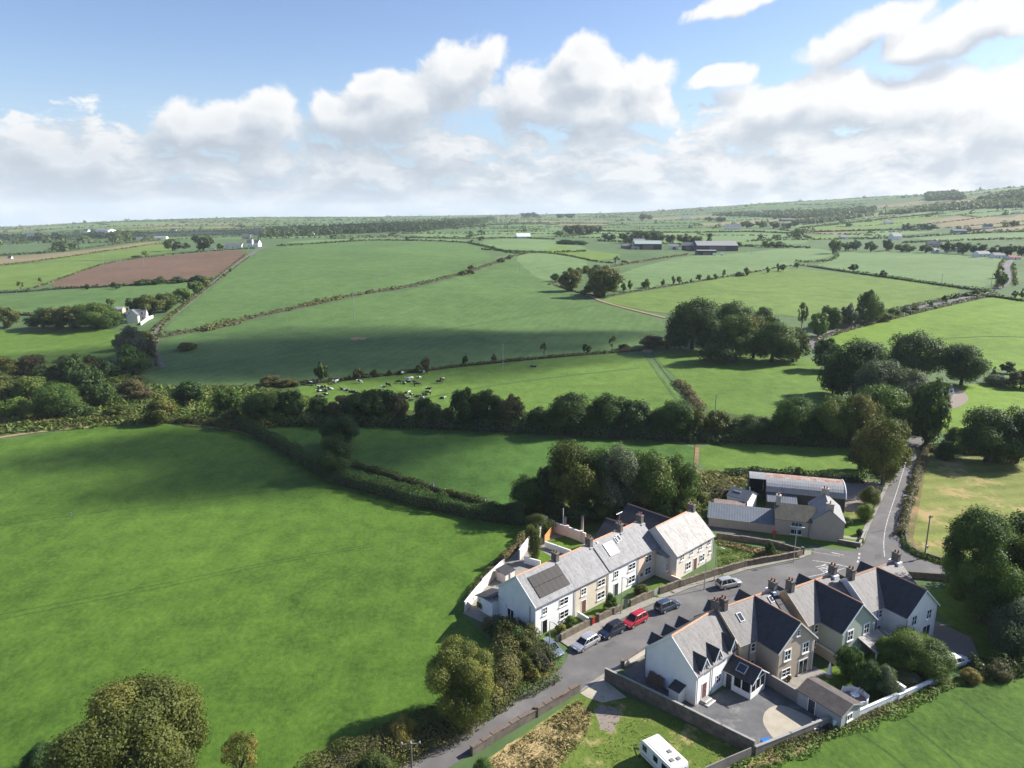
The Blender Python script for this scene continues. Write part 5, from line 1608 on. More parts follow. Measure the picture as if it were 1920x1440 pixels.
class House:
    """local frame: x along the front to the right, y inwards, z up; the front faces -y"""
    def __init__(s, name, label, cat, loc, deg, group=None):
        s.root = thing(name, label, cat, (loc[0], loc[1], loc[2] if len(loc) > 2 else 0.0), R(deg), group)
        s.wall, s.n = MB(), 0
    def block(s, x0, x1, y0, y1, eave, ridge, axis='x', base=-0.3):
        if axis == 'x':
            m = (y0 + y1) / 2
            s.wall.prism([(y0, base), (y1, base), (y1, eave), (m, ridge), (y0, eave)], x0, x1, 'x')
        else:
            m = (x0 + x1) / 2
            s.wall.prism([(x0, base), (x1, base), (x1, eave), (m, ridge), (x0, eave)], y0, y1, 'y')
    def roof(s, x0, x1, y0, y1, eave, ridge, m, axis='x', over=.28, verge=.14, th=.13, clay=None, name='roof', sides=(1, 1), verges=(1, 1), ridge_h=None):
        mb = MB()
        up = .10
        if axis == 'x':
            c = (y0 + y1) / 2
            sl = (ridge - eave) / (c - y0)
            xa, xb = x0 - verge * verges[0], x1 + verge * verges[1]
            if sides[0]: mb.slab((xa, y0 - over, eave - sl * over + up), (xb, y0 - over, eave - sl * over + up), (xb, c, ridge + up), (xa, c, ridge + up), th)
            if sides[1]: mb.slab((xa, y1 + over, eave - sl * over + up), (xa, c, ridge + up), (xb, c, ridge + up), (xb, y1 + over, eave - sl * over + up), th)
            rl = [(xa, c, ridge + up + .03), (xb, c, ridge + up + .03)]
        else:
            c = (x0 + x1) / 2
            sl = (ridge - eave) / (c - x0)
            ya, yb = y0 - verge * verges[0], y1 + verge * verges[1]
            if sides[0]: mb.slab((x0 - over, ya, eave - sl * over + up), (c, ya, ridge + up), (c, yb, ridge + up), (x0 - over, yb, eave - sl * over + up), th)
            if sides[1]: mb.slab((x1 + over, ya, eave - sl * over + up), (x1 + over, yb, eave - sl * over + up), (c, yb, ridge + up), (c, ya, ridge + up), th)
            rl = [(c, ya, ridge + up + .03), (c, yb, ridge + up + .03)]
        o = mb.build(name, m, s.root)
        roof_uv(o.data)
        if clay:
            a, b = Vector(rl[0]), Vector(rl[1])
            L = (b - a).length
            k = max(1, int(L / .45))
            # ridge tiles, one after the other
            t = MB()
            d = (b - a) / k
            side = Vector((-d.y, d.x, 0)).normalized() * .17
            for i in range(k):
                p, q = a + d * i, a + d * (i + .95)
                z = Vector((0, 0, .012 * (i % 2)))
                t.add([p - side + z - Vector((0, 0, .12)), p + z + Vector((0, 0, .05)), p + side + z - Vector((0, 0, .12)), q - side + z - Vector((0, 0, .12)), q + z + Vector((0, 0, .05)), q + side + z - Vector((0, 0, .12))],
                      [(0, 1, 4, 3), (1, 2, 5, 4), (0, 2, 1), (3, 4, 5), (0, 3, 5, 2)])
            r = t.build('ridge_tiles', clay, s.root)
        return o
    def barge(s, x0, x1, y, eave, ridge, over=.28, m=None, axis='y', d=.20, up=.10, th=.06):
        """white boards along the two rakes of a gable facing -y (or -x)"""
        c = (x0 + x1) / 2
        sl = (ridge - eave) / (c - x0)
        for sgn, xe in ((-1, x0 - over), (1, x1 + over)):
            ze = eave - sl * over + up + .02
            zr = ridge + up + .02
            mb = MB()
            if axis == 'y':
                mb.hexa([(xe, y - th, ze - d), (c, y - th, zr - d), (c, y, zr - d), (xe, y, ze - d), (xe, y - th, ze), (c, y - th, zr), (c, y, zr), (xe, y, ze)])
            else:
                mb.hexa([(y - th, xe, ze - d), (y - th, c, zr - d), (y, c, zr - d), (y, xe, ze - d), (y - th, xe, ze), (y - th, c, zr), (y, c, zr), (y, xe, ze)])
            mb.build('bargeboard', m or m_trim, s.root)
    def face(s, side, at):
        """(origin, right, outward normal) of a wall plane seen from outside"""
        return {'front': (lambda x: Vector((x, at, 0)), Vector((1, 0, 0)), Vector((0, -1, 0))),
                'back': (lambda x: Vector((x, at, 0)), Vector((-1, 0, 0)), Vector((0, 1, 0))),
                'left': (lambda x: Vector((at, x, 0)), Vector((0, -1, 0)), Vector((-1, 0, 0))),
                'right': (lambda x: Vector((at, x, 0)), Vector((0, 1, 0)), Vector((1, 0, 0)))}[side]
    def pbox(s, mb, side, at, x, x0, x1, z0, z1, d0, d1):
        o, r, n = s.face(side, at)
        p = o(x)
        c = []
        for z in (z0, z1):
            for a, d in ((x0, d0), (x1, d0), (x1, d1), (x0, d1)):
                c.append(p + r * a + n * d + Vector((0, 0, z)))
        mb.hexa(c)
    def window(s, side, at, x, z, w, h, grid=(2, 2), sill=True, surround=0, frame=None, gl=None):
        """frame proud of the wall, panes set back inside it, sill below"""
        f = MB()
        t = .085
        hw = w / 2
        d = .07
        if surround:
            sr = MB()
            e = surround
            for a in ((-hw - e, -hw, z - .02, z + h + e), (hw, hw + e, z - .02, z + h + e), (-hw, hw, z + h, z + h + e)):
                s.pbox(sr, side, at, x, a[0], a[1], a[2], a[3], -.02, .045)
            sr.build('window_surround', m_trim, s.root)
        s.pbox(f, side, at, x, -hw, -hw + t, z, z + h, -.04, d)
        s.pbox(f, side, at, x, hw - t, hw, z, z + h, -.04, d)
        s.pbox(f, side, at, x, -hw + t, hw - t, z, z + t, -.04, d)
        s.pbox(f, side, at, x, -hw + t, hw - t, z + h - t, z + h, -.04, d)
        iw, ih = w - 2 * t, h - 2 * t
        for i in range(1, grid[0]):
            xc = -hw + t + iw * i / grid[0]
            s.pbox(f, side, at, x, xc - t * .55, xc + t * .55, z + t, z + h - t, -.04, d - .012)
        for j in range(1, grid[1]):
            zc = z + t + ih * j / grid[1]
            s.pbox(f, side, at, x, -hw + t, hw - t, zc - t * .45, zc + t * .45, -.04, d - .02)
        win = f.build('window', frame or m_pvc, s.root)
        g = MB()
        s.pbox(g, side, at, x, -hw + t * .8, hw - t * .8, z + t * .8, z + h - t * .8, -.03, .022)
        g.build('pane', gl or m_glass, win)
        if sill:
            q = MB()
            s.pbox(q, side, at, x, -hw - .12, hw + .12, z - .13, z - .003, -.03, .15)
            q.build('sill', m_trim, win)
        return win
    def door(s, side, at, x, w, h, m, frame=None, glazed=0, z=0.0):
        f = MB()
        for a in ((-w / 2 - .08, -w / 2, z, z + h + .08), (w / 2, w / 2 + .08, z, z + h + .08), (-w / 2, w / 2, z + h, z + h + .08)):
            s.pbox(f, side, at, x, a[0], a[1], a[2], a[3], -.03, .05)
        d = MB()
        s.pbox(d, side, at, x, -w / 2, w / 2, z + .02, z + h, -.03, .025)
        o = d.build('door', m, s.root)
        f.build('door_frame', frame or m_pvc, o)
        if glazed:
            g = MB()
            n = glazed
            for i in range(n):
                a = -w / 2 + w * (i + .08) / n
                b = -w / 2 + w * (i + .92) / n
                s.pbox(g, side, at, x, a, b, z + .15, z + h - .12, -.03, .035)
            g.build('door_glass', m_glass, o)
        else:
            k = MB()
            s.pbox(k, side, at, x, w * .32, w * .38, z + h * .47, z + h * .52, .02, .09)
            k.build('handle', m_steel, o)
        return o
    def gutter(s, x0, x1, y, z, m=None):
        MB().tube([(x0, y, z), (x1, y, z)], .065, 6).build('gutter', m or m_gutter, s.root)
    def downpipe(s, x, y, z, m=None, y_off=0.0):
        MB().tube([(x, y + y_off, z), (x, y, z - .35), (x, y, 0.02)], .05, 6).build('downpipe', m or m_gutter, s.root)
    def chimney(s, x, y, z0, z1, wx=.65, wy=1.1, pots=2, m=None, axis='y', lead=True):
        mb = MB()
        mb.box(x - wx / 2, x + wx / 2, y - wy / 2, y + wy / 2, z0, z1)
        c = mb.build('chimney', m or m_chim, s.root)
        MB().box(x - wx / 2 - .08, x + wx / 2 + .08, y - wy / 2 - .08, y + wy / 2 + .08, z1 + .002, z1 + .14).build('chimney_cap', m or m_chim, c)
        for i in range(pots):
            o = (i - (pots - 1) / 2) * .5
            p = (x, y + o) if wy >= wx else (x + o, y)
            MB().tube([(p[0], p[1], z1 + .14), (p[0], p[1], z1 + .30), (p[0], p[1], z1 + .62 - .1 * (i % 2)), (p[0], p[1], z1 + .66 - .1 * (i % 2))], [.15, .12, .11, .14], 8).build('chimney_pot', m_pot, c)
        return c
    def skylight(s, x, frac, w, l, y0, c, eave, ridge, side=1, gl=None, name='skylight'):
        """on the slope rising from y0 (eave) to c (ridge)"""
        sl = math.hypot(c - y0, ridge - eave)
        d = Vector((0, (c - y0) / sl, (ridge - eave) / sl))
        n = Vector((0, -(ridge - eave) / sl, (c - y0) / sl)) if c > y0 else Vector((0, (ridge - eave) / sl, -(c - y0) / sl))
        o = Vector((x, y0, eave)) + d * (sl * frac) + n * .09
        r = Vector((1, 0, 0))
        def bx(mb, a0, a1, b0, b1, n0, n1):
            mb.hexa([o + r * a + d * b + n * k for k in (n0, n1) for a, b in ((a0, b0), (a1, b0), (a1, b1), (a0, b1))])
        f = MB()
        for a in ((-w / 2, -w / 2 + .1, 0, l), (w / 2 - .1, w / 2, 0, l), (-w / 2 + .1, w / 2 - .1, 0, .1), (-w / 2 + .1, w / 2 - .1, l - .1, l)):
            bx(f, *a, -.02, .11)
        fo = f.build(name, m_lead, s.root)
        g = MB()
        bx(g, -w / 2 + .09, w / 2 - .09, .09, l - .09, -.02, .07)
        g.build('pane', gl or m_sky, fo)
        return fo
    def panels(s, x0, cols, rows, pw, ph, y0, c, eave, ridge, start):
        sl = math.hypot(c - y0, ridge - eave)
        d = Vector((0, (c - y0) / sl, (ridge - eave) / sl))
        n = Vector((0, -d.z, d.y))
        me = fr = None
        for i in range(cols):
            for j in range(rows):
                o = Vector((x0 + i * (pw + .004), y0, eave)) + d * (start + j * (ph + .05)) + n * .13
                if me is None:
                    q = MB()
                    q.hexa([Vector((a, 0, 0)) + d * b + n * k for k in (0, .05) for a, b in ((.03, .03), (pw - .03, .03), (pw - .03, ph - .03), (.03, ph - .03))])
                    me = q.mesh('solar_panel', m_solar)
                    q = MB()
                    for a in ((0, .03, 0, ph), (pw - .03, pw, 0, ph), (.03, pw - .03, 0, .03), (.03, pw - .03, ph - .03, ph)):
                        q.hexa([Vector((aa, 0, 0)) + d * b + n * k for k in (-.01, .055) for aa, b in ((a[0], a[2]), (a[1], a[2]), (a[1], a[3]), (a[0], a[3]))])
                    fr = q.mesh('panel_frame', m_black)
                po = link_mesh('solar_panel', me, s.root, o)
                fo = link_mesh('panel_frame', fr, po)
    def done(s, m, name='wall'):
        return s.wall.build(name, m, s.root)


def axis_pt(o, deg, x, y=0):
    c, s_ = math.cos(R(deg)), math.sin(R(deg))
    return (o[0] + x * c - y * s_, o[1] + x * s_ + y * c)


TA, TO = 42.0, (3.4, 94.5)
TD = 8.2
def terrace(x0, L, wm, rm, label, eave, ridge, wins, door, chim, left=0, clay=m_clay, y0=0.0):
    h = House('terraced_house', label, 'house', axis_pt(TO, TA, x0, y0), TA, 'terraced houses in the upper row')
    h.block(0, L, 0, TD, eave, ridge)
    h.done(wm)
    h.roof(0, L, 0, TD, eave, ridge, rm, verges=(left, 0), clay=clay)
    for (x, z, w, hh) in wins:
        h.window('front', 0, x, z, w, hh)
    if door: h.door('front', 0, door[0], 0.95, 2.1, door[1], glazed=door[2] if len(door) > 2 else 0)
    h.gutter(0, L, -.30, eave - .12)
    h.downpipe(L - .12, -.09, eave - .1)
    if chim is not None:
        h.chimney(L + chim, TD / 2, ridge - .9, ridge + 1.0)
        MB().box(L + chim - .50, L + chim + .50, TD / 2 - .85, TD / 2 + .85, ridge - .75, ridge - .30).build('lead_flashing', m_lead, h.root)
    return h


EV, RG = 5.0, 8.25
h = terrace(0, 8.35, w_white2, s_grey, 'white end terrace house with a dark solar panel array on its roof', EV, RG,
            [(1.9, 3.05, 1.0, 1.15), (5.9, 3.05, 1.9, 1.15), (6.0, .85, 1.9, 1.25)], (1.9, m_dkdoor, 1), -.25, left=1)
h.panels(1.45, 6, 2, 1.05, 1.75, 0, TD / 2, EV, RG, .75)
h.barge(0, TD, -.14, EV, RG, axis='x')
h.window('left', 0, 5.35, .25, 1.5, 2.1, (2, 1), sill=False)
MB().tube([(-.06, 6.6, 2.55), (-.06, 6.2, 2.5), (-.06, 6.2, 2.2)], .03, 5).build('pipe', m_gutter, h.root)
MB().box(-.12, 0.02, 2.2, 3.6, 1.05, 1.17).box(-.12, .02, 2.2, 2.32, 1.17, 1.4).box(-.12, .02, 3.3, 3.42, 1.17, 1.32).build('wall_letters_rail', m_gutter, h.root)
h.downpipe(-.08, 1.1, 4.6)
h.gutter(-.1, 8.35, TD + .3, EV - .12)
# low rear lean-to seen beyond the gable
MB().box(-1.2, 1.6, TD + .02, TD + 3.6, -.3, 2.4).build('lean_to', w_white2, h.root)
lt = MB().slab((-1.5, TD + 3.9, 2.35), (1.9, TD + 3.9, 2.35), (1.9, TD + .03, 3.5), (-1.5, TD + .03, 3.5), .12).build('lean_to_roof', s_dark_shade, h.root)
roof_uv(lt.data)
terrace(8.37, 7.7, w_cream, s_grey, 'cream terraced house with brown front door beside the solar panel house', EV, RG,
        [(1.9, 3.05, 1.15, 1.15), (6.0, 3.05, 1.8, 1.15), (6.0, .85, 1.8, 1.25)], (2.0, m_brown), -.2)
h = terrace(16.09, 7.55, w_white, s_grey, 'bright white terraced house with a pale solar collector on its roof', EV + .18, RG + .22,
            [(1.9, 3.2, 1.1, 1.2), (5.9, 3.2, 1.8, 1.2), (5.9, .85, 1.8, 1.3)], (2.0, m_dkdoor), -.2)

for i, x in enumerate((2.55, 3.75)):
    h.skylight(x, .34, 1.18, 2.3, 0, TD / 2, EV + .18, RG + .22, gl=m_collect, name='solar_collector')
h.skylight(5.2, .62, .55, 1.1, 0, TD / 2, EV + .18, RG + .22)
h.skylight(5.95, .66, .7, 1.1, 0, TD / 2, EV + .18, RG + .22)
MB().tube([(7.3, TD / 2, RG + 1), (7.3, TD / 2, RG + 3.4)], .03, 5).tube([(6.5, TD / 2, RG + 3.2), (8.0, TD / 2, RG + 3.3)], .025, 4).tube([(6.8, TD / 2 - .4, RG + 3.22), (6.8, TD / 2 + .4, RG + 3.22)], .02, 4).tube([(7.6, TD / 2 - .3, RG + 3.25), (7.6, TD / 2 + .3, RG + 3.25)], .02, 4).build('aerial', m_galv, h.root)
h.skylight(1.25, .86, .3, .4, 0, TD / 2, EV + .18, RG + .22)
h = terrace(23.66, 5.6, w_pink, s_grey, 'pink terraced house at the end of the upper row', EV + .16, RG + .2,
        [(2.7, 3.15, 1.6, 1.2), (2.7, .85, 1.6, 1.3)], None, -.3)
MB().box(.75, 1.25, -.05, .02, 1.1, 1.6).build('meter_box', m_brown, h.root)
MB().box(1.6, 2.6, .02, .03, .2, .3).build('wall_vent', m_trim, h.root)

# the bigger pale house standing forward at the end of the row
A5, L5, D5 = axis_pt(TO, TA, 29.4, -3.6), 11.4, 9.0
h = House('detached_house', 'large pale cream house with pale roof beyond the pink house', 'house', A5, 43.5)
h.block(0, L5, 0, D5, 4.6, 8.3)
h.done(w_pale)
h.roof(0, L5, 0, D5, 4.6, 8.3, s_pale, clay=m_clay)
for x in (1.6, 4.4, 7.2, 9.9):
    h.window('front', 0, x, 3.2, 1.0, 1.0)
for x in (3.6, 7.9):
    h.window('front', 0, x, .8, 1.5, 1.4)
h.window('front', 0, 10.4, 1.55, .6, .7, (1, 1))
h.door('front', 0, 5.75, 1.0, 2.15, m_brown)
h.gutter(0, L5, -.30, 4.45)
h.downpipe(L5 - .1, -.1, 4.6)
h.chimney(L5 - .45, D5 / 2, 7.6, 9.2, wx=.7, wy=1.2)
h.barge(0, D5, -.14, 4.6, 8.3, axis='x', m=w_pale)
# low link in the corner towards the pink house
MB().box(-.95, -.02, 1.6, 3.6, -.3, 4.0).build('link_wall', w_pale, h.root)
lr = MB().slab((-1.1, 1.35, 3.95), (-.02, 1.35, 3.95), (-.02, 3.7, 4.9), (-1.1, 3.7, 4.9), .1).build('link_roof', s_pale, h.root)
roof_uv(lr.data)
h.window('front', 1.6, -.5, 1.4, .6, 1.4)

# dark slated buildings behind the row
def rear_shed(a, b, half, eave, ridge, label, m=s_dark_shade, wm=w_farm):
    a, b = Vector(a), Vector(b)
    L = (b - a).length
    ang = math.degrees(math.atan2(b.y - a.y, b.x - a.x))
    o = axis_pt((a.x, a.y), ang, 0, -half)
    hh = House('outbuilding', label, 'outbuilding', o, ang)
    hh.block(0, L, 0, 2 * half, eave, ridge)
    hh.done(wm)
    hh.roof(0, L, 0, 2 * half, eave, ridge, m, clay=m_clay2)
    hh.window('front', 0, L * .3, 1.0, 1.1, 1.1)
    hh.door('front', 0, L * .6, .95, 2.0, m_dkdoor)
    return hh


rear_shed(G(1178, 945, 6.0), G(1262, 974, 6.0), 4.6, 2.9, 6.0, 'long dark slated building behind the pale house, below the tall trees')
rear_shed(G(1138, 972, 5.2), G(1195, 990, 5.2), 4.2, 2.4, 5.2, 'smaller dark slated outbuilding behind the white middle house')

# ---------------- lower row
BA = 41.5
h = House('dormer_house', 'white house with three gabled dormers and a glazed sunroom', 'house', (23.0, 79.4), BA, 'houses in the lower row')
LB, DB, EB, RB = 9.9, 8.0, 4.35, 8.0
h.block(0, LB, 0, DB, EB, RB)
h.done(w_white)
h.roof(0, LB, 0, DB, EB, RB, s_old, clay=m_clay)
h.barge(0, DB, -.14, EB, RB, axis='x', d=.22)
def dormer(hh, x, y, w, eave, apex, back, roofm, front=True):
    """gabled half dormer rising from the wall head"""
    sg = -1 if front else 1
    y1 = y - sg * back
    ya, yb = (y, y1) if y < y1 else (y1, y)
    d = MB().prism([(x - w / 2, eave - .6), (x + w / 2, eave - .6), (x + w / 2, eave + .55), (x, apex), (x - w / 2, eave + .55)], ya + (0.0 if front else 0), yb, 'y')
    do = d.build('dormer', w_white, hh.root)
    sl = (apex - eave - .55) / (w / 2)
    o = .22
    yf = y + sg * .2
    r = MB()
    for s_ in (-1, 1):
        xe = x + s_ * (w / 2 + o)
        ze = eave + .55 - sl * o + .08
        r.slab((xe, yf, ze), (x, yf, apex + .08), (x, y1, apex + .08), (xe, y1, ze), .09)
    ro = r.build('dormer_roof', roofm, do)
    roof_uv(ro.data)
    for s_ in (-1, 1):
        xe = x + s_ * (w / 2 + o)
        ze = eave + .55 - sl * o + .10
        b = MB()
        y0_, y1_ = sorted((yf, yf + sg * .07))
        b.hexa([(xe, y0_, ze - .2), (x, y0_, apex - .1), (x, y1_, apex - .1), (xe, y1_, ze - .2), (xe, y0_, ze), (x, y0_, apex + .11), (x, y1_, apex + .11), (xe, y1_, ze)])
        b.build('dormer_bargeboard', m_trim, do)
    return do


for x in (1.65, 4.55, 8.1):
    dormer(h, x, 0, 1.5, EB, EB + 1.75, 2.6, s_dark_shade)
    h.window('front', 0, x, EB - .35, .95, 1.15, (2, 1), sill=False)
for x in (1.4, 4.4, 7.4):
    dormer(h, x, DB, 1.4, EB, EB + 1.6, 2.6, s_dark_shade, front=False)
h.door('front', 0, 1.8, .95, 2.1, m_brown, z=.35)
h.window('front', 0, 5.0, 1.0, 1.1, 1.25)
h.downpipe(3.3, -.1, EB)
h.downpipe(.06, -.1, EB)
h.downpipe(-.1, DB - .1, EB, m=m_gutter)
h.gutter(-.1, .8, -.3, EB - .13)
h.gutter(2.5, 3.7, -.3, EB - .13)
h.gutter(5.4, 7.3, -.3, EB - .13)
h.chimney(LB - .15, DB / 2, RB - .7, RB + 1.15, m=m_chim)
MB().box(.9, 2.7, -1.3, -.02, 0, .17).box(1.1, 2.5, -.85, -.03, .172, .34).build('doorstep', m_kerb, h.root)
MB().box(1.0, 2.65, -1.28, -1.12, .172, .20).box(1.15, 2.45, -.83, -.7, .342, .37).build('step_nosing', m_trim, h.root)
# sunroom: white dwarf wall, big windows, slated roof with skylight
sx0, sx1, sy = 6.2, 9.7, -4.0
MB().box(sx0, sx1, sy, -.02, -.2, .85).build('sunroom_wall', w_white, h.root)
post = MB()
for (x, y) in ((sx0, sy), (sx1 - .14, sy), (sx0, -.2), (sx1 - .14, -.2), (sx0, -1.55), (sx0, -2.7)):
    post.box(x, x + .14, y, y + .14, .852, 2.45)
post.box(sx0, sx1, sy, sy + .14, 2.3, 2.5).box(sx0, sx0 + .14, sy + .145, -.02, 2.3, 2.5).box(sx1 - .14, sx1, sy + .145, -.02, 2.3, 2.5)
cx = (sx0 + sx1) / 2
for x in (sx0 + 1.1, sx0 + 2.2):
    post.box(x, x + .1, sy + .002, sy + .12, .852, 2.298)
post.box(sx0 + .02, sx0 + .12, -1.42, -.22, .853, 2.29)
post.build('sunroom_frame', m_pvc, h.root)
MB().prism([(sx0, 2.502), (sx1, 2.502), (cx, 3.75)], sy + .02, sy + .12, 'y').build('sunroom_gable', m_glass, h.root)
gl = MB()
gl.box(sx0 + .05, sx0 + .09, sy + .15, -1.6, .86, 2.29).box(sx0 + .15, sx1 - .15, sy + .05, sy + .09, .86, 2.29).box(sx1 - .09, sx1 - .05, sy + .15, -.22, .86, 2.29)
gl.build('sunroom_glass', m_glass, h.root)
h.door('left', sx0, -.85, .8, 2.1, m_dkdoor)
rf = MB()
sl = (3.75 - 2.5) / (cx - sx0)
rf.slab((sx0 - .25, sy - .3, 2.5 - sl * .25 + .08), (cx, sy - .3, 3.83), (cx, -.03, 3.83), (sx0 - .25, -.03, 2.5 - sl * .25 + .08), .1)
rf.slab((sx1 + .25, sy - .3, 2.5 - sl * .25 + .08), (sx1 + .25, -.03, 2.5 - sl * .25 + .08), (cx, -.03, 3.83), (cx, sy - .3, 3.83), .1)
ro = rf.build('sunroom_roof', s_dark_shade, h.root)
roof_uv(ro.data)
MB().tube([(cx, sy - .3, 3.86), (cx, -.03, 3.86)], .09, 6).build('ridge_tiles', m_clay2, h.root)
h.barge(sx0, sx1, sy - .30, 2.5, 3.75, over=.25, up=.08, d=.16)
sk = MB()
u_ = Vector((cx - sx0, 0, 1.25)).normalized(); nn = Vector((-u_.z, 0, u_.x))
o_ = Vector((sx0, -2.75, 2.5)) + u_ * .5 + nn * .1
for a in ((0, .08, 0, 1.3), (1.12, 1.2, 0, 1.3), (.08, 1.12, 0, .08), (.08, 1.12, 1.22, 1.3)):
    sk.hexa([o_ + u_ * uu + Vector((0, 1, 0)) * vv_ + nn * k for k in (-.02, .1) for uu, vv_ in ((a[0], a[2]), (a[1], a[2]), (a[1], a[3]), (a[0], a[3]))])
so = sk.build('skylight', m_lead, h.root)
MB().hexa([o_ + u_ * uu + Vector((0, 1, 0)) * vv_ + nn * k for k in (-.02, .07) for uu, vv_ in ((.07, .07), (1.13, .07), (1.13, 1.23), (.07, 1.23))]).build('pane', m_sky, so)


def wing_house(o, deg, L, wx, label, wm, side_wm, ridge_m, lights, extra=None, roofm=s_old, wing_shadem=s_dark_shade):
    """main bar along the street with a gabled wing towards the back garden; o is the left end of the ridge"""
    hd, ev, rg = 4.1, 5.0, 8.2
    hw = 3.55
    reach = 7.6                       # ridge to garden gable
    p = axis_pt(o, deg, 0, -hd)
    hh = House('gabled_house', label, 'house', p, deg, 'houses in the lower row')
    hh.block(0, L, 0, 2 * hd, ev, rg)
    hh.done(side_wm)
    w = MB().prism([(wx - hw, -.3), (wx + hw, -.3), (wx + hw, ev), (wx, rg - .03), (wx - hw, ev)], hd - reach, hd - .01, 'y')
    w.build('wing_wall', wm, hh.root)
    hh.roof(0, L, 0, 2 * hd, ev, rg, roofm, clay=ridge_m)
    hh.roof(wx - hw, wx + hw, hd - reach, hd, ev, rg - .02, wing_shadem, axis='y', verges=(1, 0), name='wing_roof', sides=(1, 1), verge=.25, clay=None)  # shade of the wing slopes is put into this darker slate
    MB().tube([(wx, hd - reach - .2, rg + .1), (wx, hd, rg + .1)], .10, 6).build('ridge_tiles', m_clay2, hh.root)
    yf = hd - reach
    hh.barge(wx - hw, wx + hw, yf - .25, ev, rg - .02, d=.24)
    for (x, z, w_, h_, g, su) in lights:
        hh.window('front', yf, wx + x, z, w_, h_, g, surround=su)
    hh.gutter(wx - hw - .3, wx - hw - .28, yf, ev - .1) if 0 else None
    MB().tube([(wx - hw - .34, yf - .1, ev - .18), (wx - hw - .34, 0, ev - .18)], .06, 6).build('gutter', m_gutter, hh.root)
    MB().tube([(wx + hw + .34, yf - .1, ev - .18), (wx + hw + .34, 0, ev - .18)], .06, 6).build('gutter', m_trim, hh.root)
    MB().tube([(wx + hw - .25, yf - .09, ev - .6), (wx + hw - .25, yf - .09, .05)], .05, 6).build('downpipe', m_trim, hh.root)
    MB().tube([(wx - hw + .02, yf - .08, ev - .5), (wx - hw + .02, yf - .08, .05)], .045, 6).build('downpipe', m_gutter, hh.root)
    # recessed bay left of the wing
    hh.window('front', 0, wx - hw - .75, 3.3, .8, 1.2, (1, 2))
    hh.window('front', 0, wx - hw - .75, .9, .8, 1.1, (1, 2))
    hh.downpipe(wx - hw - 1.5, -.08, ev)
    hh.barge(0, 2 * hd, -.14, ev, rg, axis='x', m=side_wm, d=.45)
    for x in (L * .22, L * .78):
        dormer(hh, x, 2 * hd, 1.4, ev, ev + 1.75, 2.6, s_dark_shade, front=False)
    hh.chimney(.8, hd, rg - .6, rg + 1.25, m=m_chim)
    hh.chimney(L - .5, hd, rg - .6, rg + 1.25, m=m_chim)
    MB().box(L - 1.05, L + .0, hd - .85, hd + .85, rg - .55, rg + .02).build('lead_flashing', m_trim, hh.root)
    return hh, wx, yf, hd, ev, rg


LI = [(-1.75, 3.15, 1.15, 1.5, (2, 2), .14), (1.75, 3.15, 1.15, 1.5, (2, 2), .14)]
hh, wx, yf, hd, ev, rg = wing_house((28.0, 88.5), 29.5, 10.9, 6.8, 'tan rendered gabled house behind the grey garden shed', w_tan, w_sand, m_clay, LI + [(-1.75, .75, 1.7, 1.15, (2, 2), 0), (.0, 6.2, .6, .8, (1, 2), 0)])
hh.door('front', yf, wx + 1.6, 1.7, 2.15, m_pvc, glazed=2)
hh.skylight(2.45, .50, .85, 1.25, 0, hd, ev, rg)
hh.skylight(9.05, .68, .7, 1.0, 0, hd, ev, rg)
hh.panels(9.6, 1, 2, .95, 1.8, 0, hd, ev, rg, 1.1)
hh, wx, yf, hd, ev, rg = wing_house((38.9, 93.4), 29.5, 10.5, 6.1, 'pale green gabled house with a lean-to porch', w_green, w_sand, m_clay, LI + [(-1.75, .75, 1.3, 1.2, (2, 2), .12)])
# lean-to porch on two posts
pr = MB().slab((wx + .05, yf - 3.0, 2.15), (wx + hd + .2, yf - 3.0, 2.15), (wx + hd + .2, yf - .02, 3.05), (wx + .05, yf - .02, 3.05), .12)
po = pr.build('porch_roof', s_pale, hh.root)
roof_uv(po.data)
MB().box(wx + .2, wx + .34, yf - 2.85, yf - 2.71, 0, 2.1).box(wx + hd - .1, wx + hd + .04, yf - 2.85, yf - 2.71, 0, 2.1).build('porch_post', m_trim, hh.root)
MB().box(wx + .4, wx + 3.0, yf - .3, yf - .03, 0, 2.1).build('porch_wall', w_green, hh.root)
hh4, wx4, yf4, hd4, ev4, rg4 = wing_house((49.1, 96.9), 29.0, 12.0, 6.9, 'white gabled house at the right end of the lower row', w_white, w_white2, m_clay2, LI)
hh4.door('front', yf4, wx4 + 1.6, 1.7, 2.15, m_pvc, glazed=2)

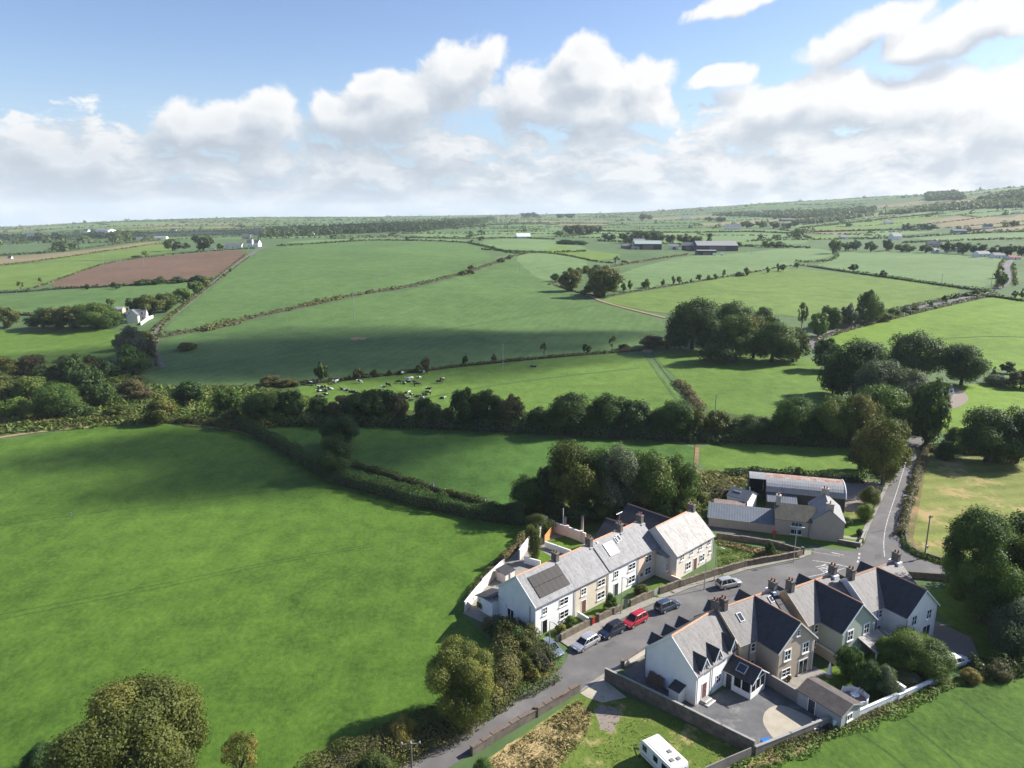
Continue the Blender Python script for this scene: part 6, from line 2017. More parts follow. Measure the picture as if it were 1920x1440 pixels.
# ------------------------------------------------------------------ walls, gates, sheds
def wall_run(name, label, uv, h, th, m, cap=None, cap_h=.08, cat='wall', group=None, world=None, steps=None, piers=None, pier_m=None):
    """a free-standing wall along a line on the ground, with coping and piers"""
    pts = world or P(*uv)
    root = thing(name, label, cat, (pts[0].x, pts[0].y, pts[0].z), 0, group)
    o = pts[0]
    body, cp = MB(), MB()
    for i in range(len(pts) - 1):
        a, b = pts[i] - o, pts[i + 1] - o
        d = (b - a)
        L = d.length
        d.normalize()
        n = Vector((-d.y, d.x, 0)).normalized() * th / 2
        k = max(1, int(L / 3.0)) if steps is None else max(1, int(L / steps))
        for j in range(k):
            p, q = a.lerp(b, j / k), a.lerp(b, (j + 1) / k)
            if j == k - 1 and i < len(pts) - 2: q = q + d * th * .5
            hh = h * (1 + (.0 if steps is None else .022 * ((j * 37) % 5 - 2)))
            w = Vector((0, 0, hh)); z = Vector((0, 0, .4))
            body.hexa([p - n - z, q - n - z, q + n - z, p + n - z, p - n + w, q - n + w, q + n + w, p + n + w])
            if cap:
                e = n * 1.3
                w2 = w + Vector((0, 0, .002)); w3 = w + Vector((0, 0, cap_h))
                cp.hexa([p - e + w2, q - e + w2, q + e + w2, p + e + w2, p - e + w3, q - e + w3, q + e + w3, p + e + w3])
    body.build('wall', m, root)
    if cap: cp.build('coping', cap, root)
    for q in (piers or []):
        c = (q if isinstance(q, Vector) else G(*q)) - o
        MB().cbox((c.x, c.y, (h + .3) / 2 - .2), (.5, .5, h + .7)).build('pier', pier_m or m, root)
    return root


wall_run('stone_wall', 'stone wall below the red gate along the pavement, nearest the solar panel house', [(1051, 1202), (1106, 1173)], 1.15, .4, m_stone, steps=1.2, group='stone front walls', piers=[(1107, 1172.5)])
wall_run('stone_wall', 'stone front wall between the red gate and the dark gate', [(1121, 1166), (1166, 1144)], 1.15, .4, m_stone, steps=1.2, group='stone front walls', piers=[(1120, 1166.5)])
wall_run('stone_wall', 'stone front wall between the dark gate and the grey gate', [(1181, 1137), (1223, 1118)], 1.15, .4, m_stone, steps=1.2, group='stone front walls')
wall_run('stone_wall', 'long curved stone wall from the pale house to the junction corner', [(1236, 1113), (1290, 1095), (1345, 1077), (1400, 1062), (1450, 1053), (1490, 1046), (1503, 1041)], 1.2, .42, m_stone, steps=1.3, piers=[(1504, 1040)])
wall_run('stone_wall', 'low dark stone wall along the farm road side of the green plot', [(1500, 1037), (1440, 1021), (1390, 1014), (1343, 1008)], 1.0, .4, m_stone, steps=1.5)
wall_run('stone_wall', 'weathered stone wall with a pillar beside the lane at the bottom', [(884, 1416), (940, 1381), (1005, 1343), (1050, 1317), (1086, 1296)], 1.1, .45, m_stone2, cap=mat('brick_coping', (.15, .115, .095), .9, .3, 4), cap_h=.10, steps=1.3, piers=[(1005, 1343)])
wall_run('roadside_wall', 'low rendered wall round the outer corner of the junction', [(1722, 880), (1706, 950), (1697, 1005), (1702, 1027), (1722, 1040), (1765, 1054), (1850, 1066)], .9, .35, m_stone2, steps=2.0)
wall_run('roadside_wall', 'dark wall between the junction road and the lawn of the end house', [(1700, 1082), (1765, 1087), (1850, 1098)], 1.1, .3, m_stone2)
wall_run('farm_wall', 'dark garden wall of the farmhouse along its verge', [(1571, 1019), (1611, 1026), (1622, 1000)], .8, .3, m_stone2, cap=m_kerb)
wall_run('garden_wall', 'cream back garden wall, lowest stretch beside the big field', [(872, 1148), (888, 1127), (905, 1107)], 1.7, .22, w_pale, cap=m_trim, group='back garden walls')
wall_run('garden_wall', 'cream back garden wall, middle stretch beside the big field', [(905, 1106), (925, 1086), (945, 1067)], 1.8, .22, w_pale, cap=m_trim, group='back garden walls')
wall_run('garden_wall', 'pale back garden wall left of the slim tree', [(974, 1050), (984, 1036), (994, 1022)], 1.9, .22, w_pale, cap=m_trim, group='back garden walls')
wall_run('garden_wall', 'tall pale wall at the top corner of the back gardens', [(1010, 1014), (1018, 1001), (1026, 988)], 2.2, .22, w_pale, cap=m_trim, group='back garden walls')
wall_run('garden_wall', 'pink back wall with three piers behind the small lawn', [(1037, 997), (1064, 1006), (1098, 1019)], 2.0, .22, w_pink, cap=m_trim, piers=[(1037, 997), (1064, 1006), (1090, 1016)], pier_m=w_pink)
wall_run('garden_fence', 'orange timber fence panel at the corner of the back lawn', [(1021, 1021), (1038, 998)], 1.8, .08, m_orange, cat='fence')
wall_run('garden_wall', 'white topped low wall below the small back lawn', [(1022, 1026), (1045, 1034), (1070, 1043)], 1.1, .2, w_white, cap=m_trim)
wall_run('garden_wall', 'short white wall behind the solar panel house chimney', [(983, 1056), (1013, 1064)], 1.2, .2, w_white, cap=m_trim)
wall_run('garden_wall', 'short white divider wall near the terrace lean-to', [(942, 1082), (958, 1090)], 1.4, .2, w_white, cap=m_trim)
wall_run('garden_wall', 'pink low wall between pink house and pale house', [(1241, 1083), (1277, 1098)], 1.1, .2, w_pink, cap=w_pink)
wall_run('garden_wall', 'white sloped divider wall before the solar panel house', [(1083, 1157), (1104, 1170)], .9, .2, w_white, cap=m_trim)
wall_run('garden_fence', 'reddish timber fence at the gable foot of the solar panel house', [(1001, 1197), (979, 1189)], 1.5, .08, m_brown, cat='fence')
wall_run('yard_wall', 'long dark rendered wall between yard and caravan plot', [(1134, 1276), (1200, 1308), (1280, 1348), (1350, 1384), (1413, 1416)], 1.85, .25, m_stone2, cap=m_kerb, cap_h=.07)  # darker wall colour paints in the shade on its near face
wall_run('yard_wall', 'grey brown wall along the lower edge of the yard', [(1415, 1416), (1480, 1390), (1558, 1357)], 1.1, .25, m_block, cap=m_kerb)
wall_run('garden_wall', 'white wall along the lower right field, stretch below the shed', [(1562, 1366), (1620, 1340), (1681, 1313)], 1.0, .25, w_white, cap=m_trim, cap_h=.06)
wall_run('garden_wall', 'white wall along the lower right field, upper stretch', [(1683, 1314), (1730, 1293), (1775, 1273)], .9, .25, w_white, cap=m_trim, cap_h=.06)
wall_run('garden_wall', 'white wall end with yellow shrub behind the octagonal planter', [(1669, 1293), (1682, 1300), (1695, 1309)], 1.5, .3, w_white, cap=m_trim)
wall_run('yard_wall', 'pale grey wall between the yard and the tan house garden', [(1425, 1276), (1490, 1315), (1558, 1357)], 1.7, .22, m_block, cap=m_kerb, cap_h=.06)
wall_run('yard_fence', 'concrete panel fence running down from the yard corner', [(1407, 1420), (1360, 1440), (1320, 1458)], 1.3, .12, m_block, cat='fence')
wall_run('garden_wall', 'sand coloured wall right of the tan house', [(1526, 1222), (1546, 1234), (1567, 1248)], 1.5, .2, w_sand, cap=m_trim)
wall_run('garden_wall', 'white topped wall between green house and white gabled house', [(1636, 1188), (1652, 1197), (1668, 1206)], 1.2, .2, w_white2, cap=m_trim)
wall_run('front_wall', 'low cream wall with dark piers before the dormer house', [(1167, 1252), (1208, 1226)], .9, .25, w_pale, cap=m_stone2, piers=[(1167, 1252)], pier_m=m_stone2)


def gate(u, v, label, m, w=1.0, h=1.25, deg=42, slats=6):
    g = thing('gate', label, 'gate', G(u, v), R(deg), None)
    MB().box(-w / 2, -w / 2 + .07, -.03, .03, .05, h).box(w / 2 - .07, w / 2, -.03, .03, .05, h).box(-w / 2 + .07, w / 2 - .07, -.025, .025, .1, .2).box(-w / 2 + .07, w / 2 - .07, -.025, .025, h - .2, h - .1).build('gate_frame', m, g)
    me = MB().box(-.06, .06, -.015, .015, .08, h - .02).mesh('gate_slat', m)
    for i in range(slats):
        link_mesh('gate_slat', me, g, (-w / 2 + .16 + (w - .32) * i / (slats - 1), -.045, 0))
    return g


gate(1114, 1170, 'red painted garden gate between two stone walls', m_red)
gate(1173.5, 1140.5, 'dark garden gate with posts before the white middle house', m_dkdoor, h=1.6)
gate(1229.5, 1116, 'pale grey garden gate before the pink house', m_lead, w=1.2)
gate(1045, 1205, 'dark gate at the lower end of the terrace wall', m_dkdoor, h=1.3)


def gable_shed(name, label, a, b, half, eave, ridge, wm, rm, cat='shed', openings=(), clay=None, over=.2):
    """ridge line from a to b (points at ridge level)"""
    a, b = Vector(a), Vector(b)
    L = math.hypot(b.x - a.x, b.y - a.y)
    ang = math.degrees(math.atan2(b.y - a.y, b.x - a.x))
    o = axis_pt((a.x, a.y), ang, 0, -half)
    hh = House(name, label, cat, (o[0], o[1], float(terr(o[0], o[1]))), ang)
    hh.block(0, L, 0, 2 * half, eave, ridge)
    hh.done(wm)
    hh.roof(0, L, 0, 2 * half, eave, ridge, rm, over=over, clay=clay)
    return hh


s_felt = mat('roofing_felt', (0.095, 0.082, 0.078), .9, .2, 1.5, stain=((0.13, 0.115, 0.11), .7, .5, .75), bump=.2, bscale=12)
hh = gable_shed('garden_shed', 'long grey garden shed with felt roof between tan house and field wall', G(1516, 1273, 2.8), G(1598, 1321, 2.8), 2.0, 2.05, 2.8, mat('shed_boards', (0.36, 0.37, 0.37), .8, .12, 4), s_felt)
hh.window('right', (G(1598, 1321, 2.8) - G(1516, 1273, 2.8)).length, 1.7, .8, 1.1, .9, (2, 1))
L_ = (G(1598, 1321, 2.8) - G(1516, 1273, 2.8)).length
hh.door('front', 0, 2.0, .9, 1.8, m_dkdoor)
hh.barge(0, 4.0, L_ + .20, 2.05, 2.8, axis='x', over=.2, d=.14, m=mat('shed_trim', (.34, .33, .31), .8, .1, 3))

# small white store with dark roof against the gable of the dormer house
sb = House('meter_shed', 'small white shed with dark lean-to roof against the gable of the dormer house', 'shed', axis_pt((23.0, 79.4), BA, -1.45, 1.5), BA)
MB().prism([(0, 0), (1.4, 0), (1.4, 2.15), (0, 1.75)], 0, 1.5, 'y').build('wall', w_white, sb.root)
rr = MB().slab((-.12, -.12, 1.78), (1.4, -.12, 2.24), (1.4, 1.62, 2.24), (-.12, 1.62, 1.78), .06).build('roof', s_dark_shade, sb.root)
roof_uv(rr.data)
MB().box(-.03, -.002, .35, 1.15, .1, 1.6).build('door', m_trim, sb.root)
st_ = thing('timber_stack', 'stack of dark brown boards leaning on the white gable of the dormer house', 'timber', axis_pt((23.0, 79.4), BA, -.75, 4.6), R(BA))
for i in range(7):
    q = MB()
    q.hexa([(-.12 - .03 * i, .35 * i, 0), (-.06 - .03 * i, .35 * i, 0), (-.06 - .03 * i, .35 * i + .33, 0), (-.12 - .03 * i, .35 * i + .33, 0), (.55, .35 * i, 1.5 + .06 * (i % 3)), (.61, .35 * i, 1.5 + .06 * (i % 3)), (.61, .35 * i + .33, 1.5 + .06 * (i % 3)), (.55, .35 * i + .33, 1.5 + .06 * (i % 3))])
    q.build('board', m_wood, st_)

# octagonal white planter
pl = thing('planter', 'white octagonal open enclosure on the lawn behind the grey shed', 'planter', G(1601, 1316), R(10))
N8 = 8
side = 2 * 1.55 * math.tan(math.pi / N8)
me = MB().box(-side / 2 + .02, side / 2 - .02, -.04, .04, .05, 1.15).mesh('panel', m_trim)
for i in range(N8):
    if i == 5: continue
    a = 2 * math.pi * i / N8
    o = link_mesh('panel', me, pl, (1.55 * math.cos(a), 1.55 * math.sin(a), 0))
    o.rotation_euler = (0, 0, a + math.pi / 2)
me = MB().box(-.06, .06, -.06, .06, 0, 1.3).mesh('post', m_trim)
for i in range(N8):
    a = 2 * math.pi * (i + .5) / N8
    link_mesh('post', me, pl, (1.62 * math.cos(a), 1.62 * math.sin(a), 0)).rotation_euler = (0, 0, a)
MB().prism([(1.4 * math.cos(2 * math.pi * i / 8), 1.4 * math.sin(2 * math.pi * i / 8)) for i in range(8)], .0, .5, 'z').build('deck', mat('pinkish_boards', (.36, .24, .22), .8, .15, 4), pl)
tb = MB().tube([(0, 0, .5), (0, 0, 1.0)], .05, 6).build('table_leg', m_trim, pl)
MB().tube([(.1, .1, 1.0), (.1, .1, 1.05)], .55, 12).build('table_top', m_trim, pl)
MB().tube([(-.9, -.2, .6), (1.0, .5, 1.7)], .04, 5).build('pole', m_trim, pl)

um = thing('parasol', 'closed white parasol standing on the lawn behind the tan house', 'parasol', G(1554, 1268), 0)
MB().tube([(0, 0, 0), (0, 0, .5)], .03, 6).build('pole', m_trim, um)
MB().tube([(0, 0, .45), (0, 0, .7), (0, 0, 1.5), (0, 0, 2.2)], [.36, .34, .18, .03], 10).build('canopy', m_trim, um)
MB().tube([(0, 0, 0), (0, 0, .08)], .5, 12).build('base', m_kerb, um)
bx = thing('storage_box', 'blue plastic box in the corner of the walled yard', 'box', G(1437, 1399), R(20))
mbl = mat('blue_plastic', (0.03, 0.16, 0.55), .4, .08, 3)
MB().prism([(-.5, 0), (.5, 0), (.56, .62), (-.56, .62)], -.4, .4, 'y').build('tub', mbl, bx)
MB().box(-.6, .6, -.45, .45, .622, .74).build('lid', mbl, bx)
for (u, v, rz) in ((1528, 1370, 10), (1537, 1364, 60)):
    ch = thing('garden_chair', 'white garden chair folded near the yard corner, ' + ('left one' if u < 1530 else 'right one'), 'chair', G(u, v), R(rz), 'white garden chairs')
    MB().box(-.28, .28, -.26, .26, .40, .45).build('seat', m_trim, ch)
    MB().hexa([(-.28, .22, .45), (.28, .22, .45), (.28, .27, .45), (-.28, .27, .45), (-.28, .36, .98), (.28, .36, .98), (.28, .41, .98), (-.28, .41, .98)]).build('backrest', m_trim, ch)
    for sx in (-.25, .25):
        for sy2 in (-.22, .22):
            MB().tube([(sx, sy2, 0), (sx, sy2, .4)], .025, 5).build('leg', m_trim, ch)
plant(1664, 1300, 26, 22, 'bush', 'yellow', 'bright yellow shrub beside the white wall end', res='mid')
wh = thing('cart_wheel', 'decorative spoked wheel beside the lean-to porch of the green house', 'wheel', G(1614, 1226), R(30))
rim = MB()
rim.tube([(.8 * math.cos(i * math.pi / 9), 0, .82 + .8 * math.sin(i * math.pi / 9)) for i in range(19)], .05, 6, cap=False).build('rim', m_trim, wh)
for i in range(6):
    a = i * math.pi / 6
    MB().tube([(-.78 * math.cos(a), 0, .82 - .78 * math.sin(a)), (.78 * math.cos(a), 0, .82 + .78 * math.sin(a))], .025, 5).build('spoke', m_trim, wh)
for k, (u, v) in enumerate(((1466, 1274), (1480, 1268), (1497, 1262), (1478, 1278))):
    pp = thing('plant_pot', f'{ordinal(k)} potted plant from the left on the patio before the tan house', 'plant pot', G(u, v), 0, 'patio pots')
    MB().tube([(0, 0, 0), (0, 0, .4)], [.18, .26], 10).build('pot', m_pot if k % 2 else m_trim, pp)
    cm, _t = proto('bush', 'low', k % 2)
    o = link_mesh('foliage', crown_with(cm, 'green' if k % 2 else 'brown'), pp, (0, 0, .38))
    o.scale = (.8, .8, .6)
for k, (u, v, w_, h_, d_, lb, ma) in enumerate(((948, 1086, 2.4, 1.6, 2.0, 'dark roofed store in the terrace back yard', w_pale),)):
    s_ = thing('garden_store', lb, 'shed', G(u, v), R(50))
    MB().box(-w_ / 2, w_ / 2, -d_ / 2, d_ / 2, -.2, h_).build('wall', ma, s_)
    q = MB().slab((-w_ / 2 - .15, -d_ / 2 - .15, h_ + .06), (w_ / 2 + .15, -d_ / 2 - .15, h_ + .06), (w_ / 2 + .15, d_ / 2 + .15, h_ + .4), (-w_ / 2 - .15, d_ / 2 + .15, h_ + .4), .08).build('roof', s_dark_shade, s_)
    roof_uv(q.data)
    MB().box(-.45, .45, -d_ / 2 - .03, -d_ / 2 - .002, 0, h_ - .1).build('door', m_lead, s_)
for k, (u, v, hgt) in enumerate(((1059, 1000, 3.4), (1091, 1008, 4.4))):
    s_ = thing('ruined_gable', ('narrower' if k == 0 else 'wider') + ' pale pointed wall stub behind the pink garden wall', 'ruin', G(u, v), R(75))
    MB().prism([(-.7 - .3 * k, -.2), (.7 + .3 * k, -.2), (.25, hgt)], -.2, .2, 'y').build('wall', m_block, s_)
pole_thin = thing('pole', 'slender white pole standing behind the pink garden wall', 'pole', G(1055.5, 1000), 0)
MB().tube([(0, 0, 0), (0, 0, 5.2)], .06, 6).build('shaft', m_trim, pole_thin)

# ------------------------------------------------------------------ the farm
m_zinc = mat('corrugated_zinc', (0.27, 0.272, 0.275), .5, .12, .8, spec=.4, stain=((0.20, 0.20, 0.205), .5, .5, .75))
m_zblue = mat('blue_grey_sheeting', (0.12, 0.137, 0.16), .55, .12, .8, spec=.4, stain=((0.09, 0.11, 0.145), .5, .5, .75))
m_rust = mat('rusty_sheeting', (0.30, 0.165, 0.115), .8, .3, .9, stain=((0.30, 0.275, 0.26), .7, .44, .60))
m_dsheet = mat('dark_sheeting', (0.055, 0.057, 0.062), .7, .2, 1)
m_brownsheet = mat('brown_sheeting', (0.22, 0.165, 0.14), .8, .25, 1.2)


def corrugated(mb, a, b, c, d, pitch=.35, depth=.022):
    """sheet between edges a-b (eave) and d-c (top), ribs running from eave to top"""
    a, b, c, d = map(Vector, (a, b, c, d))
    n = max(2, int((b - a).length / pitch)) * 2
    nn = (b - a).cross(d - a).normalized()
    if nn.z < 0: nn = -nn
    V = []
    for i in range(n + 1):
        o = nn * (depth if i % 2 else 0)
        V += [a.lerp(b, i / n) + o, d.lerp(c, i / n) + o]
    mb.add(V, [(2 * i, 2 * i + 2, 2 * i + 3, 2 * i + 1) for i in range(n)])


fa = -17.0
FH = House('farm_shed', 'long low farm shed with blue grey sheet roof along the farm road', 'shed', (39.0, 133.6), fa)
MB().prism([(0, -.4), (4.8, -.4), (4.8, 3.0), (0, 1.9)], 0, 12.3, 'x').build('wall', w_farm, FH.root)
q = MB()
corrugated(q, (-.3, -.35, 1.9), (12.3, -.35, 1.9), (12.3, 5.0, 3.12), (-.3, 5.0, 3.12), .5)
q.build('roof', m_zblue, FH.root)
FM = House('farmhouse', 'L-shaped grey brown farmhouse with three chimneys at the junction', 'house', axis_pt((39.0, 133.6), fa, 12.35, 0), fa)
FM.block(0, 6.6, 0, 5.4, 3.3, 5.4)
FM.wall.prism([(6.62, -.3), (12.2, -.3), (12.2, 4.0), (9.41, 6.3), (6.62, 4.0)], -.5, 8.4, 'y')
FM.done(w_farm)
FM.roof(0, 7.2, 0, 5.4, 3.3, 5.4, s_moss, verges=(1, 0))
FM.roof(6.62, 12.2, -.5, 8.4, 4.0, 6.3, s_grey, axis='y', over=.2, name='main_roof')
mbw = mat('pale_blue_frame', (.36, .50, .62), .5, .05, 3)
FM.window('front', 0, 3.9, 2.05, 2.0, .8, (3, 1), frame=mbw)
FM.window('front', 0, 3.9, .45, 2.0, 1.0, (3, 1), frame=mbw)
FM.downpipe(6.1, -.1, 3.3)
FM.downpipe(6.52, -.1, 3.3, m=m_trim)
for y_ in (2.0, 6.0):
    FM.window('right', 12.2, y_, .6, 1.0, 1.1)
    FM.window('right', 12.2, y_, 2.4, 1.0, 1.0)
FM.door('right', 12.2, 4.0, 1.0, 2.0, m_dkdoor)
FM.chimney(.45, 2.7, 4.7, 6.9, wx=.8, wy=1.1, pots=2, m=w_farm)
FM.chimney(9.41, -.1, 5.6, 7.3, wx=1.3, wy=.7, pots=1, m=w_farm)
FM.chimney(9.41, 8.0, 5.6, 7.3, wx=1.3, wy=.7, pots=2, m=w_farm)
# Dutch barn with a rounded roof
DBN = House('dutch_barn', 'round roofed barn with rusty top and open dark bay behind the farmhouse', 'barn', (50.6, 145.2), -16.0)
Lb, Db, Eb, Hb = 19.0, 8.6, 3.1, 5.3
arc = [(Db / 2 - (Db / 2 + .15) * math.cos(math.pi * k / 12), Eb + (Hb - Eb) * math.sin(math.pi * k / 12)) for k in range(13)]


def barrel(mb, x0, x1, k0, k1, n=44, off=0.0):
    V = []
    kk = k1 - k0
    for i in range(n + 1):
        x = x0 + (x1 - x0) * i / n
        o = .016 if i % 2 else 0
        for k in range(k0, k1 + 1):
            a = math.pi * k / 12
            V.append((x, arc[k][0] - math.cos(a) * (o + off), arc[k][1] + math.sin(a) * (o + off)))
    m_ = kk + 1
    mb.add(V, [(i * m_ + k, (i + 1) * m_ + k, (i + 1) * m_ + k + 1, i * m_ + k + 1) for i in range(n) for k in range(kk)])


q = MB(); barrel(q, 3.4, Lb, 0, 5, 60); q.build('roof', m_zinc, DBN.root)
q = MB(); barrel(q, 3.4, Lb, 5, 12, 60, .002); q.build('roof_rusty_half', m_rust, DBN.root, label='rust red far half of the barn roof')
q = MB(); barrel(q, 0, 3.38, 4, 12, 12); q.build('roof_bay', m_zinc, DBN.root)
MB().box(3.4, Lb, .02, .08, -.2, Eb - .02).box(3.4, Lb, Db - .08, Db - .02, -.2, Eb - .02).box(0, 3.38, Db - .08, Db - .02, -.2, Eb - .02).build('side_sheeting', m_dsheet, DBN.root)
ge = MB()
ge.prism([(0.0, -.2), (Db, -.2)] + [(y, z - .03) for y, z in reversed(arc[1:12])], Lb - .12, Lb - .04, 'x').build('gable_sheeting', m_zinc, DBN.root)
MB().prism([(0.0, -.2), (Db, -.2)] + [(y, z - .03) for y, z in reversed(arc[1:12])], 3.42, 3.5, 'x').build('gable_sheeting', m_dsheet, DBN.root)
MB().prism([(1.4, -.2), (Db, -.2)] + [(y, z - .03) for y, z in reversed(arc[4:12])], .02, .10, 'x').build('gable_sheeting', m_dsheet, DBN.root)
MB().tube([(Lb + .02, y, z + .02) for y, z in arc], .11, 6).build('verge_trim', m_trim, DBN.root)
MB().tube([(.1, .1, -.2), (.1, .1, Eb + .6)], .12, 6).build('post', m_galv, DBN.root)
q = MB(); corrugated(q, (3.5, -3.2, 2.1), (9.5, -3.2, 2.1), (9.5, -.02, 2.9), (3.5, -.02, 2.9), .5); q.build('lean_to_roof', m_zblue, DBN.root)
MB().box(3.6, 9.4, -3.0, -2.9, -.2, 2.0).box(3.6, 3.7, -2.88, -.02, -.2, 2.0).box(9.3, 9.4, -2.88, -.02, -.2, 2.0).build('lean_to_wall', m_dsheet, DBN.root)
WS = gable_shed('white_shed', 'small white shed with blue grey roof at the left end of the barn', axis_pt((45.4, 143.3), -42, 0, 2.3) + (3.9,), axis_pt((45.4, 143.3), -42, 4.5, 2.3) + (3.9,), 2.3, 2.7, 3.9, w_white, m_zblue)
WS.window('front', 0, 2.6, 1.5, .6, .5, (1, 1), sill=False)
WS.skylight(1.6, .55, 1.6, .3, 0, 2.3, 2.7, 3.9, gl=m_collect)
RS = thing('rusty_shed', 'low shed with brown and grey sheet roof left of the white shed', 'shed', (41.6, 139.2, 0), R(-18))
MB().box(0, 6.4, 0, 3.2, -.3, 1.8).build('wall', w_farm, RS)
q = MB(); corrugated(q, (-.2, -.2, 1.92), (6.5, -.2, 1.92), (6.5, 3.4, 2.25), (-.2, 3.4, 2.25), .4); q.build('roof', m_brownsheet, RS)
MB().box(6.42, 6.62, -.2, 3.3, 1.7, 2.4).build('parapet', m_trim, RS)
sg = thing('road_sign', 'round red road sign at the wall of the farmhouse', 'sign', G(1451, 1010), R(-17))
MB().tube([(0, 0, 0), (0, 0, 1.5)], .04, 6).build('post', m_galv, sg)
MB().prism([(.45 * math.cos(i * math.pi / 8), 1.3 + .45 * math.sin(i * math.pi / 8)) for i in range(16)], -.08, -.045, 'y').build('plate', m_red, sg)

# ------------------------------------------------------------------ vehicles
def paint(name, c, metallic=.0):
    return mat(name, c, .3, .03, 2, metallic=metallic, spec=.5, coat=.6)


m_lamp = mat('headlamp', (.75, .75, .74), .15, .05, 8, spec=.6)
m_tail = mat('tail_lamp', (.35, .02, .02), .3, .05, 8, spec=.5)
m_carglass = glass('car_glass', (.012, .014, .017), .05, .6)


def loft(mb, sts):
    """stations of (x, [(y,z), ...]) for the right half; mirrored and closed"""
    rings = []
    for x, prof in sts:
        rings.append([(x, y, z) for y, z in prof] + [(x, -y, z) for y, z in reversed(prof)])
    n = len(rings[0])
    V = [p for r in rings for p in r]
    F = [(i * n + k, i * n + (k + 1) % n, (i + 1) * n + (k + 1) % n, (i + 1) * n + k) for i in range(len(rings) - 1) for k in range(n)]
    F += [tuple(range(n - 1, -1, -1)), tuple(range((len(rings) - 1) * n, len(rings) * n))]
    mb.add(V, F)


def make_car(label, p, deg, body, kind='suv', roof=None, group=None):
    t = thing('parked_car', label, 'car', p, R(deg), group)
    L, Wd = {'suv': (4.45, .90), 'estate': (4.7, .88), 'hatch': (4.1, .86)}[kind]
    hs = {'suv': (.30, .98, 1.66), 'estate': (.22, .88, 1.44), 'hatch': (.22, .88, 1.46)}[kind]
    zb, zs, zr = hs
    h = L / 2
    def prof(w, z0, z1, tuck=.06):
        return [(w - tuck, z0), (w, z0 + .18), (w, (z0 + z1) / 2 + .05), (w - .05, z1 - .04), (w - .14, z1)]
    hood = zs - .02
    sts = [(-h, prof(Wd - .14, zb + .16, zs - .20)), (-h + .10, prof(Wd - .05, zb + .03, zs - .02)), (-h + .7, prof(Wd, zb, zs)), (0, prof(Wd, zb, zs)), (h - 1.35, prof(Wd, zb, zs)), (h - .95, prof(Wd - .01, zb, hood - .03)), (h - .35, prof(Wd - .05, zb, hood - .11)), (h - .08, prof(Wd - .12, zb + .03, hood - .22)), (h, prof(Wd - .22, zb + .12, hood - .34))]
    b = MB(); loft(b, sts)
    b.build('body', body, t, smooth=False)
    xr0 = -h + (.12 if kind != 'hatch' else .2)
    xr1 = -h + (.42 if kind == 'suv' else .62)
    xf1 = h - 1.95
    xf0 = h - 1.15
    wb, wt = Wd - .12, Wd - .27
    g = MB()
    g.hexa([(xr0, -wb, zs - .02), (xf0, -wb, zs - .04), (xf0, wb, zs - .04), (xr0, wb, zs - .02), (xr1, -wt, zr - .04), (xf1, -wt, zr - .04), (xf1, wt, zr - .04), (xr1, wt, zr - .04)])
    g.build('windows', m_carglass, t)
    r = MB()
    loft(r, [(xr1 - .08, [(wt - .06, zr - .06), (wt - .10, zr - .01)]), (xr1 + .15, [(wt + .01, zr - .05), (wt - .08, zr + .03)]), ((xr1 + xf1) / 2, [(wt + .015, zr - .05), (wt - .08, zr + .05)]), (xf1 - .1, [(wt + .01, zr - .05), (wt - .08, zr + .02)]), (xf1 + .06, [(wt - .05, zr - .07), (wt - .1, zr - .02)])])
    r.build('roof', roof or body, t)
    # pillars
    for sgn in (-1, 1):
        for (xa, xb, w_) in ((xr0 + .02, xr1 + .04, .10), (xf0 - .04, xf1 - .02, .07), ((xr0 + xf0) / 2 - .25, (xr1 + xf1) / 2 - .2, .06), ((xr0 + xf0) / 2 + .75, (xr1 + xf1) / 2 + .55, .05)):
            q = MB()
            y0, y1 = sgn * (wb + .012), sgn * (wt + .012)
            i0, i1 = sgn * (wb - .04), sgn * (wt - .04)
            q.hexa([(xa - w_, y0, zs - .03), (xa + w_, y0, zs - .03), (xa + w_, i0, zs - .03), (xa - w_, i0, zs - .03), (xb - w_, y1, zr - .045), (xb + w_, y1, zr - .045), (xb + w_, i1, zr - .045), (xb - w_, i1, zr - .045)])
            q.build('pillar', body, t)
        MB().tube([(xr1 + .2, sgn * (wt - .02), zr + .05), (xf1 - .25, sgn * (wt - .02), zr + .06)], .025, 5).build('roof_rail', m_steel if roof is None else m_black, t)
        MB().cbox((xf0 - .25, sgn * (Wd + .07), zs + .04), (.14, .16, .13)).build('mirror', body, t)
        MB().cbox((h - .14, sgn * (Wd - .30), hood - .30), (.16, .30, .13)).build('headlight', m_lamp, t)
        MB().cbox((-h + .08, sgn * (Wd - .20), zs - .16), (.10, .20, .24)).build('tail_light', m_tail, t)
        for xw in (-h + .85, h - .88):
            rad = .35 if kind == 'suv' else .32
            y0, y1 = sorted((sgn * (Wd - .20), sgn * (Wd + .012)))
            w = MB().tube([(xw, y0, rad), (xw, y1, rad)], rad, 16).build('wheel', m_black, t)
            y2, y3 = sorted((sgn * (Wd - .02), sgn * (Wd + .022)))
            MB().tube([(xw, y2, rad), (xw, y3, rad)], rad * .62, 12).build('rim', m_steel, w)
    MB().box(h - .10, h + .012, -.55, .55, zb + .16, zb + .30).box(-h - .01, -h + .1, -.6, .6, zb + .18, zb + .30).build('bumper', m_black, t)
    MB().box(h - .02, h + .022, -.26, .26, zb + .33, zb + .44).build('number_plate', m_trim, t)
    MB().box(-h - .022, -h + .03, -.26, .26, zb + .42, zb + .53).build('number_plate', mat('plate_white', (.7, .7, .66), .5, .05, 5), t)
    return t


silver = paint('paint_silver', (.52, .53, .55), .55)
navy = paint('paint_navy', (.012, .02, .05), .2)
redp = paint('paint_red', (.42, .012, .022), .1)
dblue = paint('paint_slate_blue', (.045, .075, .115), .3)
greyp = paint('paint_grey_blue', (.20, .25, .31), .4)
whitep = paint('paint_white', (.80, .80, .80))


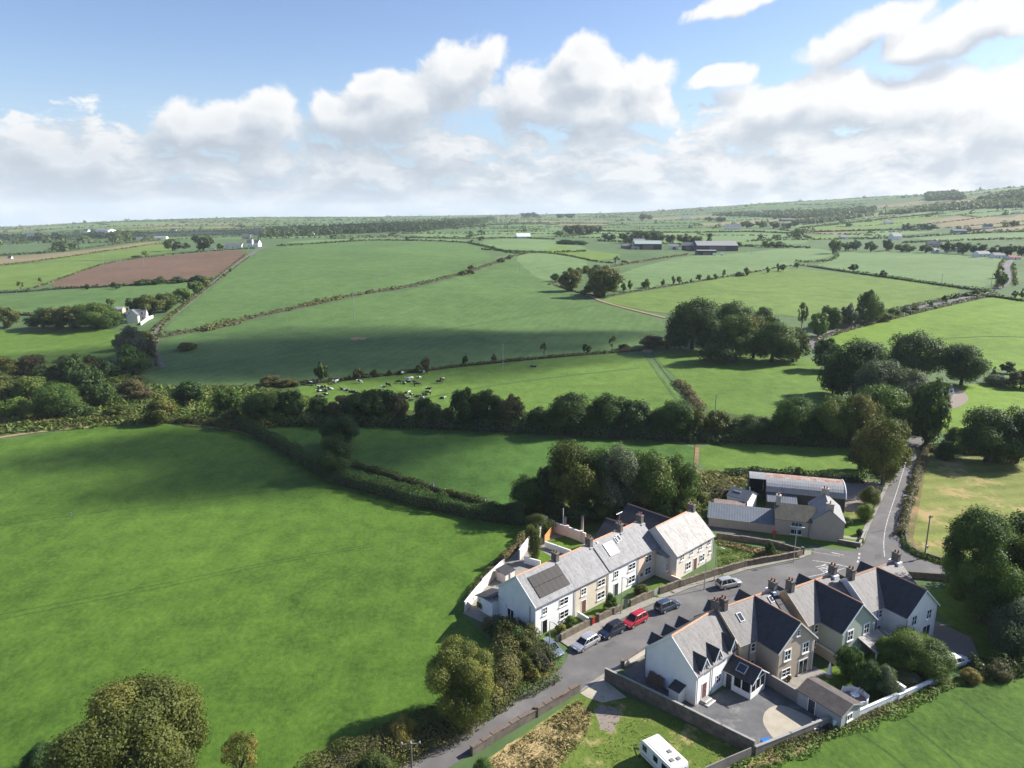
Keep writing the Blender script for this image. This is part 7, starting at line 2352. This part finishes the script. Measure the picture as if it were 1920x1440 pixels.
def carpos(u, v):
    return G(u, v)


make_car('silver estate car parked at the kerb, lowest of the row on the street', carpos(1098, 1211), 42 + 180, silver, 'estate', group='cars parked along the terrace')
make_car('navy blue car with black roof between silver and red cars', carpos(1146, 1189), 38 + 180, navy, 'suv', roof=mat('black_roof', (.012, .012, .014), .2, .05, 4, coat=.6), group='cars parked along the terrace')
make_car('red car parked at the kerb before the red gate', carpos(1190, 1169), 40 + 180, redp, 'suv', group='cars parked along the terrace')
make_car('dark slate blue car parked before the pink house', carpos(1251, 1142), 33, dblue, 'suv', group='cars parked along the terrace')
make_car('silver car with dark glass roof driving up towards the junction', carpos(1366, 1099.5), 21, silver, 'suv', roof=mat('silver_roof_glass', (.30, .31, .33), .2, .05, 4, coat=.6))
make_car('grey blue car half hidden behind the hedge at the lower end of the terrace', carpos(1034, 1222), -55, greyp, 'hatch')
make_car('white car parked on the gravel drive behind the garden shrub', carpos(1792, 1246), 20, whitep, 'hatch')


def caravan():
    t = thing('caravan', 'white touring caravan parked on the rough grass plot', 'caravan', (16.75, 68.75, 0), R(-61 + 180))
    L, Wd = 5.6, 1.12
    pr = [(-2.8, .55), (2.45, .55), (2.8, .95), (2.72, 1.75), (2.35, 2.45), (2.1, 2.56), (-2.45, 2.56), (-2.72, 2.42), (-2.8, 2.1)]
    MB().prism(pr, -Wd, Wd, 'y').build('body', mat('caravan_white', (.76, .76, .74), .45, .05, 1.5, stain=((.55, .52, .47), .8, .58, .8)), t)
    MB().prism([(-2.3, 2.562), (1.9, 2.562), (1.9, 2.60), (-2.3, 2.60)], -.9, .9, 'y').build('roof_skin', mat('caravan_roof', (.70, .67, .61), .7, .10, 1.2, stain=((.40, .35, .29), 1.1, .54, .74)), t)
    for sy in (-1, 1):
        y0, y1 = sorted((sy * (Wd - .02), sy * (Wd + .02)))
        for (a, b, z0, z1) in ((-2.2, -1.1, 1.45, 2.1), (-.35, .3, 1.45, 2.1), (1.5, 2.15, 1.45, 2.1)):
            f = MB().box(a, b, y0, y1, z0, z1).build('window', m_glass, t)
            y2, y3 = sorted((sy * (Wd - .03), sy * (Wd + .012)))
            MB().box(a - .06, b + .06, y2, y3, z0 - .06, z1 + .06).build('window_frame', mat('grey_trim', (.28, .28, .28), .6, .1, 4), f)
        y0, y1 = sorted((sy * (Wd - .02), sy * (Wd + .015)))
        MB().box(-2.7, 2.5, y0, y1, .80, .92).build('stripe', mat('beige_stripe', (.42, .36, .26), .6, .1, 3), t)
        y0, y1 = sorted((sy * (Wd - .18), sy * (Wd + .01)))
        w = MB().tube([(-.1, y0, .33), (-.1, y1, .33)], .33, 16).build('wheel', m_black, t)
        y2, y3 = sorted((sy * (Wd - .04), sy * (Wd + .02)))
        MB().tube([(-.1, y2, .33), (-.1, y3, .33)], .19, 10).build('rim', m_steel, w)
    y0, y1 = -(Wd + .018), -(Wd - .02)
    MB().box(.55, 1.2, y0, y1, .6, 2.3).build('door', m_trim, t)
    for (x, y) in ((-.6, -.3), (-1.75, .35), (-1.9, -.45)):
        b = MB().box(x - .22, x + .22, y - .22, y + .22, 2.602, 2.68).build('roof_hatch', mat('hatch_grey', (.20, .20, .20), .5, .1, 4), t)
    MB().box(-2.83, -2.79, -.8, .8, 1.5, 2.05).build('rear_window', m_glass, t)
    MB().tube([(2.7, -.6, .5), (4.0, 0, .5)], .05, 6).tube([(2.7, .6, .5), (4.0, 0, .5)], .05, 6).build('drawbar', m_galv, t)
    MB().tube([(3.8, 0, .0), (3.8, 0, .6)], .07, 6).build('jockey_wheel', m_black, t)


caravan()

# ------------------------------------------------------------------ poles and lamps
def lamp_post(u, v, h, label, arm_deg, arm=1.0):
    t = thing('street_lamp', label, 'street lamp', G(u, v), R(arm_deg), 'street lamps')
    MB().tube([(0, 0, 0), (0, 0, 1.2), (0, 0, h)], [.09, .075, .05], 8).build('pole', m_galv, t)
    MB().tube([(0, 0, h - .05), (arm * .5, 0, h + .12), (arm, 0, h + .16)], .035, 6).build('arm', m_galv, t)
    MB().prism([(arm - .1, h + .1), (arm + .55, h + .14), (arm + .55, h + .22), (arm - .1, h + .26)], -.13, .13, 'y').build('lamp_head', m_lead, t)


lamp_post(1030, 1233, 5.6, 'street lamp at the lower end of the terrace beside the hedge', -48)
lamp_post(1164, 1151, 6.2, 'street lamp before the white middle house', -48)
lamp_post(1339, 1089, 6.2, 'street lamp at the stone wall before the pale house', -48)
lamp_post(1488, 1054, 6.3, 'street lamp at the corner of the green plot, seen against the farmhouse', 10)
lamp_post(1702, 986, 6.2, 'street lamp on the right bank of the road above the junction', 170)
lamp_post(1320, 1106, 5.6, 'slender lamp post on the near side of the street behind the dormer house', 130, .5)


def utility_pole(u, v, h, label, deg=0, arm=1.5, m=None, r=.13, ins=True, box=False):
    p = G(u, v)
    t = thing('utility_pole', label, 'utility pole', p, R(deg), 'utility poles')
    MB().tube([(0, 0, -.3), (0, 0, h)], [r, r * .7], 8).build('pole', m or m_postw, t)
    if arm:
        MB().box(-arm / 2, arm / 2, -.2, -.08, h - .35, h - .23).build('crossarm', m or m_postw, t)
        if ins:
            me = MB().tube([(0, 0, 0), (0, 0, .18), (0, 0, .24)], [.06, .08, .03], 6).mesh('insulator', m_lead)
            for k in (-1, 0, 1):
                link_mesh('insulator', me, t, (k * arm * .45, -.14, h - .23))
    if box:
        MB().box(-.2, .2, -.35, -.1, h * .25, h * .25 + .5).build('switch_box', m_lead, t)


m_pale = mat('pale_pole_wood', (.34, .33, .30), .9, .15, 4)
utility_pole(775, 1520, 8.4, 'utility pole with crossarm cut by the bottom picture edge beside the lane', 5, 2.0)
utility_pole(1733, 1047, 8.3, 'dark utility pole in the corner of the mown meadow', 20, .9, box=True)
utility_pole(1653, 923, 7.0, 'dark pole under the olive tree beside the road', 0, 0)
for (u, v, h, lb) in ((664, 599, 15, 'tall pale pole standing in the big hill field'), (943, 691, 10, 'pole by the low hedge above the cow field'), (573, 562, 14, 'pale pole at the bushy stretch of the diagonal hedge'), (707, 550, 14, 'pale pole at the middle of the diagonal hedge'),
                      (270, 501, 14, 'pale pole in the ploughed field'), (194, 493, 15, 'pole at the top edge of the ploughed field'), (974, 516, 11, 'pole in the small pale field on the hill top'), (1158, 503, 12, 'pole by the brown hedge bank below the barns'), (1408, 478, 12, 'thin pole in the field below the barns'),
                      (1764, 541, 10, 'pole at the hill lane, upper one'), (1857, 545, 12, 'pole at the hill lane beside the bend'), (1341, 772, 5.5, 'pale pole behind the stream trees near the path strip'), (83, 494, 14, 'pole beyond the pale field at the far left')):
    utility_pole(u, v, h, lb, 0, 1.6 if h > 9 else .6, m_pale, .16, False)
for (u, v, h, lb) in ((813, 917, 1.6, 'small white post by the farm track hedge'), (133, 968, .8, 'short pale stub standing in the big near field'), (910, 946, 1.8, 'grey post near the clump behind the terrace')):
    t = thing('field_post', lb, 'post', G(u, v), 0)
    MB().tube([(0, 0, -.2), (0, 0, h)], .07, 6).build('post', m_trim if h > 1 else m_kerb, t)
    MB().box(-.25, .25, -.03, .03, h - .35, h).build('plate', m_lead, t)
tr = thing('water_trough', 'small dark water trough in the cow field', 'trough', G(1000, 688), 0)
MB().prism([(-1.1, 0), (1.1, 0), (1.3, .7), (-1.3, .7)], -.6, .6, 'y').build('tub', m_dsheet, tr)

# ------------------------------------------------------------------ the herd
def cow_mesh(name, pose, seed):
    me = bpy.data.meshes.new(name)
    if pose == 'lying':
        z = .38
        vs_ = [(-.85, 0, z), (-.5, 0, z + .06), (0, 0, z + .05), (.5, 0, z + .08), (.85, 0, z + .2), (1.15, .12, z + .42), (1.45, .2, z + .32), (-1.0, .1, z - .1), (-.9, .3, .1), (.45, .32, .12), (.8, .40, .1), (.45, -.32, .12), (.8, -.36, .1), (-.55, .45, .12), (-.2, .5, .1)]
        es = [(0, 1), (1, 2), (2, 3), (3, 4), (4, 5), (5, 6), (0, 7), (7, 8), (3, 9), (9, 10), (3, 11), (11, 12), (1, 13), (13, 14)]
        rd = [.30, .36, .40, .36, .24, .15, .09, .04, .03, .10, .06, .10, .06, .12, .06]
    else:
        z = 1.0
        hd = [(.95, 0, z + .12), (1.25, 0, z + .22), (1.55, .06, z + .08)] if pose == 'standing' else [(.95, 0, z - .05), (1.2, .05, z - .45), (1.38, .1, z - .85)]
        vs_ = [(-.85, 0, z + .05), (-.45, 0, z), (0, 0, z - .05), (.5, 0, z + .02)] + hd + [(-1.0, 0, z - .2), (-1.02, 0, z - .6),
              (-.72, .22, z - .35), (-.82, .22, .42), (-.76, .22, .03), (-.72, -.22, z - .35), (-.64, -.22, .42), (-.70, -.22, .03),
              (.52, .2, z - .4), (.54, .2, .4), (.52, .2, .03), (.52, -.2, z - .4), (.62, -.2, .4), (.60, -.2, .03)]
        es = [(0, 1), (1, 2), (2, 3), (3, 4), (4, 5), (5, 6), (0, 7), (7, 8), (0, 9), (9, 10), (10, 11), (0, 12), (12, 13), (13, 14), (3, 15), (15, 16), (16, 17), (3, 18), (18, 19), (19, 20)]
        rd = [.30, .36, .40, .34, .20, .16, .08, .04, .03, .17, .08, .06, .17, .08, .06, .14, .07, .06, .14, .07, .06]
    me.from_pydata(vs_, es, [])
    o = bpy.data.objects.new(name, me)
    COL.objects.link(o)
    md = o.modifiers.new('skin', 'SKIN')
    for i, r in enumerate(rd):
        me.skin_vertices[0].data[i].radius = (r, r)
    me.skin_vertices[0].data[1].use_root = True
    sb_ = o.modifiers.new('sub', 'SUBSURF')
    sb_.levels = 1
    dg = bpy.context.evaluated_depsgraph_get()
    out = bpy.data.meshes.new_from_object(o.evaluated_get(dg))
    bpy.data.objects.remove(o)
    # ears belong to the same body mesh
    out.name = name
    for p in out.polygons: p.use_smooth = True
    m = MATS.get('cow_hide')
    if not m:
        m = bpy.data.materials.new('cow_hide')
        m.use_nodes = True
        N = NT(m.node_tree)
        b = m.node_tree.nodes['Principled BSDF']
        tc = N.n('ShaderNodeTexCoord')
        oi = N.n('ShaderNodeObjectInfo')
        off = N.math('MULTIPLY', oi.outputs['Random'], 60.0)
        cb = N.n('ShaderNodeCombineXYZ')
        N.link(off, cb.inputs[0]); N.link(off, cb.inputs[2])
        v = N.vmath('ADD', tc.outputs['Object'], cb.outputs[0])
        n = N.noise(v, 1.1, 2, .4)
        th = N.math('MULTIPLY_ADD', N.math('FRACT', N.math('MULTIPLY', oi.outputs['Random'], 7.3)), .22, .47)
        k = N.math('LESS_THAN', n, th)
        N.link(N.mix(k, (.72, .69, .64, 1), (.02, .018, .018, 1)), b.inputs['Base Color'])
        b.inputs['Roughness'].default_value = .75
        MATS['cow_hide'] = m
    out.materials.clear()
    out.materials.append(m)
    return out


COWS = [cow_mesh('cow_' + p_, p_, i) for i, p_ in enumerate(('standing', 'grazing', 'lying'))]
_rc = random.Random(4)
herd = [(582, 722, 1), (590, 723, 1), (593, 718, 0), (600, 728, 2), (608, 730, 1), (599, 735, 2), (611, 734, 2), (620, 731, 2), (596, 744, 2), (604, 745, 2), (611, 741, 2), (626, 720, 0), (633, 718, 1), (637, 716, 0), (674, 708, 0), (687, 707, 0), (673, 719, 1), (642, 731, 2), (650, 733, 2), (659, 736, 2), (668, 737, 2),
        (757, 703, 1), (765, 714, 0), (771, 710, 2), (747, 719, 1), (758, 720, 2), (766, 717, 2), (786, 709, 2), (791, 702, 0), (797, 701, 0), (778, 720, 1), (782, 724, 1), (823, 719, 1), (829, 715, 0), (803, 733, 0), (763, 738, 2), (769, 744, 1), (763, 748, 2), (771, 751, 2), (783, 745, 2), (790, 747, 2), (797, 741, 2), (803, 740, 1), (829, 748, 2), (823, 763, 2),
        (718, 730, 0), (728, 725, 1), (726, 738, 2)]
herd.sort()
for i, (u, v, k) in enumerate(herd):
    p = G(u, v)
    o = link_mesh('cow', COWS[k], None, (p.x, p.y, p.z))
    o.rotation_euler = (0, 0, _rc.choice([0, math.pi]) + _rc.uniform(-.9, .9))
    sc = _rc.uniform(1.0, 1.15)
    o.scale = (sc, sc, sc)
    tag(o, f'{("standing", "grazing", "lying")[k]} black and white cow, {ordinal(i)} of the herd from the left', 'cow', 'herd of black and white cattle')

# ------------------------------------------------------------------ farther buildings
def far_house(u, v, wpx, hpx, label, wm, rm, deg=0, depth=.7, name='far_house', cat='house', chim=True, wins=3, ridge_f=.45, floors=1, door=True):
    """gabled building of the width and height it has in the photograph"""
    p = G(u, v)
    m = mpp(p)
    L, H = wpx * m, hpx * m
    D = L * depth
    ev = H * (1 - ridge_f)
    o = axis_pt((p.x, p.y), deg, -L / 2, 0)
    hh = House(name, label, cat, (o[0], o[1], p.z), deg)
    hh.block(0, L, 0, D, ev, H)
    hh.done(wm)
    hh.roof(0, L, 0, D, ev, H, rm, over=.3)
    if chim:
        for x in ((.5, L - .5) if chim == 2 else (L - .5,)):
            MB().box(x - .4, x + .4, D / 2 - .5, D / 2 + .5, H - .6, H + 1.1).build('chimney', m_chim, hh.root)
    for f in range(floors):
        for i in range(wins):
            x = L * (i + .5) / wins
            z = .9 + f * 2.7
            w = MB().box(x - .55, x + .55, -.06, .05, z, z + 1.25).build('window', m_pvc, hh.root)
            MB().box(x - .45, x + .45, -.08, .0, z + .1, z + 1.15).build('pane', m_glass, w)
    if door:
        MB().box(L * .5 - .5, L * .5 + .5, -.05, .03, 0, .85 if floors == 0 else 2.1).build('door', m_dkdoor, hh.root)
    return hh


FHS = far_house(256, 602, 34, 21, 'white two storey farmhouse among trees at the left', w_pale, s_far, 14, .55, 'farmhouse', floors=2, wins=3, chim=2)
hh = far_house(261, 604, 15, 24, 'white gabled front block of the farmhouse at the left', w_pale, s_far, 104, 1.2, 'farmhouse_wing', floors=2, wins=1, chim=False)
far_house(216, 588, 26, 12, 'grey roofed shed left of the white farmhouse', w_farm, m_zinc, 5, .6, 'farm_shed', 'shed', False, 0, .3, door=False)
wall_run('garden_wall', 'white front wall below the white farmhouse', [(264, 610), (278, 600), (287, 596)], 1.6, .3, w_white, cat='wall')
BB = [(1215, 468, 50, 16, 'black gabled barn with grey green roof, left of the farm group', m_dsheet, mat('green_sheet', (.30, .36, .33), .6, .1, 1), -6, .9, .35),
      (1345, 471, 76, 18, 'wide black barn with shallow roof, right of the farm group', m_dsheet, mat('grey_sheet', (.28, .28, .27), .6, .1, 1), -4, .7, .42),
      (1325, 478, 36, 9, 'low black open shed below the wide black barn', m_dsheet, m_zinc, -2, .5, .12),
      (1198, 462, 22, 14, 'white silo shed behind the left black barn', w_white2, m_zinc, -8, .8, .3),
      (1290, 469, 24, 14, 'dark shed with white end between the black barns', m_dsheet, m_zinc, -20, .6, .4),
      (1264, 468, 16, 10, 'small white fronted shed between the black barns', w_white2, m_zinc, -10, .8, .4),
      (1176, 466, 20, 8, 'small brown shed at the left end of the farm group', m_brownsheet, s_far, 0, .7, .4),
      (1192, 468, 14, 7, 'small blue roofed shed left of the black barn', w_farm, m_zblue, 0, .7, .4)]
for (u, v, w_, h_, lb, wm, rm, dg, dp, rf_) in BB:
    hb = far_house(u, v, w_, h_, lb, wm, rm, dg, dp, 'farm_barn', 'barn', False, 0, rf_, door=False)
    L = w_ * mpp(G(u, v))
    MB().box(L * .3, L * .7, -.12, .02, 0, h_ * mpp(G(u, v)) * .5).build('door', m_brownsheet, hb.root)
for k, (u, v, lb) in enumerate(((1340, 479, 'white trailer beside the low black shed, left one'), (1354, 479, 'white trailer beside the low black shed, right one'))):
    t = thing('trailer', lb, 'trailer', G(u, v), 0, 'white trailers')
    MB().prism([(-2.2, .6), (2.2, .6), (2.2, 2.2), (1.8, 2.5), (-2.2, 2.5)], -1.1, 1.1, 'y').build('box', m_trim, t)
    for sx in (-1, 1):
        MB().tube([(sx * .8, -1.15, .4), (sx * .8, -.9, .4)], .4, 10).build('wheel', m_black, t)
far_house(982, 447, 26, 9, 'barn with pale blue roof alone in the pale hill field', mat('pale_sheet', (.55, .58, .60), .6, .08, 1), mat('white_sheet', (.72, .75, .78), .5, .06, 1), 6, .8, 'field_barn', 'barn', False, 0, .6)
FAR_H = [(1092, 440, 24, 9, 'long grey bungalow beside the dark trees on the hill', w_white2, s_far, 1), (1376, 431, 28, 11, 'white bungalow with grey roof across the pale field', w_white, s_far, 1), (1288, 413, 16, 7, 'small white house near the skyline', w_white, s_far, 1),
         (1430, 403, 9, 7, 'tiny white house below the round hill', w_white, s_far, 1), (1476, 415, 22, 6, 'brownish shed at the edge of the wood', m_brownsheet, s_far, 0), (1683, 450, 22, 13, 'tall white house alone in the far right fields', w_white, s_far, 2), (1668, 420, 16, 6, 'white bungalow below the wood at the right', w_white, s_far, 1),
         (1584, 448, 16, 7, 'white cottage left of the lone white house', w_white, s_far, 1), (1846, 482, 28, 11, 'white gabled house at the hamlet, left one of a pair', w_white, s_far, 1), (1874, 484, 22, 10, 'white gabled house at the hamlet, right one of a pair', w_white, s_far, 1), (1904, 487, 22, 8, 'house with reddish roof at the far right hamlet', w_white2, mat('red_roof', (.36, .13, .09), .8, .15, 1), 1),
         (1752, 464, 24, 12, 'grey house amid trees in the hamlet', w_farm, s_far, 2), (1757, 474, 14, 8, 'small white house below the grey house in the hamlet', w_white, s_far, 1), (1790, 472, 20, 6, 'white low house right of the grey house in the hamlet', w_white, s_far, 1), (1820, 433, 30, 7, 'brown roofed farm buildings beside the stubble field', m_brownsheet, mat('brown_roof', (.22, .15, .11), .8, .15, 1), 0), (1852, 430, 16, 9, 'white house above the brown farm buildings', w_white, s_far, 1),
         (1800, 436, 24, 6, 'long blue shed left of the brown farm buildings', mat('blue_shed', (.16, .24, .36), .6, .1, 1), m_zblue, 0), (1905, 402, 14, 5, 'white cottage high up at the right edge', w_white, s_far, 1),
         (575, 441, 22, 8, 'white house in front of the dark plantation', w_white, s_far, 1), (473, 463, 24, 13, 'white gabled house on the brow at the end of the lane', w_white, s_far, 1), (437, 465, 32, 9, 'long white bungalow on the brow left of the gabled house', w_white, s_far, 1), (484, 440, 18, 12, 'dark gabled house on the brow beyond the lane', w_farm, s_far, 1), (462, 448, 16, 9, 'grey house behind the bungalow on the brow', w_farm, s_far, 0),
         (398, 468, 12, 5, 'small white shed left of the long bungalow', w_white, s_far, 0), (62, 443, 20, 6, 'white farm buildings at the far left, nearest the edge', w_white, s_far, 1), (190, 436, 34, 7, 'pale farm sheds on the far left slope', w_white2, m_zinc, 0), (160, 436, 12, 6, 'small white house beside the pale farm sheds', w_white, s_far, 0), (300, 448, 22, 5, 'long pale shed in the far left valley', w_white2, m_zinc, 0), (265, 450, 20, 5, 'grey roofed sheds in the far left valley', w_white2, s_far, 0), (325, 434, 9, 5, 'tiny white house on the far left hillside', w_white, s_far, 0), (18, 486, 8, 6, 'small white hut beside the far left hedge', w_white, s_far, 0),
         (1775, 742, 22, 14, 'pale roofed bungalow half hidden by the dark wood', w_white, mat('light_roof', (.52, .56, .60), .6, .1, 1), 1)]
for (u, v, w_, h_, lb, wm, rm, fl) in FAR_H:
    far_house(u, v, w_, h_, lb, wm, rm, random.Random(u).uniform(-25, 25), .55, 'far_house' if wm not in (m_brownsheet,) else 'far_shed', 'house' if fl else 'building', fl > 0, 3 if w_ > 17 else 2, .45, max(fl, 0), door=fl > 0)
sp = thing('church_spire', 'pointed pale spire beside the white gabled house on the brow', 'spire', G(474, 463), 0)
MB().tube([(0, 0, 0), (0, 0, 9)], [1.6, 1.4], 4).build('tower', w_white2, sp)
MB().tube([(0, 0, 9), (0, 0, 17)], [1.7, .05], 4).build('spire', s_far, sp)

# ------------------------------------------------------------------ air and clouds
def volume_mat(name, col, density, aniso=0.0):
    m = bpy.data.materials.new(name)
    m.use_nodes = True
    t = m.node_tree
    t.nodes.clear()
    out = t.nodes.new('ShaderNodeOutputMaterial')
    v = t.nodes.new('ShaderNodeVolumePrincipled')
    v.inputs['Color'].default_value = (*col, 1)
    v.inputs['Density'].default_value = density
    v.inputs['Anisotropy'].default_value = aniso
    t.links.new(v.outputs[0], out.inputs['Volume'])
    return m


hz = MB().box(-11500, 11500, -400, 13900, -320, 262)
hzo = hz.build('haze', volume_mat('haze_air', (.80, .88, 1.0), HAZE_D))
tag(hzo, kind='stuff')


def cloud(name, ground, base, ra, rb, rc, deg, seed, density, m):
    """an unseen lens-shaped cloud, placed so its soft shade falls on the given spot"""
    k = base / SUN_DIR.z
    c = Vector(ground) + SUN_DIR * k
    rng = random.Random(seed)
    bm = bmesh.new()
    bmesh.ops.create_icosphere(bm, subdivisions=4, radius=1)
    ph = [(Vector((rng.uniform(-1, 1), rng.uniform(-1, 1), rng.uniform(-1, 1))).normalized(), rng.uniform(2, 5), rng.uniform(.10, .22), rng.uniform(0, 6)) for _ in range(9)]
    for v in bm.verts:
        d = v.co.normalized()
        f = 1 + sum(a * math.sin(fr * d.dot(q) * 2 + p0) for q, fr, a, p0 in ph) * .5
        r2 = min(1.0, d.x * d.x + d.y * d.y)
        th = (1 - r2) ** 1.1 * (1 if d.z > 0 else -.5)
        v.co = Vector((d.x * ra * f, d.y * rb * f, th * rc * f))
    me = bpy.data.meshes.new(name)
    bm.to_mesh(me)
    bm.free()
    me.materials.append(m)
    o = link_mesh(name, me, None, c)
    o.rotation_euler = (0, 0, R(deg))
    tag(o, kind='structure')
    return o


m_cl = volume_mat('cloud_vapour', (1, 1, 1), .036)
cloud('cloud', G(630, 842), 620, 44, 36, 50, 2, 1, .01, m_cl)
cloud('cloud', G(690, 655), 620, 120, 52, 58, 9, 2, .01, m_cl)
cloud('cloud', G(250, 440), 900, 900, 330, 20, 0, 3, .01, m_cl)
